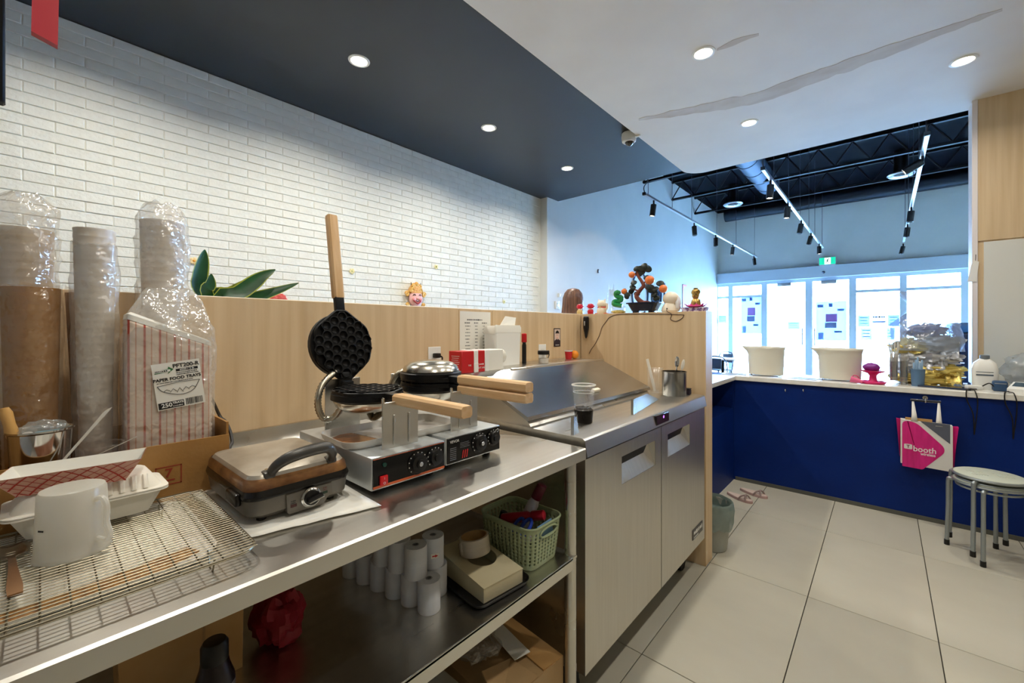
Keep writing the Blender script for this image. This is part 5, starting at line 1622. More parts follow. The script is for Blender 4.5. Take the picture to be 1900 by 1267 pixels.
PINK = mat('pink_plastic', '#d2216b', 0.3)
pp_ = at(1620, 610, y=4.22)
ps = root('pink_stand', 'hot pink two-tier stand with a purple fruit on the counter', 'stand', (pp_.x, 4.19, ZCt))
obj('foot_dish', MB().lathe([(0.07, 0.001), (0.08, 0.016), (0.075, 0.02), (0.045, 0.01), (0.03, 0.018)], 28), PINK, ps)
obj('column', MB().lathe([(0.035, 0.01), (0.024, 0.03), (0.022, 0.06), (0.035, 0.08)], 20), PINK, ps)
obj('upper_dish', MB().lathe([(0.03, 0.076), (0.066, 0.09), (0.074, 0.102), (0.068, 0.102), (0.02, 0.09)], 28), PINK, ps)
pf_ = root('purple_fruit', 'round purple fruit resting on the pink stand', 'fruit', (pp_.x - 0.01, 4.19, ZCt + 0.095))
obj('flesh', MB().blob((0, 0, 0.03), (0.052, 0.048, 0.032), 0.08, 2, 3), mat('purple_skin', '#7b2a86', 0.35), pf_)
obj('tip', MB().lathe([(0.004, 0.058), (0.002, 0.068)], 8), mat('stem_green', '#5b6a2a', 0.7), pf_)
pp2 = root('pink_card', 'pink paper cone lying against the pink stand', 'decoration', (pp_.x - 0.1, 4.13, ZCt))
obj('cone', MB().tube([(0.04, 0.0, 0.014), (-0.03, 0.0, 0.03)], [0.012, 0.024], 12), mat('pink_soft', '#e2668f', 0.5), pp2)
obj('ribbon', MB().tube(bez([(-0.02, 0.0, 0.045), (-0.01, 0.0, 0.06), (0.01, 0, 0.055), (0.02, 0, 0.04)], 12), 0.003, 6), PINK, pp2)

# nested clear cups
for q, du in enumerate((-10, 9)):
    cp_ = at(1668 + du, 610, y=4.26 + 0.01 * q)
    t = root('clear_cup_stack', 'nested stack of clear plastic cups in front of the bagged bundle', 'cups', (cp_.x, 4.24 + 0.02 * q, ZCt), group='clear cup stacks on the counter')
    for i in range(6 if q == 0 else 6):
        obj('cup', MB().lathe([(0.021, 0.0), (0.0245, 0.085), (0.027, 0.087), (0.027, 0.091), (0.0238, 0.089), (0.0205, 0.003)], 20), CLEAR, t, loc=(0, 0, 0.001 + 0.028 * i))
sw_ = at(1658, 610, y=4.24)
t = root('straw_bundle', 'bundle of clear straws standing on the clear cup stack', 'straws', (sw_.x + 0.002, 4.243, ZCt + 0.2))
for i in range(9):
    a = 2 * PI * i / 9
    obj('straw', MB().tube([(0.012 * math.cos(a), 0.012 * math.sin(a), -0.03), (0.03 * math.cos(a), 0.02 * math.sin(a), 0.10 + 0.02 * math.sin(i * 2.1))], 0.004, 6), MILKY, t)
bp_ = at(1703, 610, y=4.23)
t = root('blue_cup', 'smoky blue cup of plastic cutlery beside the clear cup stacks', 'cup', (bp_.x, 4.23, ZCt))
obj('cup', MB().lathe([(0.034, 0.0), (0.04, 0.12), (0.042, 0.122), (0.04, 0.124), (0.032, 0.004)], 26), mat('smoky_blue', '#5f7f9f', 0.3, alpha=0.85), t)
for i in range(5):
    x = -0.022 + 0.011 * i
    obj('cutlery', MB().rbox(x - 0.005, x + 0.005, -0.012 + 0.006 * (i % 3), -0.008 + 0.006 * (i % 3), 0.01, 0.17 + 0.02 * (i % 3), 0.002, 1), mat('cutlery_blue', '#8fb2d2', 0.4), t)

# big bagged bundle
bg = at(1717, 610, y=4.4)
bb_ = root('foil_bundle', 'big clear plastic bag tied over gold and silver foil trays', 'bag', (bg.x, 4.435, ZCt))
GOLD = mat('gold_foil', '#e3cb74', 0.3, 0.5, bump=0.3, bscale=30)
SILV = mat('silver_foil', '#d3d6dc', 0.28, 0.45, bump=0.4, bscale=25)
for q, (dx, dz, rx, rz_, m_, s_) in enumerate(((-0.01, 0.05, 0.17, 0.05, GOLD, 1), (0.07, 0.11, 0.12, 0.05, GOLD, 2), (-0.09, 0.14, 0.09, 0.06, SILV, 3), (0.03, 0.20, 0.15, 0.06, SILV, 4), (-0.06, 0.27, 0.12, 0.05, GOLD, 5), (0.06, 0.31, 0.12, 0.05, SILV, 6))):
    obj('foil_tray', MB().blob((dx, -0.02, dz), (rx * 1.05, 0.1, rz_ * 1.2), 0.45, 3.4, s_ * 3.1, zmin=0.0), m_, bb_, ang=60)
for q, (dx, dz, rx_, m_, s_) in enumerate(((-0.13, 0.20, 0.05, SILV, 21), (0.12, 0.24, 0.06, SILV, 22), (0.0, 0.13, 0.07, GOLD, 23), (0.14, 0.06, 0.05, GOLD, 24), (-0.10, 0.31, 0.05, GOLD, 25), (0.05, 0.16, 0.06, SILV, 26))):
    # crumpled foil leaves folded over the trays
    rings = []
    for i in range(8):
        a_ = i / 7
        rings.append([(dx + rx_ * 1.6 * (j / 7 - 0.5) + 0.02 * noise.noise(V(i, j, s_)), -0.12 + 0.05 * a_ + 0.03 * noise.noise(V(j * 0.9, i * 0.7, s_)), dz + rx_ * 1.5 * (a_ - 0.5) + 0.025 * noise.noise(V(i * 0.8, s_, j * 0.8))) for j in range(8)])
    obj('foil_leaf', MB().loft(rings, False, False, closed=False), m_, bb_, ang=60, solid=0.002)
obj('ribbon_mass', MB().blob((0.0, -0.03, 0.40), (0.10, 0.07, 0.05), 0.5, 4, 8), mat('ribbon_violet', '#8f9ad0', 0.5), bb_)
rings = []
for i in range(40):
    a = 0.34 + 0.66 * i / 39
    z = 0.02 + 0.68 * a
    if a < 0.62: r = 0.185 - 0.06 * max(0, (0.25 - a)) + 0.02 * math.sin(a * 5)
    elif a < 0.82: r = 0.185 - 0.125 * (a - 0.62) / 0.2
    else: r = 0.06 + 0.10 * ((a - 0.82) / 0.18) ** 0.8
    ring = []
    for j in range(40):
        th = 2 * PI * j / 40
        d = V(math.cos(th), math.sin(th), 0)
        nn = noise.noise(d * 2.4 + V(3, 1, a * 6)) + 0.5 * noise.noise(d * 7 + V(9, 1, a * 14))
        k = r * (1 + (0.1 if a < 0.62 else 0.2) * nn)
        ring.append((d.x * k, d.y * k * 0.72, z + 0.02 * nn * (a > 0.8)))
    rings.append(ring)
obj('clear_bag', MB().loft(rings, cap0=False, cap1=False), film('bundle_film', '#c3d2e4', white=0.36, rough=0.14, gloss=0.2, bump=0.9, bscale=14, tint='#dbe4ef'), bb_, ang=70)
# things right of the bundle
tp_ = at(1760, 610, y=4.2)
t = root('flat_tablet', 'dark flat tablet lying on the counter before the bundle', 'tablet', (tp_.x - 0.02, 4.21, ZCt), rz=R(-10))
obj('body', MB().rbox(-0.13, 0.13, -0.05, 0.05, 0.0005, 0.012, 0.004), mat('tablet_dark', '#20304a', 0.3), t)
obj('screen', MB().box(-0.115, 0.115, -0.042, 0.042, 0.012, 0.0126), mat('screen_dark', '#0c1626', 0.12), t)
lo_ = at(1827, 610, y=4.32)
t = root('lotion_bottle', 'white plastic jug bottle with a grey cap on the counter', 'bottle', (lo_.x, 4.32, ZCt))
obj('body', MB().loft([[(x, y, z) for x, y in rrect(0.062 * k, 0.045 * k, 0.03 * k)] for k, z in ((0.95, 0), (1.0, 0.01), (1.0, 0.14), (0.85, 0.18), (0.45, 0.205), (0.36, 0.21))]), WHITE, t)
obj('cap', MB().lathe([(0.024, 0.208), (0.024, 0.232), (0.02, 0.236)], 20), mat('cap_grey', '#6f7880', 0.4), t)
for (za, zb) in ((0.095, 0.105), (0.118, 0.122)):
    obj('label_bar', MB().box(-0.045, 0.035, -0.0462, -0.0448, za, zb), mat('label_slate', '#5b6672', 0.5), t)
wc = at(1800, 610, y=4.2)
t = root('white_charger', 'white charger block with a cable at the bottle foot', 'charger', (wc.x + 0.02, 4.235, ZCt), rz=R(20))
obj('block', MB().rbox(-0.04, 0.04, -0.02, 0.02, 0.0005, 0.03, 0.006), WHITE, t)
obj('cable', MB().tube(bez([(0.03, -0.01, 0.02), (0.06, -0.035, 0.05), (0.08, -0.045, 0.03), (0.1, -0.05, 0.006)], 18), 0.0035, 6), BLACK, t)
for n_, (u, lab) in enumerate(((1793, 'dark cable loop hanging over the counter edge near the tablet'), (1864, 'dark cable loop hanging over the counter edge near the clear bag'))):
    e = at(u, 610, y=YC - 0.03)
    t = root('hanging_cable', lab, 'cable', (e.x, YC - 0.035, ZCt))
    obj('lead', MB().tube(bez([(0.06, 0.14, 0.006), (0.02, 0.06, 0.012), (0.0, 0.0, 0.004), (0.003, -0.002, -0.06), (0.03, -0.004, -0.15), (0.035, 0.0, -0.28)], 26), 0.0035, 6), BLACK, t)
    obj('lead_return', MB().tube(bez([(0.02, 0.12, 0.006), (0.03, 0.04, 0.01), (0.04, 0.0, 0.002), (0.05, -0.002, -0.08), (0.035, 0.0, -0.28)], 20), 0.003, 6), BLACK, t)
cb_ = at(1885, 610, y=4.36)
t = root('clear_goods_bag', 'crumpled clear bag of goods against the white board', 'bag', (cb_.x + 0.12, 4.43, ZCt))
obj('film', MB().blob((0, 0, 0.13), (0.17, 0.12, 0.14), 0.3, 2.8, 6, zmin=0.001), film('goods_film', '#c9d2d8', white=0.45, gloss=0.15, bump=0.9, bscale=14), t)
obj('contents', MB().rbox(-0.12, 0.12, -0.07, 0.07, 0.002, 0.09, 0.02), mat('goods_grey', '#8f98a2', 0.6), t)
t = root('card_terminal', 'white card terminal with a dark screen on the counter', 'card reader', (at(1892, 610, y=4.2).x, 4.2, ZCt), rz=R(-20))
obj('body', MB().loft([[(-0.04, -0.07, 0.0005), (0.04, -0.07, 0.0005), (0.04, 0.07, 0.0005), (-0.04, 0.07, 0.0005)], [(-0.04, -0.07, 0.03), (0.04, -0.07, 0.03), (0.04, 0.07, 0.065), (-0.04, 0.07, 0.065)]]), WHITE, t, smooth=False)
obj('screen', MB().add([(-0.03, -0.02, 0.0435), (0.03, -0.02, 0.0435), (0.03, 0.06, 0.0635), (-0.03, 0.06, 0.0635)], [(0, 1, 2, 3)]), mat('screen_teal', '#24465c', 0.2), t)
t = root('dark_pouch', 'small dark blue pouch beside the white bottle', 'pouch', (at(1855, 610, y=4.24).x, 4.24, ZCt))
obj('body', MB().rbox(-0.034, 0.034, -0.025, 0.025, 0.0005, 0.07, 0.012), mat('pouch_blue', '#2d4b6e', 0.5), t)
obj('zip', MB().box(-0.026, 0.026, -0.0262, -0.025, 0.05, 0.055), ALU, t)
# dark cooler beyond the counter
dc = at(1768, 610, y=6.0)
t = root('drink_cooler', 'dark blue drink cooler with small lights behind the counter', 'cooler', (dc.x + 0.42, 6.3, 0))
cbod = obj('cabinet', MB().rbox(-0.42, 0.42, -0.3, 0.3, 0.0, 1.3, 0.02), mat('cooler_blue', '#0c2b57', 0.3), t)
obj('lid', MB().rbox(-0.43, 0.43, -0.31, 0.31, 1.3, 1.4, 0.03), mat('cooler_lid', '#3c6ea6', 0.3), t)
rnd = random.Random(4)
for q in range(22):
    x, z = rnd.uniform(-0.38, 0.05), rnd.choice((0.72, 0.8, 0.86, 0.93, 1.0))
    obj('indicator', MB().box(x, x + rnd.choice((0.012, 0.03)), -0.302, -0.3, z, z + 0.012), mat('indicator_pale', '#bcd4ee', 0.4, emit='#bcd4ee', estr=0.6), cbod)
# tag on the pillar edge
tgp = at(1806, 500, y=YPIL - 0.012)
t = root('price_tag', 'white tag hanging on the pale pillar edge', 'tag', tgp + V(0, -0.002, 0))
obj('card', MB().add([(-0.03, 0, -0.09), (0.015, 0, -0.09), (0.028, 0, 0.055), (0.0, 0, 0.07), (-0.012, 0, 0.03)], [(0, 1, 2, 3, 4)]), WHITE, t, smooth=False, solid=0.003)
obj('string', MB().tube([(0.01, 0, 0.06), (0.012, 0.002, 0.11)], 0.0015, 5), INK, t)

# ================================================================ TOTE BAG ON THE COUNTER FRONT
YTB = 4.03
a_, b_ = at(1671, 780, y=YTB), at(1768, 792, y=YTB)
c_, d_ = at(1672, 866, y=YTB), at(1768, 874, y=YTB)
tx0, tx1 = a_.x, b_.x
tz1, tz0 = (a_.z + b_.z) / 2 + 0.012, (c_.z + d_.z) / 2 + 0.005
tbg = root('tote_bag', 'pink and white shopping tote hanging on the navy counter front', 'tote bag', ((tx0 + tx1) / 2, YTB, tz0))
TW, TH = (tx1 - tx0) / 2, tz1 - tz0
def zt(x): return -0.012 * x / TW
TWH = mat('tote_white', '#dcdad4', 0.55, bump=0.1, bscale=20)
TPK = mat('tote_pink', '#d81e7c', 0.45, col2='#c4166c', nscale=(40, 4, 6), bump=0.15, bscale=18)
TGR = mat('tote_grey', '#565a66', 0.5, bump=0.2, bscale=18)
mb = MB().loft([[(-TW, 0, 0.01), (TW, 0, 0.0), (TW, 0.07, 0.0), (-TW, 0.07, 0.01)], [(-TW * 1.0, 0, TH), (TW * 1.0, 0, TH - 0.012), (TW * 1.0, 0.062, TH - 0.012), (-TW, 0.062, TH)]])
body_t = obj('body', mb, TWH, tbg, smooth=False)
# big pink rounded triangle
def smooth_poly(P, n=6):
    out = []
    m_ = len(P)
    for i in range(m_):
        A, B, C = V(*P[i - 1][:2]), V(*P[i][:2]), V(*P[(i + 1) % m_][:2])
        r_ = P[i][2]
        p0 = B + (A - B).normalized() * r_
        p1 = B + (C - B).normalized() * r_
        for k in range(n + 1):
            s_ = k / n
            q = p0 * (1 - s_) ** 2 + B * 2 * s_ * (1 - s_) + p1 * s_ ** 2
            out.append((q.x, q.y))
    return out
def tpx(u, v):
    p = at(u, v, y=YTB)
    return (p.x - (tx0 + tx1) / 2, p.z - tz0)
poly = [tpx(1674, 780) + (0.03,), tpx(1698, 782) + (0.04,), tpx(1759, 836) + (0.05,), tpx(1712, 871) + (0.01,), tpx(1674, 864) + (0.004,)]
obj('pink_shape', MB().prism(smooth_poly(poly), -0.0012, 0.0, 'y'), TPK, body_t, smooth=False)
poly = [tpx(1707, 781) + (0.003,), tpx(1763, 788) + (0.003,), tpx(1763, 824) + (0.003,)]
obj('grey_corner', MB().prism(smooth_poly(poly), -0.0012, 0.0, 'y'), TGR, body_t, smooth=False)
obj('side_gusset', MB().loft([[(-TW - 0.002, 0.005, 0.05), (-TW - 0.004, 0.055, 0.05), (-TW, 0.03, 0.05)], [(-TW - 0.022, 0.01, TH), (-TW - 0.022, 0.05, TH), (-TW, 0.03, TH)]]), TPK, body_t, smooth=False)
obj('side_gusset', MB().loft([[(TW + 0.002, 0.005, 0.03), (TW + 0.012, 0.055, 0.03), (TW, 0.03, 0.03)], [(TW + 0.028, 0.01, TH - 0.016), (TW + 0.028, 0.05, TH - 0.016), (TW, 0.03, TH - 0.016)]]), TPK, body_t, smooth=False)
obj('tan_lining', MB().box(-TW * 0.8, TW * 0.25, 0.02, 0.05, TH - 0.02, TH + 0.012), CARDL, tbg)
l0, l1 = tpx(1696, 778), tpx(1742, 788)
h0_, h1_ = tpx(1694, 744), tpx(1743, 747)
for (x, z, hx, hz_) in ((l0[0], l0[1], h0_[0], h0_[1]), (l1[0], l1[1], h1_[0], h1_[1])):
    obj('strap', MB().loft([[(x - 0.016, -0.001, z - 0.012), (x + 0.018, -0.001, z - 0.012)], [(x - 0.012, 0.01, z + 0.03), (x + 0.014, 0.01, z + 0.03)], [(hx - 0.004, 0.05, hz_), (hx + 0.006, 0.05, hz_)]], False, False, closed=False), TWH, tbg, solid=0.002)
obj('handle_bar', MB().tube([(h0_[0] - 0.01, 0.05, h0_[1]), (h1_[0] + 0.01, 0.05, h1_[1])], 0.008, 10), mat('bar_navy', '#141a2c', 0.4), tbg)
obj('handle_clasp', MB().rbox(h0_[0] - 0.012, h1_[0] + 0.012, 0.05, 0.056, h0_[1] - 0.008, h0_[1] + 0.01, 0.002, 1), CHROME, tbg)
cx_, cz_ = tpx(1685, 828)
lg_ = obj('logo_tile', MB().prism([(cx_ + x, cz_ + z) for x, z in rrect(0.021, 0.017, 0.006)], -0.0024, -0.0012, 'y'), TWH, body_t, smooth=False)
writing('logo_letter', 'T', 0.027, mat('tote_ink', '#7c1246', 0.5), lg_, Matrix.Translation((cx_, -0.0027, cz_)) @ FNY, bold=0.001)
tx_, tz_ = tpx(1694, 833)
writing('logo_text', 'booth', 0.054, WHITE, body_t, Matrix.Translation((tx_, -0.0016, tz_ + 0.004)) @ FNY, 'LEFT', bold=0.0006, width=tpx(1736, 833)[0] - tx_)
wx_, wz_ = tpx(1721, 842.5)
writing('logo_text', 'wireless', 0.028, WHITE, body_t, Matrix.Translation((tpx(1708, 842)[0], -0.0016, wz_ - 0.004)) @ FNY, 'LEFT', bold=0.0005, width=tpx(1736, 842)[0] - tpx(1708, 842)[0])
hk = root('tote_hook', 'small chrome hook on the navy counter holding the tote bag', 'hook', ((tx0 + tx1) / 2 + (h0_[0] + h1_[0]) / 2, YC, tz0 + h0_[1]))
obj('hook', MB().tube(bez([(0, 0, 0.02), (0, -0.02, 0.022), (0, -0.042, 0.004), (0, -0.032, -0.012), (0, -0.02, -0.006)], 16), 0.004, 8), CHROME, hk)
obj('plate', MB().lathe([(0.014, -0.003), (0.014, 0.0)], 18, (0, 0, 0.02), 'y'), CHROME, hk)

# ================================================================ STOOLS (two nested)
STT = mat('tube_grey', '#9ba3a6', 0.35, 0.7)
SEATM = mat('seat_pale', '#bcc2b4', 0.5)


def stool(x, y, z, rot, label, seat_h=0.455):
    t = root('round_stool', label, 'stool', (x, y, z), rz=rot)
    R_ = 0.150
    s = obj('seat', MB().lathe([(0.001, seat_h + 0.004), (R_ * 0.93, seat_h + 0.004), (R_ * 0.99, seat_h), (R_, seat_h - 0.006), (R_ * 0.985, seat_h - 0.013), (0.001, seat_h - 0.012)], 44), SEATM, t)
    obj('seat_ring', MB().tube([(R_ * math.cos(a), R_ * math.sin(a), seat_h - 0.008) for a in [2 * PI * q / 44 for q in range(44)]], 0.008, 8, closed=True), STT, t)
    obj('under_ring', MB().tube([(0.135 * math.cos(a), 0.135 * math.sin(a), seat_h - 0.034) for a in [2 * PI * q / 44 for q in range(44)]], 0.007, 8, closed=True), STT, t)
    for gx in (-0.055, 0.055):
        for gy in (-0.03, 0.03):
            for i in range(6):
                xx = gx - 0.03 + i * 0.012
                obj('pressed_rib', MB().box(xx - 0.002, xx + 0.002, gy - 0.012, gy + 0.012, seat_h + 0.0035, seat_h + 0.0062), SEATM, s)
    for k in range(4):
        a = R(45 + 90 * k)
        ca, sa = math.cos(a), math.sin(a)
        P = bez([(0.05 * ca, 0.05 * sa, seat_h - 0.024), (0.12 * ca, 0.12 * sa, seat_h - 0.024), (0.158 * ca, 0.158 * sa, seat_h - 0.026), (0.1715 * ca, 0.1715 * sa, seat_h - 0.042), (0.173 * ca, 0.173 * sa, seat_h - 0.2), (0.178 * ca, 0.178 * sa, 0.02)], 30)
        lg = obj('leg', MB().tube(P, 0.0105, 10), STT, t)
        obj('foot_cap', MB().lathe([(0.0125, 0.0), (0.013, 0.003), (0.0125, 0.032)], 14, (0.178 * ca, 0.178 * sa, 0)), BLACK, lg)
    return t


stool(0.462, 3.70, 0.0, R(30), 'lower round grey metal stool of the nested pair by the navy counter', 0.442)
stool(0.462, 3.70, 0.038, R(17), 'upper round stool with pale ribbed seat nested over another stool', 0.445)

# ================================================================ BIN AND SLIPPERS
bn = root('waste_bin', 'small grey waste bin lined with a green-grey bag by the wing wall', 'bin', (-0.80, 2.755, 0))
obj('tub', MB().lathe([(0.085, 0.001), (0.088, 0.004), (0.112, 0.27), (0.116, 0.272), (0.116, 0.278), (0.108, 0.27), (0.086, 0.008)], 30), mat('bin_grey', '#9c9e94', 0.5), bn)
rings = []
for i, (r, z) in enumerate(((0.10, 0.22), (0.108, 0.27), (0.114, 0.29), (0.122, 0.282), (0.126, 0.23), (0.124, 0.17), (0.118, 0.14))):
    ring = []
    for j in range(40):
        th = 2 * PI * j / 40
        nn = noise.noise(V(math.cos(th) * 3, math.sin(th) * 3, i * 0.6)) + 0.6 * noise.noise(V(math.cos(th) * 9, math.sin(th) * 9, i))
        k = r * (1 + 0.07 * nn)
        ring.append((k * math.cos(th), k * math.sin(th), z + 0.02 * nn * (i > 3)))
    rings.append(ring)
obj('bin_liner', MB().loft(rings, cap0=True, cap1=False), film('liner_film', '#8fa5a0', white=0.72, gloss=0.12, bump=0.8, bscale=16), bn, ang=60)
for q, (u, v, rz, lab) in enumerate(((1372, 925, -25, 'pale pink slipper with crossed straps on the tiles by the counter'), (1398, 917, -18, 'pale pink slipper lying nearer the navy counter corner'))):
    p = at(u, v, z=0)
    t = root('slipper', lab, 'slipper', (p.x, p.y, 0), rz=R(rz))
    ol = [(0.11 * math.cos(a) + (0.0), (0.038 + 0.008 * math.cos(a)) * math.sin(a)) for a in [2 * PI * k / 28 for k in range(28)]]
    obj('sole', MB().prism(ol, 0.0005, 0.018, 'z'), mat('slipper_pink', '#b89a96', 0.7), t)
    obj('insole', MB().prism([(x * 0.93, y * 0.9) for x, y in ol], 0.018, 0.0205, 'z'), mat('slipper_in', '#cdb9ae', 0.7), t)
    for s_ in (1, -1):
        obj('strap', MB().tube(bez([(0.02, 0.04 * s_, 0.012), (0.04, 0.028 * s_, 0.04), (0.06, -0.012 * s_, 0.045), (0.075, -0.03 * s_, 0.014)], 14), 0.006, 7), mat('slipper_strap', '#8f7d7a', 0.7), t)

# ================================================================ TRACK LIGHTS
ZTR = 3.0
TRK = mat('track_metal', '#c9ced6', 0.3, 0.8)
HEADM = mat('head_black', '#0b0c10', 0.4)
LIT = mat('spot_lit', '#fff3dd', 0.4, emit='#fff0d0', estr=22.0)
UNLIT = mat('spot_unlit', '#3a3d42', 0.2)


def track(x, y0, y1, heads, label, wires):
    t = root('track_light', label, 'track light', (x, y0, ZTR))
    obj('rail', MB().rbox(-0.018, 0.018, 0, y1 - y0, 0.0, 0.03, 0.003, 1), TRK, t)
    obj('end_cap', MB().rbox(-0.02, 0.02, -0.03, 0.0, -0.002, 0.034, 0.004), HEADM, t)
    obj('feed_cable', MB().tube(bez([(0, 0.0, 0.03), (0, -0.02, 0.1), (0, 0.10, 0.24), (0, 0.12, 0.6), (0, 0.12, ZB - ZTR)], 22), 0.006, 6), HEADM, t)
    for yw in wires:
        obj('hanger_wire', MB().tube([(0, yw - y0, 0.03), (0, yw - y0, ZB - ZTR)], 0.0035, 6), mat('hanger_grey', '#3f4654', 0.4, 0.6), t)
    for (y, lit, tilt) in heads:
        h = obj('spot_arm', MB().tube([(0, y - y0, 0.0), (0, y - y0, -0.055)], 0.012, 8), HEADM, t)
        mb = MB(); mb.T = Matrix.Translation((0, y - y0, -0.05)) @ Matrix.Rotation(R(tilt), 4, 'Y')
        mb.lathe([(0.03, 0.0), (0.036, -0.006), (0.036, -0.15), (0.030, -0.152), (0.030, -0.142)], 20, cap1=False)
        obj('spot_can', mb, HEADM, h)
        mb = MB(); mb.T = Matrix.Translation((0, y - y0, -0.05)) @ Matrix.Rotation(R(tilt), 4, 'Y')
        mb.lathe([(0.031, -0.144), (0.02, -0.146), (0.001, -0.146)], 20, cap0=False)
        obj('spot_lens', mb, LIT if lit else UNLIT, h)
        if lit:
            ld = bpy.data.lights.new('spot_lamp', 'SPOT'); ld.energy = 60; ld.spot_size = R(60); ld.color = (1, 0.88, 0.7); ld.shadow_soft_size = 0.03
            lo = bpy.data.objects.new('spot_lamp', ld); COL.objects.link(lo); lo.parent = h
            lo.location = Matrix.Translation((0, y - y0, -0.05)) @ Matrix.Rotation(R(tilt), 4, 'Y') @ V(0, 0, -0.16)
            lo.rotation_euler = (0, R(tilt), 0)
    return t


def yat(u, v):
    return at(u, v, z=ZTR).y


hd = lambda L: [(at(u, 610, x=L[0]).y, lit, tl_) for u, lit, tl_ in L[1]]
x1 = -2.23
track(x1, yat(1198, 362), 11.1, [(at(u, v, x=x1).y, l, tt) for u, v, l, tt in ((1213, 375, 1, 8), (1288, 414, 0, -4), (1328, 436, 0, 0), (1360, 452, 1, 6), (1399, 472, 0, -6))], 'suspended track light with five heads along the plain left wall', (5.1, 5.9, 6.7, 8.0, 9.3, 10.9))
x2 = -0.95
track(x2, yat(1422, 315), 10.7, [(at(u, v, x=x2).y, l, tt) for u, v, l, tt in ((1430, 335, 1, 4), (1462, 376, 1, 5), (1487, 412, 0, 10), (1505, 438, 0, 14), (1520, 459, 1, 0))], 'suspended track light over the two glass doors', (5.6, 6.6, 7.6, 8.6, 9.4, 10.6))
x3 = 0.275
track(x3, yat(1723, 252), 11.0, [(at(u, v, x=x3).y, l, tt) for u, v, l, tt in ((1712, 290, 1, 60), (1691, 380, 0, 6), (1684, 410, 0, 6), (1676, 438, 0, 12))], 'suspended track light with a glaring spot beside the wooden pillar', (5.2, 6.2, 7.4, 8.8, 10.2))

# exit sign
ex = at(1535, 484, y=YF - 0.16)
t = root('exit_sign', 'green running man exit sign above the glass doors', 'sign', (ex.x, YF - 0.13, ex.z))
EXG = mat('exit_green', '#12b183', 0.4, emit='#12b183', estr=0.9)
EXW = mat('exit_white', '#f3fff8', 0.4, emit='#eafff5', estr=1.4)
hs = obj('housing', MB().rbox(-0.155, 0.155, -0.03, 0.02, -0.085, 0.085, 0.005), mat('sign_white', '#dfe8ee', 0.4), t)
obj('green_face', MB().box(-0.148, 0.148, -0.032, -0.03, -0.078, 0.078), EXG, hs)
pnl = obj('white_panel', MB().box(-0.05, 0.062, -0.034, -0.032, -0.072, 0.072), EXW, hs)
mb = MB()
def stroke(p, q, w):
    p, q = V(*p), V(*q)
    d = (q - p).normalized(); n_ = V(-d.y, d.x) * w
    mb.loft([[(a.x, -0.0352, a.y), (b.x, -0.0352, b.y)] for a, b in (((p + n_), (p - n_)), ((q + n_), (q - n_)))], False, False, closed=False)
stroke((0.012, 0.035), (-0.002, -0.008), 0.011)
stroke((-0.002, -0.008), (0.024, -0.026), 0.007); stroke((0.024, -0.026), (0.014, -0.058), 0.006)
stroke((-0.002, -0.008), (-0.016, -0.038), 0.007); stroke((-0.016, -0.038), (-0.042, -0.044), 0.006)
stroke((0.012, 0.032), (0.036, 0.012), 0.005); stroke((0.010, 0.032), (-0.022, 0.026), 0.005); stroke((-0.022, 0.026), (-0.034, 0.006), 0.005)
obj('running_man', mb, mat('exit_dark', '#0a5a48', 0.5), pnl, smooth=False)
obj('man_head', MB().prism([(0.021 + 0.011 * math.cos(a), 0.052 + 0.011 * math.sin(a)) for a in [2 * PI * q / 14 for q in range(14)]], -0.0353, -0.0345, 'y'), mat('exit_dark', '#0a5a48', 0.5), pnl)
obj('mount', MB().box(-0.14, 0.14, 0.02, 0.13, 0.03, 0.09), mat('sign_white', '#dfe8ee', 0.4), t)
sn = at(1528, 505, y=YF - 0.12)
t = root('motion_sensor', 'small dark round sensor on the header above the doors', 'sensor', (sn.x, YF - 0.121, sn.z))
obj('dome', MB().lathe([(0.03, 0.0), (0.028, -0.015), (0.012, -0.024), (0.001, -0.025)], 18, (0, 0, 0), 'y'), mat('sensor_dark', '#33435c', 0.3), t)
obj('ring', MB().lathe([(0.034, 0.0), (0.036, -0.006), (0.03, -0.008)], 20, (0, 0, 0), 'y', cap0=False, cap1=False), ALU, t)

# dome camera at the soffit edge
dcm = at(1167, 266, z=2.985)
t = root('dome_camera', 'white dome security camera under the charcoal ceiling at the soffit edge', 'camera', (dcm.x, dcm.y, ZC))
obj('base', MB().lathe([(0.05, 0.0), (0.062, -0.01), (0.066, -0.04), (0.06, -0.08), (0.045, -0.092)], 30), WHITE, t)
obj('eye_ball', MB().ball((0.012, -0.016, -0.092), 0.037, 20, 14), mat('lens_black', '#10131a', 0.08, coat=1.0), t)
obj('eye_ring', MB().tube([(0.012 + 0.043 * math.cos(a), -0.016 + 0.043 * math.sin(a), -0.09) for a in [2 * PI * q / 24 for q in range(24)]], 0.007, 8, closed=True), WHITE, t)
obj('bracket', MB().rbox(0.04, 0.105, -0.015, 0.015, -0.06, -0.03, 0.004), WHITE, t)

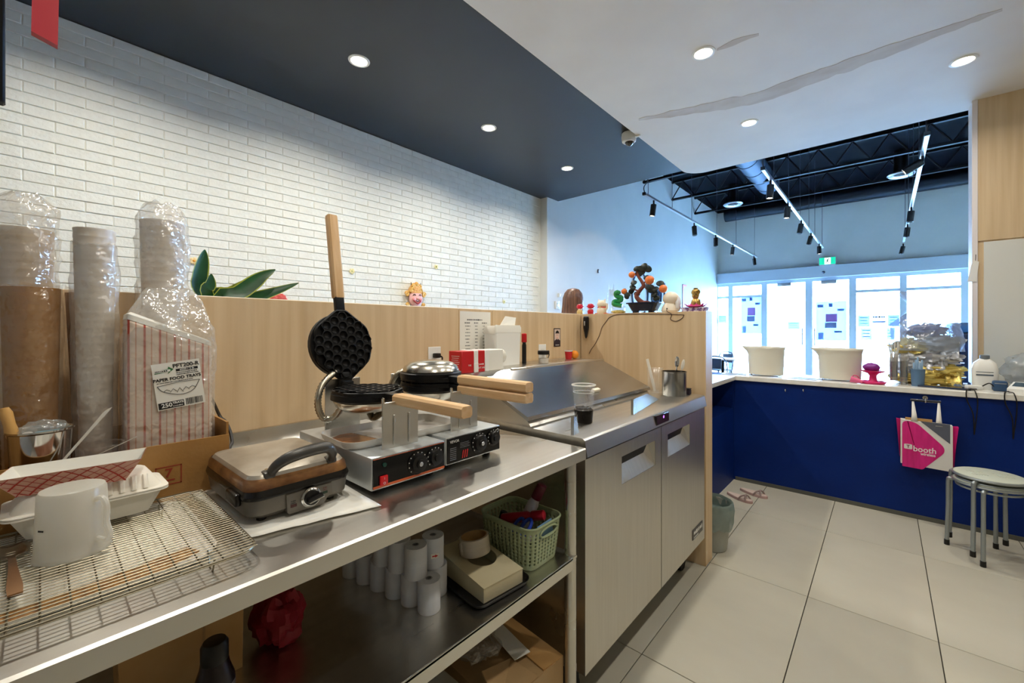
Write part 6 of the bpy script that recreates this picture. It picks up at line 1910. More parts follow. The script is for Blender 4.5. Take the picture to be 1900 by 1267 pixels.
# red strip and black hanging panel at the near end of the soffit edge
bpt = at(84, 74, x=-1.615)
t = root('red_strip', 'red lacquered strip hanging from the soffit edge beside the black panel', 'strip', (-1.63, bpt.y, bpt.z))
obj('slat', MB().loft([[(-0.012, -0.024, 0.012), (0.012, -0.024, 0.012), (0.012, 0.022, -0.002), (-0.012, 0.022, -0.002)], [(-0.012, -0.024 + 0.016, 1.0), (0.012, -0.024 + 0.016, 1.0), (0.012, 0.022 + 0.016, 1.0), (-0.012, 0.022 + 0.016, 1.0)]]), mat('lacquer_red', '#b8242c', 0.4), t, smooth=False)
obj('pin', MB().lathe([(0.004, 0.0), (0.004, 0.004)], 10, (0.012, 0.0, 0.12), 'x'), mat('pin_dark', '#5c1016', 0.4), t)
bpn = at(9, 189, x=-1.64)
t = root('black_menu_panel', 'black panel edge hanging from the soffit in front of the brick wall', 'panel', (-1.66, bpn.y - 0.4, bpn.z))
obj('board', MB().rbox(-0.018, 0.02, -0.4, 0.4, 0.0, ZS - bpn.z + 0.02, 0.004, 1), BLACKM, t)
obj('back_frame', MB().box(-0.024, -0.018, -0.38, 0.38, 0.02, ZS - bpn.z), BLACK, t)

# ================================================================ ON THE WING WALL
YI, ZI = YW + 0.062, ZP + 0.0002


def wx(u):
    return at(u, 610, y=YI).x


# small red figurines
for q, (u, up, lab) in enumerate(((1076, '#c9b073', 'small red drum figurine on a cream foot beside the brown hair'), (1096, '#b3122a', 'small all red drum figurine beside the cream cat'))):
    t = root('drum_figurine', lab, 'figurine', (wx(u), YI, ZI), group='red figurines on the wing wall')
    obj('foot', MB().lathe([(0.018, 0.0), (0.021, 0.006), (0.022, 0.02), (0.018, 0.03), (0.016, 0.034)], 20), mat('figure_low_%d' % q, up, 0.4), t)
    obj('white_neck', MB().lathe([(0.013, 0.033), (0.013, 0.042)], 16), WHITE, t)
    obj('drum', MB().lathe([(0.016, 0.041), (0.022, 0.047), (0.022, 0.062), (0.019, 0.07), (0.008, 0.074), (0.001, 0.075)], 20), mat('figure_red', '#c01a34', 0.35), t)
    obj('arm', MB().rbox(-0.031, 0.031, -0.005, 0.005, 0.052, 0.059, 0.002), mat('figure_red', '#c01a34', 0.35), t)
t = root('cat_figurine', 'cream cat figurine with a red collar and orange foot', 'figurine', (wx(1117), YI, ZI))
CRM = mat('cream_ceramic', '#e8dcc6', 0.35)
obj('body', MB().lathe([(0.03, 0.002), (0.036, 0.012), (0.034, 0.03), (0.026, 0.045)], 22), CRM, t)
hdc = obj('head', MB().ball((0, 0, 0.066), (0.035, 0.028, 0.029), 22, 14), CRM, t)
for s_ in (-1, 1):
    obj('ear', MB().tube([(0.02 * s_, 0, 0.084), (0.027 * s_, 0, 0.104)], [0.011, 0.002], 10), CRM, hdc)
obj('collar', MB().tube([(0.029 * math.cos(a), 0.024 * math.sin(a), 0.045) for a in [2 * PI * k / 24 for k in range(24)]], 0.004, 7, closed=True), mat('collar_red', '#d0402c', 0.4), t)
obj('bell', MB().ball((0.0, -0.026, 0.043), 0.006, 10, 8), GOLD, t)
obj('orange_foot', MB().rbox(-0.045, 0.04, -0.02, 0.02, 0.0, 0.006, 0.002), mat('foot_orange', '#d8622c', 0.4), t)
obj('paw', MB().tube(bez([(0.03, -0.008, 0.03), (0.046, -0.01, 0.045), (0.045, -0.01, 0.07)], 10), 0.008, 8), CRM, t)
t = root('glass_ornament', 'tall clear glass ornament with two points behind the green figure', 'ornament', (wx(1131), YI + 0.025, ZI))
obj('body', MB().lathe([(0.02, 0.0), (0.022, 0.004), (0.018, 0.05), (0.025, 0.10), (0.026, 0.14), (0.018, 0.165)], 20), CLEAR, t)
for s_ in (-1, 1):
    obj('point', MB().tube([(0.012 * s_, 0, 0.155), (0.018 * s_, 0, 0.205)], [0.009, 0.001], 8), CLEAR, t)
t = root('green_dragon', 'green jade figure on a clear base with gold coins', 'figurine', (wx(1148), YI - 0.008, ZI))
JADE = mat('jade_green', '#1f8a45', 0.25, coat=0.5)
for q in range(7):
    a = q / 6
    pass
obj('body', MB().tube(bez([(0.03, 0, 0.05), (-0.02, -0.01, 0.06), (-0.028, 0, 0.08), (0.012, 0.008, 0.085), (0.022, 0, 0.105), (-0.008, -0.005, 0.115), (-0.012, -0.008, 0.135), (0.006, -0.01, 0.142)], 44), [0.02 - 0.011 * k / 43 for k in range(44)] if False else 0.0155, 10), JADE, t)
obj('head', MB().blob((0.004, -0.012, 0.138), (0.02, 0.016, 0.014), 0.25, 4, 2), JADE, t)
obj('glass_base', MB().rbox(-0.042, 0.042, -0.026, 0.026, 0.008, 0.05, 0.008), CLEAR, t)
obj('gold_coins', MB().blob((0, 0, 0.011), (0.045, 0.028, 0.012), 0.35, 6, 3, zmin=0.0), GOLD, t)

# persimmon bonsai
def wp_(u, v, dy=0.0):
    p = at(u, v, y=YI); p.y += dy
    return p
bo = wp_(1196, 580)
bs = root('persimmon_bonsai', 'ornamental bonsai with orange fruit and dark jade leaves in a navy pot', 'bonsai', (bo.x, YI, ZI))
def bl_(u, v, dy=0.0):
    return wp_(u, v, dy) - V(bo.x, YI, ZI)
pw = (wx(1226) - wx(1168)) / 2
POT = mat('pot_navy', '#0d1730', 0.25, coat=0.5)
pot = obj('pot', MB().loft([[(x, y, z) for x, y in rrect(pw * kx, 0.055 * kx, 0.02)] for kx, z in ((0.72, 0.012), (0.9, 0.05), (0.93, 0.056), (1.03, 0.058), (1.03, 0.066), (0.95, 0.066), (0.9, 0.058))]), POT, bs)
for sx_ in (-1, 1):
    obj('pot_foot', MB().rbox(sx_ * pw * 0.5 - 0.014, sx_ * pw * 0.5 + 0.014, -0.035, 0.035, 0.0, 0.014, 0.003), POT, pot)
BARK = mat('bark_brown', '#8a4a34', 0.6, col2='#6e3626', nscale=(40, 40, 40), bump=0.3, bscale=60)
tk = obj('trunk', MB().tube(bez([bl_(1194, 563), bl_(1185, 556), bl_(1181, 548), bl_(1188, 538), bl_(1194, 530), bl_(1190, 521), bl_(1184, 512), bl_(1183, 503)], 30), [0.017 - 0.010 * k / 30 for k in range(29)], 10), BARK, bs)
obj('root_flare', MB().blob(tuple(bl_(1196, 562)), (0.035, 0.03, 0.014), 0.3, 3, 2), BARK, bs)
for pts_ in ([(1194, 530), (1200, 536), (1208, 541)], [(1191, 526), (1200, 522), (1207, 519)], [(1186, 540), (1177, 537), (1172, 534)], [(1186, 514), (1180, 510), (1175, 509)]):
    obj('branch', MB().tube(bez([bl_(*p_) for p_ in pts_], 10), 0.005, 7), BARK, tk)
PERS = mat('persimmon', '#df6a2c', 0.3, col2='#e98a3e', nscale=(20, 20, 20), coat=0.4)
for (u, v, r) in ((1174, 510, 6.2), (1207, 520, 8.6), (1160, 541, 5.8), (1232, 536, 7.6)):
    p_ = bl_(u, v, -0.012)
    f_ = obj('persimmon', MB().ball(tuple(p_), (r * 0.00345, r * 0.0033, r * 0.0033), 18, 12), PERS, bs)
    obj('calyx', MB().ball((p_.x + 0.001, p_.y + 0.004, p_.z + r * 0.0031), (0.009, 0.009, 0.003), 10, 6), mat('jade_leaf', '#2a332f', 0.3), f_)
JL = mat('jade_leaf', '#222b2c', 0.28, col2='#333d3b', nscale=(12, 12, 12))
rnd = random.Random(12)
leafs = [(1189, 503, 9), (1196, 496, 8), (1203, 499, 8), (1185, 508, 7), (1178, 525, 6), (1170, 540, 6), (1166, 547, 6), (1175, 533, 6), (1205, 533, 6), (1212, 534, 7), (1218, 536, 6),
         (1226, 526, 7), (1214, 545, 7), (1217, 553, 6), (1200, 515, 6), (1192, 499, 7), (1180, 545, 6), (1208, 539, 6), (1183, 499, 6), (1163, 551, 5)]
for k, (u, v, r) in enumerate(leafs):
    p_ = bl_(u, v, rnd.uniform(-0.02, 0.015))
    mb = MB(); mb.T = Matrix.Translation(p_) @ Matrix.Rotation(rnd.uniform(-0.7, 0.7), 4, 'Y') @ Matrix.Rotation(rnd.uniform(-0.5, 0.5), 4, 'X')
    mb.ball((0, 0, 0), (r * 0.0037, 0.005, r * 0.0028), 12, 8)
    obj('leaf', mb, JL, bs)

# cream lucky cat from behind with its cord
t = root('lucky_cat', 'cream round-headed ornament seen from behind with a thin cord', 'ornament', (wx(1243), YI, ZI))
obj('body', MB().lathe([(0.044, 0.0), (0.05, 0.008), (0.046, 0.03), (0.034, 0.05), (0.028, 0.055)], 28), CRM, t)
obj('head', MB().ball((0.006, 0, 0.083), (0.048, 0.04, 0.042), 26, 16), CRM, t)
obj('side_wing', MB().blob((0.05, 0.0, 0.05), (0.016, 0.02, 0.045), 0.15, 2, 2), mat('pale_ceramic', '#e2e4e8', 0.35), t)
obj('socket', MB().ball((0.0, -0.046, 0.02), 0.005, 8, 6), BLACK, t)
w_ = [wp_(1247, 577, -0.045), wp_(1244, 590, -0.064), wp_(1255, 596, -0.064), wp_(1268, 585, -0.064), wp_(1262, 582, -0.055)]
t2 = root('thin_cord', 'thin brown cord trailing from the cream ornament down the wing wall', 'cord', (wx(1243), YI - 0.05, ZI))
o_ = V(wx(1243), YI - 0.05, ZI)
yq = YW - 0.0025
cordp = [wp_(1246, 578, -0.05), V(wx(1246), YI - 0.066, ZI - 0.004)]
pth = [at(1246, 583, y=yq), at(1244, 592, y=yq), at(1254, 596, y=yq), at(1266, 590, y=yq), at(1269, 584, y=yq)]
obj('loop', MB().tube([p - o_ for p in bez([V(wx(1243), YI - 0.047, ZI + 0.02), V(wx(1245), YW - 0.003, ZI + 0.004)] + pth, 40)], 0.0018, 6), mat('cord_brown', '#4a332a', 0.5), t2)
pth = [at(u, v, y=yq) for u, v in ((1269, 584), (1240, 583), (1200, 582.5), (1150, 583), (1132, 588), (1125, 596), (1117, 607), (1112, 622), (1104, 638), (1097, 648), (1093, 656))]
obj('run', MB().tube([p - o_ for p in bez(pth, 60)], 0.0018, 6), mat('cord_brown', '#4a332a', 0.5), t2)

# golden figure on a pink lotus over a woven basket
gx = wx(1291)
t = root('small_basket', 'small purple and white woven basket at the wing wall end', 'basket', (wx(1289), YI, ZI))
mb = MB()
for q in range(4):
    mb.T = Matrix.Translation((0, 0, 0.003 + q * 0.006))
    mb.tube([(x, y, 0.0) for x, y in rrect(0.062 + q * 0.002, 0.035, 0.01, 3)], 0.0034, 6, closed=True)
obj('weave', mb, mat('weave_pale', '#d8cfe0', 0.6, col2='#7c5a90', nscale=(90, 90, 60), ramp=(0.45, 0.55)), t)
obj('inner', MB().rbox(-0.058, 0.058, -0.03, 0.03, 0.001, 0.022, 0.004), mat('weave_purple', '#7a2e6b', 0.6), t)
t = root('lotus_figure', 'gold headed figure sitting on a pink lotus flower', 'figurine', (gx, YI, ZI + 0.0235))
LOT = mat('lotus_pink', '#d0468a', 0.4)
obj('lotus_cup', MB().lathe([(0.03, 0.0), (0.055, 0.008), (0.04, 0.012), (0.01, 0.01)], 20), LOT, t)
for q in range(10):
    a = 2 * PI * q / 10
    ca, sa = math.cos(a), math.sin(a)
    rr_ = 0.066 if abs(ca) > 0.8 else 0.05
    obj('petal', MB().loft([[(0.02 * ca - 0.010 * sa, (0.02 * sa + 0.010 * ca) * 0.8, 0.006), (0.02 * ca + 0.010 * sa, (0.02 * sa - 0.010 * ca) * 0.8, 0.006)],
                            [(0.045 * ca - 0.014 * sa, (0.045 * sa + 0.014 * ca) * 0.8, 0.008), (0.045 * ca + 0.014 * sa, (0.045 * sa - 0.014 * ca) * 0.8, 0.008)],
                            [(rr_ * ca - 0.002 * sa, (rr_ * sa + 0.002 * ca) * 0.8, 0.022), (rr_ * ca + 0.002 * sa, (rr_ * sa - 0.002 * ca) * 0.8, 0.022)]], False, False, closed=False), LOT, t, solid=0.0015)
GF = mat('gold_figure', '#c9a860', 0.3, 0.7, col2='#6b4f28', nscale=(60, 60, 60), ramp=(0.4, 0.75))
obj('robe', MB().lathe([(0.026, 0.008), (0.03, 0.02), (0.022, 0.045), (0.012, 0.056)], 20), GF, t)
hg = obj('head', MB().ball((0, -0.003, 0.072), (0.021, 0.02, 0.026), 18, 12), GF, t)
obj('headdress', MB().lathe([(0.024, 0.078), (0.026, 0.09), (0.02, 0.104), (0.012, 0.108), (0.014, 0.114), (0.001, 0.116)], 18), GF, hg)
obj('nose', MB().ball((0, -0.024, 0.07), (0.004, 0.005, 0.006), 8, 6), GF, hg)
for s_ in (-1, 1):
    obj('eye', MB().ball((0.008 * s_, -0.021, 0.077), (0.004, 0.002, 0.0016), 8, 5), INK, hg)
obj('mouth', MB().ball((0, -0.021, 0.06), (0.006, 0.002, 0.0014), 8, 5), mat('mouth_dark', '#5a2a1e', 0.5), hg)

# black frother on the wing wall
fp_ = at(1090.5, 607, y=YW)
t = root('milk_frother', 'black handheld frother fixed to the wing wall', 'frother', (fp_.x, YW - 0.021, fp_.z - 0.075))
obj('body', MB().lathe([(0.004, 0.0), (0.009, 0.012), (0.013, 0.04), (0.0195, 0.07), (0.02, 0.135), (0.017, 0.145), (0.001, 0.147)], 22), mat('frother_black', '#0d0d10', 0.3), t)
obj('button', MB().rbox(-0.004, 0.004, -0.022, -0.018, 0.085, 0.115, 0.002), ALU, t)
obj('top_cap', MB().lathe([(0.0175, 0.142), (0.0165, 0.149), (0.001, 0.15)], 20), mat('cap_grey', '#6f7880', 0.4), t)

# ================================================================ ON THE BRICK WALL
XS = XB + 0.011
FLW = mat('flower_cream', '#e9dfa8', 0.5)
for q, (u, v, c_, lab) in enumerate(((360, 484, '#e0a23c', 'small orange flower sticker on the brick wall above the plant'), (653, 503, '#cfd08a', 'small yellow flower sticker on the brick wall beside the upright wooden handle'),
                                     (809, 495, '#7d8a3c', 'small cream flower sticker on the brick wall above the gold mask'), (935, 560, '#93a03c', 'small cream flower sticker on the brick wall above the notice sheet'))):
    p_ = at(u, v, x=XS)
    t = root('flower_sticker', lab, 'sticker', p_, group='flower stickers on the brick wall')
    for k in range(5):
        a = 2 * PI * k / 5 + q
        obj('petal', MB().ball((0.002, 0.014 * math.cos(a), 0.014 * math.sin(a)), (0.003, 0.012, 0.012), 10, 6), FLW if q else mat('flower_peach', '#f0d7a0', 0.5), t)
    obj('centre', MB().ball((0.004, 0, 0), (0.004, 0.009, 0.009), 10, 6), mat('flower_eye_%d' % q, c_, 0.5), t)

mk = at(769, 552, x=XS)
t = root('gold_mask', 'laughing pink face mask with a curled gold headdress on the brick wall', 'mask', mk)
GM = mat('mask_gold', '#e3b45e', 0.4, 0.3, col2='#cf9440', nscale=(40, 40, 40))
PKF = mat('mask_pink', '#efb9b4', 0.45)
fc_ = obj('face', MB().ball((0.02, 0, -0.012), (0.03, 0.075, 0.082), 24, 16), PKF, t)
obj('nose', MB().ball((0.055, 0, -0.012), (0.012, 0.014, 0.012), 12, 8), PKF, fc_)
for s_ in (-1, 1):
    obj('cheek', MB().ball((0.045, 0.035 * s_, -0.018), (0.012, 0.022, 0.02), 12, 8), mat('mask_cheek', '#f2a0a0', 0.45), fc_)
    obj('eye', MB().tube(bez([(0.048, s_ * 0.018, 0.018), (0.05, s_ * 0.032, 0.028), (0.043, s_ * 0.048, 0.018)], 10), 0.0035, 6), INK, fc_)
    obj('curl', MB().tube([(0.02, s_ * (0.098 + 0.02 * (1 - k / 30) * math.cos(k * 0.45)), 0.03 + 0.026 * (1 - k / 30) * math.sin(k * 0.45)) for k in range(26)], 0.009, 8), GM, t)
    obj('curl', MB().tube([(0.02, s_ * (0.09 + 0.018 * (1 - k / 30) * math.cos(k * 0.45)), -0.075 + 0.02 * (1 - k / 30) * math.sin(k * 0.45)) for k in range(26)], 0.008, 8), GM, t)
    obj('scroll', MB().tube(bez([(0.03, s_ * 0.07, 0.05), (0.035, s_ * 0.05, 0.085), (0.035, s_ * 0.03, 0.07), (0.035, s_ * 0.05, 0.11), (0.03, s_ * 0.02, 0.125)], 20), 0.011, 8), GM, t)
    obj('spike', MB().tube([(0.025, s_ * 0.05, 0.115), (0.025, s_ * 0.058, 0.145)], [0.008, 0.002], 8), mat('spike_dark', '#5b4a38', 0.5), t)
obj('mouth', MB().tube(bez([(0.047, -0.045, -0.03), (0.054, -0.022, -0.05), (0.056, 0, -0.062), (0.054, 0.022, -0.05), (0.047, 0.045, -0.03)], 20), 0.0055, 8), mat('mask_mouth', '#a8303a', 0.4), fc_)
obj('smile_fold', MB().tube(bez([(0.05, -0.018, -0.03), (0.055, 0.0, -0.042), (0.05, 0.018, -0.03)], 12), 0.003, 6), INK, fc_)
obj('crown', MB().loft([[(x, y * k, z) for x, y in [(0.0, -0.075), (0.04, -0.06), (0.045, 0), (0.04, 0.06), (0.0, 0.075)]] for k, z in ((1.0, 0.04), (0.95, 0.075), (0.62, 0.115), (0.28, 0.14))]), mat('crown_orange', '#d8893e', 0.45, col2='#e9c073', nscale=(70, 70, 70), ramp=(0.4, 0.6)), t)
obj('crown_boss', MB().ball((0.035, 0, 0.125), (0.014, 0.022, 0.026), 14, 10), GM, t)
obj('collar', MB().rbox(0.0, 0.025, -0.06, 0.08, -0.125, -0.085, 0.006), mat('mask_collar', '#5b3a2c', 0.5), t)
rp = at(516, 553, x=XS)
t = root('red_charm', 'small red paper charm on the brick wall behind the plant leaves', 'charm', rp)
for k, (dy, dz, s_) in enumerate(((-0.03, 0, 0.03), (0.02, 0.005, 0.034), (0.05, -0.02, 0.022))):
    obj('bloom', MB().blob((0.006, dy, dz), (0.008, s_, s_ * 0.8), 0.35, 4, k), mat('charm_red', '#d2564e', 0.5), t)
# wall fittings beyond the pilaster
for (u, v, w, h_, lab, nm, ct_) in ((1033, 566, 0.05, 0.055, 'white thermostat box on the plain wall beside the brown hair', 'thermostat', 'thermostat'), (1037, 548, 0.03, 0.03, 'round white plate on the plain wall above the thermostat', 'wall_plate', 'wall plate'), (1109, 503, 0.015, 0.03, 'tiny dark hook high on the plain wall', 'wall_hook', 'hook')):
    p_ = at(u, v, x=XB2)
    t = root(nm, lab, ct_, p_)
    obj('plate', MB().rbox(0.0, 0.02, -w, w, -h_, h_, 0.008), WHITE if nm != 'wall_hook' else mat('hook_grey', '#5b6470', 0.4), t)
    obj('detail', MB().rbox(0.018, 0.024, -w * 0.5, w * 0.3, -h_ * 0.4, h_ * 0.5, 0.002), ALU, t)
p_ = at(1187, 545, x=XB2 + 0.002)
t = root('round_wall_sign', 'dark blue ring sign with rounded letters on the plain wall behind the bonsai', 'sign', p_)
SGN = mat('sign_blue', '#3e5f86', 0.5)
rr_ = 0.40
obj('ring', MB().tube([(0.012, rr_ * 0.82 * math.cos(a), rr_ * math.sin(a)) for a in [2 * PI * q / 48 for q in range(48)]], 0.016, 8, closed=True), SGN, t)
for k in range(3):
    obj('letter_o', MB().tube([(0.012, 0.56 + 0.17 * k + 0.055 * math.cos(a), 0.0 + 0.13 * math.sin(a)) for a in [2 * PI * q / 24 for q in range(24)]], 0.016, 7, closed=True), SGN, t)
obj('letter_l', MB().tube([(0.012, 1.12, -0.13), (0.012, 1.12, 0.28)], 0.016, 7), SGN, t)
p_ = at(1262, 545, x=XB2 + 0.002)
t = root('red_poster', 'narrow white poster with a red edge on the plain wall', 'poster', (p_.x, p_.y + 0.25, p_.z))
obj('sheet', MB().box(0, 0.01, -0.12, 0.12, -0.3, 0.22), PAPERW, t)
obj('red_edge', MB().box(0.01, 0.014, -0.12, -0.08, -0.3, 0.22).box(0.01, 0.014, -0.08, 0.12, 0.18, 0.22), mat('poster_red', '#c0405a', 0.5), t)

# ================================================================ POSTERS ON THE GLASS
def poster(u0, u1, v0, v1, c_, label, extra=None, y=YF - 0.012, name='window_poster', cat='poster', nm='a'):
    a, b = at(u0, v0, y=y), at(u1, v1, y=y)
    cx, cz = (a.x + b.x) / 2, (a.z + b.z) / 2
    t = root(name, label, cat, (cx, y, cz))
    w, h = abs(b.x - a.x) / 2, abs(a.z - b.z) / 2
    obj('sheet', MB().box(-w, w, -0.002, 0.002, -h, h), film('poster_' + c_, c_, white=0.93, gloss=0.03, bump=0), t)
    for (x0, x1, z0, z1, cc_) in (extra or []):
        obj('print_block', MB().box(x0 * w, x1 * w, -0.0035, -0.002, z0 * h, z1 * h), film('print_' + cc_, cc_, white=0.96, gloss=0.02, bump=0), t)
    return t


ex_ = [(-0.35, 0.4, -0.05, 0.36, '#c98fc8'), (-0.4, 0.35, -0.36, -0.08, '#8a93b0'), (-0.85, -0.5, -0.95, -0.6, '#9db4d8'), (-0.9, -0.5, 0.7, 0.85, '#8fa6cc'), (-0.15, 0.1, 0.72, 0.9, '#6f86b4'), (0.4, 0.85, 0.5, 0.62, '#8fa6cc'), (0.2, 0.7, -0.6, -0.5, '#6f86b4')]
poster(1375, 1413, 549, 619, '#a9c0e2', 'large pale blue poster with a pink square on the window beside the doors', ex_)
poster(1514, 1571, 560, 632, '#a9c0e2', 'large pale blue poster with a pink square on the second glass door', ex_)
ln_ = [(-0.7, 0.7, 0.5, 0.65, '#7f95b8'), (-0.7, 0.6, 0.0, 0.12, '#7f95b8'), (-0.7, 0.7, -0.5, -0.38, '#7f95b8')]
poster(1333, 1348, 585, 599, '#a9c2df', 'small notice on the narrow window by the wall corner', ln_, name='window_notice', cat='notice')
poster(1462, 1484, 597, 611, '#a9c2df', 'small notice on the first glass door', ln_, name='window_notice', cat='notice')
poster(1592, 1614, 585, 606, '#9fbfe8', 'blue notice between the door frame and the white printed notice', ln_, name='window_notice', cat='notice')
pz = poster(1616, 1646, 584, 600, '#d7e4f4', 'white notice with two dark printed lines between two blue notices on the window', [(-0.8, 0.8, -0.75, -0.5, '#5f7396')], name='window_notice', cat='notice')
print_strokes('notice_print', 0.2, 0.035, INK, pz, Matrix.Translation((0, -0.0045, 0.045)) @ FNY, seed=70)
poster(1647, 1669, 584, 605, '#9fbfe8', 'blue notice hanging right against the window mullion', ln_, name='window_notice', cat='notice')
poster(1597, 1618, 608, 631, '#b3cdec', 'lower blue notice under the row of three notices', ln_, name='window_notice', cat='notice')
poster(1645, 1660, 608, 630, '#b3cdec', 'lower pale notice half hidden by the bagged bundle', ln_, name='window_notice', cat='notice')

# ================================================================ CAFE TABLE AND CHAIRS IN THE FRONT ROOM
CHM = mat('chair_navy', '#16233c', 0.45)


def cafe_chair(x, y, rz, label):
    t = root('cafe_chair', label, 'chair', (x, y, 0), rz=rz, group='navy cafe chairs')
    obj('seat', MB().rbox(-0.2, 0.2, -0.2, 0.2, 0.44, 0.465, 0.02), CHM, t)
    for sx_ in (-1, 1):
        for sy_ in (-1, 1):
            obj('leg', MB().tube([(0.17 * sx_, 0.17 * sy_, 0.45), (0.2 * sx_, 0.2 * sy_, 0.0)], 0.012, 8), CHM, t)
    obj('back_hoop', MB().tube(bez([(-0.19, 0.18, 0.46), (-0.2, 0.2, 0.7), (-0.12, 0.22, 0.82), (0.12, 0.22, 0.82), (0.2, 0.2, 0.7), (0.19, 0.18, 0.46)], 30), 0.011, 8), CHM, t)
    obj('back_panel', MB().rbox(-0.1, 0.16, 0.205, 0.22, 0.6, 0.79, 0.007), CHM, t)


cafe_chair(-2.72, 9.9, R(-30), 'navy hoop-back chair standing past the cafe table')
cafe_chair(-2.25, 8.5, R(160), 'navy hoop-back chair on the kitchen side of the cafe table')
t = root('cafe_table', 'small white topped table between the two navy chairs', 'table', (-2.45, 9.2, 0))
obj('top', MB().rbox(-0.3, 0.3, -0.3, 0.3, 0.72, 0.745, 0.008), QUARTZ, t)
obj('column', MB().lathe([(0.03, 0.02), (0.03, 0.72)], 14), BLACKM, t)
obj('base', MB().lathe([(0.22, 0.0), (0.22, 0.012), (0.05, 0.025)], 24), BLACKM, t)

# ================================================================ PLANT BEHIND THE PARTITION
LEAF = mat('leaf_green', '#0f3a1c', 0.35, col2='#1c5228', nscale=(14, 14, 14))
LEAFE = mat('leaf_edge', '#9aa53c', 0.45)
plx, ply = -1.86, 0.47
t = root('potted_dracaena', 'dark green broad-leaved plant with yellow leaf edges behind the partition', 'plant', (plx, ply, 0))
obj('planter', MB().lathe([(0.11, 0.0), (0.115, 0.01), (0.15, 1.14), (0.155, 1.15), (0.14, 1.15), (0.13, 1.11), (0.001, 1.10)], 28), mat('planter_grey', '#4a4d50', 0.6), t)
obj('soil', MB().lathe([(0.13, 1.08), (0.13, 1.115), (0.001, 1.12)], 20), mat('soil', '#2b2018', 0.9, bump=0.4, bscale=90), t)
obj('stem', MB().tube(bez([(0, 0, 1.1), (0.01, 0.01, 1.25), (0.0, 0.0, 1.38)], 10), 0.014, 8), mat('stem_brown', '#5b5a34', 0.7), t)
base_o = V(plx, ply, 0)


def leaf(px, width, nrm):
    P = bez([(0, 0, 1.34)] + [at(u, v, x=-1.86 + dx) - base_o for u, v, dx in px], 16)
    n_ = len(P)
    rings, edge = [], []
    for k, p in enumerate(P):
        a = k / (n_ - 1)
        tg = (P[min(k + 1, n_ - 1)] - P[max(k - 1, 0)]).normalized()
        sd = tg.cross(V(*nrm)).normalized()
        w = width * (math.sin(PI * min(1, a * 0.93 + 0.07)) ** 0.75) + 0.002
        if a < 0.25: w *= a / 0.25 * 0.8 + 0.2
        up = sd.cross(tg).normalized()
        rings.append([tuple(p + sd * w * 1.0 + up * w * 0.18), tuple(p + sd * w * 0.85 + up * w * 0.13), tuple(p), tuple(p - sd * w * 0.85 + up * w * 0.13), tuple(p - sd * w + up * w * 0.18)])
    mb = MB()
    vs = [q for r in rings for q in r]
    fs, mi = [], []
    for k in range(n_ - 1):
        for j in range(4):
            fs.append((k * 5 + j, k * 5 + j + 1, (k + 1) * 5 + j + 1, (k + 1) * 5 + j))
            mi.append(1 if j in (0, 3) else 0)
    mb.add(vs, fs)
    mb.m = mi
    obj('leaf', mb, [LEAF, LEAFE], t, ang=60)


leaf([(372, 540, 0), (370, 515, 0), (376, 485, 0), (380, 463, 0)], 0.026, (1, 0.3, 0))
leaf([(384, 545, 0.04), (390, 528, 0.04), (392, 508, 0.04)], 0.02, (1, 0.2, 0))
leaf([(405, 552, 0.05), (440, 545, 0.06), (470, 525, 0.06), (488, 512, 0.06), (511, 500, 0.06)], 0.028, (1, 0.1, 0.5))
leaf([(430, 550, 0.0), (470, 552, 0.02), (510, 541, 0.02), (554, 525, 0.02)], 0.024, (0.8, 0.0, 0.6))
leaf([(400, 548, 0.0), (425, 545, 0.0), (450, 530, 0.0), (470, 515, 0.0)], 0.022, (1, 0, 0.3))
leaf([(420, 560, -0.06), (445, 553, -0.1), (475, 540, -0.12)], 0.026, (1, 0, 0.5))
leaf([(350, 565, -0.05), (330, 560, -0.1), (300, 570, -0.12)], 0.026, (1, 0, 0.5))

# ================================================================ PERSON BEHIND THE WING WALL
hp_ = at(1064, 560, y=3.35)
PX, PY = hp_.x, 3.35
SKIN = mat('skin', '#d8a98c', 0.5, sss=0.1)
TOP_ = mat('dark_top', '#2d3038', 0.8)
TRS = mat('dark_trousers', '#23262e', 0.8)
t = root('person', 'person with long brown hair standing behind the wooden partition', 'person', (PX, PY, 0), rz=R(20))
J = {'pel': (0, 0, 0.92), 'sp': (0, 0.0, 1.08), 'ch': (0, 0.0, 1.27), 'nk': (0, -0.005, 1.42), 'nk2': (0, 0.005, 1.485), 'hd': (0, 0.012, 1.56), 'hd2': (0, 0.012, 1.63),
     'sl': (0.16, 0, 1.36), 'el': (0.21, -0.01, 1.10), 'wl': (0.20, 0.05, 0.86), 'hl': (0.195, 0.065, 0.79), 'sr': (-0.16, 0, 1.36), 'er': (-0.21, -0.01, 1.10), 'wr': (-0.20, 0.05, 0.86), 'hr': (-0.195, 0.065, 0.79),
     'pl': (0.09, 0, 0.88), 'kl': (0.10, 0.01, 0.48), 'al': (0.10, -0.01, 0.08), 'fl': (0.11, 0.13, 0.03), 'pr': (-0.09, 0, 0.88), 'kr': (-0.10, 0.01, 0.48), 'ar': (-0.10, -0.01, 0.08), 'fr': (-0.11, 0.13, 0.03)}
rad = {'pel': 0.13, 'sp': 0.115, 'ch': 0.135, 'nk': 0.06, 'nk2': 0.05, 'hd': 0.085, 'hd2': 0.07, 'sl': 0.055, 'el': 0.04, 'wl': 0.027, 'hl': 0.03, 'sr': 0.055, 'er': 0.04, 'wr': 0.027, 'hr': 0.03,
       'pl': 0.088, 'kl': 0.055, 'al': 0.038, 'fl': 0.03, 'pr': 0.088, 'kr': 0.055, 'ar': 0.038, 'fr': 0.03}
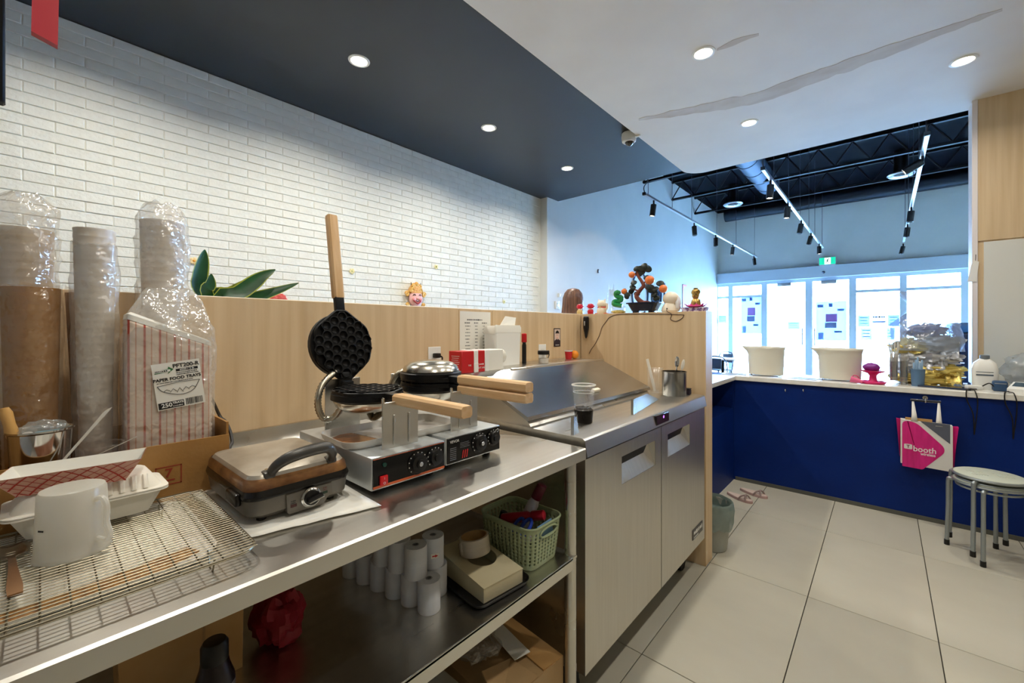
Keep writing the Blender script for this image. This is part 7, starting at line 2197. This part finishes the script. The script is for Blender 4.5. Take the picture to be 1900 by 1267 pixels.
E = [('pel', 'sp'), ('sp', 'ch'), ('ch', 'nk'), ('nk', 'nk2'), ('nk2', 'hd'), ('hd', 'hd2'), ('ch', 'sl'), ('sl', 'el'), ('el', 'wl'), ('wl', 'hl'), ('ch', 'sr'), ('sr', 'er'), ('er', 'wr'), ('wr', 'hr'),
     ('pel', 'pl'), ('pl', 'kl'), ('kl', 'al'), ('al', 'fl'), ('pel', 'pr'), ('pr', 'kr'), ('kr', 'ar'), ('ar', 'fr')]
keys = list(J)
verts = [J[k] for k in keys]
edges = [(keys.index(a), keys.index(b)) for a, b in E]
radl = [rad[k] for k in keys]
for s_, w_ in ((1, 'hl'), (-1, 'hr')):           # fingers
    hb = V(*J[w_])
    for k, (dy, dx, ln) in enumerate(((0.03, 0.0, 0.07), (0.012, 0.0, 0.085), (-0.006, 0.0, 0.08), (-0.022, 0.0, 0.065))):
        b0_ = len(verts)
        verts += [tuple(hb + V(0, dy, -0.02)), tuple(hb + V(-0.006 * s_, dy * 1.1 + 0.004, -0.03 - ln * 0.5)), tuple(hb + V(-0.016 * s_, dy * 1.1 + 0.008, -0.03 - ln))]
        radl += [0.011, 0.009, 0.0075]
        edges += [(keys.index(w_), b0_), (b0_, b0_ + 1), (b0_ + 1, b0_ + 2)]
    b0_ = len(verts)
    verts += [tuple(hb + V(-0.01 * s_, 0.04, -0.0)), tuple(hb + V(-0.02 * s_, 0.06, -0.035))]
    radl += [0.011, 0.009]
    edges += [(keys.index(w_), b0_), (b0_, b0_ + 1)]
me = bpy.data.meshes.new('body')
me.from_pydata(verts, edges, [])
bd2 = bpy.data.objects.new('body', me)
COL.objects.link(bd2); bd2.parent = t
md = bd2.modifiers.new('skin', 'SKIN')
md.use_smooth_shade = True
for sv, r_ in zip(me.skin_vertices[0].data, radl):
    sv.radius = (r_, r_ * 0.85)
me.skin_vertices[0].data[0].use_root = True
bd2.modifiers.new('sub', 'SUBSURF').levels = 2
bd2.modifiers['sub'].render_levels = 2
me.materials.append(SKIN)
# clothes
obj('shirt', MB().loft([[(0.0 + rx * math.cos(a), ry * math.sin(a), z) for a in [2 * PI * q / 24 for q in range(24)]] for rx, ry, z in ((0.17, 0.13, 0.86), (0.165, 0.128, 0.95), (0.155, 0.122, 1.08), (0.175, 0.13, 1.25), (0.19, 0.115, 1.36), (0.13, 0.09, 1.42), (0.07, 0.068, 1.445))], cap0=False, cap1=False), TOP_, t, solid=0.006)
for s_ in (1, -1):
    obj('sleeve', MB().tube([(0.15 * s_, 0, 1.38), (0.175 * s_, 0, 1.33), (0.205 * s_, -0.006, 1.18), (0.213 * s_, -0.008, 1.08)], [0.06, 0.068, 0.058, 0.052], 16), TOP_, t)
    obj('trouser_leg', MB().tube([(0.075 * s_, 0, 0.92), (0.09 * s_, 0, 0.82), (0.10 * s_, 0.01, 0.48), (0.10 * s_, -0.008, 0.09)], [0.105, 0.104, 0.072, 0.06], 18), TRS, t)
    obj('shoe', MB().loft([[(0.105 * s_ + x, y, z) for x, y in [(k_ * 0.05 * math.cos(a), 0.05 + k_ * 0.13 * math.sin(a)) for a in [2 * PI * q / 20 for q in range(20)]]] for k_, z in ((0.95, 0.001), (1.0, 0.02), (0.92, 0.05), (0.6, 0.085))]), BLACK, t)
obj('hips', MB().loft([[(rx * math.cos(a), ry * math.sin(a), z) for a in [2 * PI * q / 24 for q in range(24)]] for rx, ry, z in ((0.15, 0.11, 0.8), (0.172, 0.128, 0.88), (0.16, 0.12, 0.98))]), TRS, t)
# head details (face looks local +y)
hd_ = obj('head', MB().loft([[(rx * math.cos(a), 0.012 + ry * math.sin(a) + oy, z) for a in [2 * PI * q / 24 for q in range(24)]] for rx, ry, oy, z in ((0.03, 0.03, 0.05, 1.462), (0.052, 0.065, 0.028, 1.478), (0.066, 0.085, 0.012, 1.52), (0.072, 0.09, 0.005, 1.57), (0.074, 0.092, 0.0, 1.61), (0.068, 0.085, -0.004, 1.655), (0.045, 0.06, -0.006, 1.688), (0.01, 0.012, -0.006, 1.70))]), SKIN, t)
obj('nose', MB().loft([[(0.006, 0.098, 1.595), (-0.006, 0.098, 1.595), (0, 0.092, 1.6)], [(0.013, 0.108, 1.552), (-0.013, 0.108, 1.552), (0, 0.122, 1.558)], [(0.011, 0.104, 1.544), (-0.011, 0.104, 1.544), (0, 0.112, 1.545)]]), SKIN, hd_)
for s_ in (1, -1):
    obj('eye', MB().ball((0.028 * s_, 0.093, 1.588), (0.012, 0.008, 0.007), 12, 8), WHITE, hd_)
    obj('iris', MB().ball((0.028 * s_, 0.1, 1.588), (0.005, 0.003, 0.005), 10, 6), INK, hd_)
    obj('brow', MB().tube([(0.016 * s_, 0.102, 1.607), (0.042 * s_, 0.09, 1.609)], 0.0028, 6), INK, hd_)
    obj('ear', MB().ball((0.075 * s_, 0.0, 1.575), (0.009, 0.018, 0.03), 12, 8), SKIN, hd_)
obj('mouth', MB().ball((0, 0.1, 1.518), (0.022, 0.006, 0.006), 14, 8), mat('lips', '#b4685e', 0.45), hd_)
HAIR = mat('brown_hair', '#4a2e22', 0.4, col2='#7a5540', nscale=(70, 70, 3), detail=3, bump=0.3, bscale=90)
rings = []
for rx, ry, oy, z, op in ((0.105, 0.05, -0.085, 1.26, 0.0), (0.112, 0.075, -0.07, 1.38, 0.0), (0.106, 0.098, -0.035, 1.48, 0.42), (0.1, 0.112, -0.012, 1.57, 0.5), (0.096, 0.116, -0.008, 1.63, 0.42), (0.083, 0.104, -0.006, 1.675, 0.12), (0.055, 0.07, -0.006, 1.71, 0), (0.012, 0.016, -0.008, 1.723, 0)):
    ring = []
    for q in range(40):
        a = 2 * PI * q / 40
        k = 1 + 0.03 * math.sin(q * 5.0) * (z < 1.66)
        y = oy + ry * math.sin(a) * k
        x = rx * math.cos(a) * k
        if op and math.sin(a) > 0.35:          # pull the front open around the face
            y = min(y, 0.03 + (0.0 if z < 1.6 else 0.045))
        ring.append((x, y, z))
    rings.append(ring)
obj('hair', MB().loft(rings), HAIR, t, ang=70)
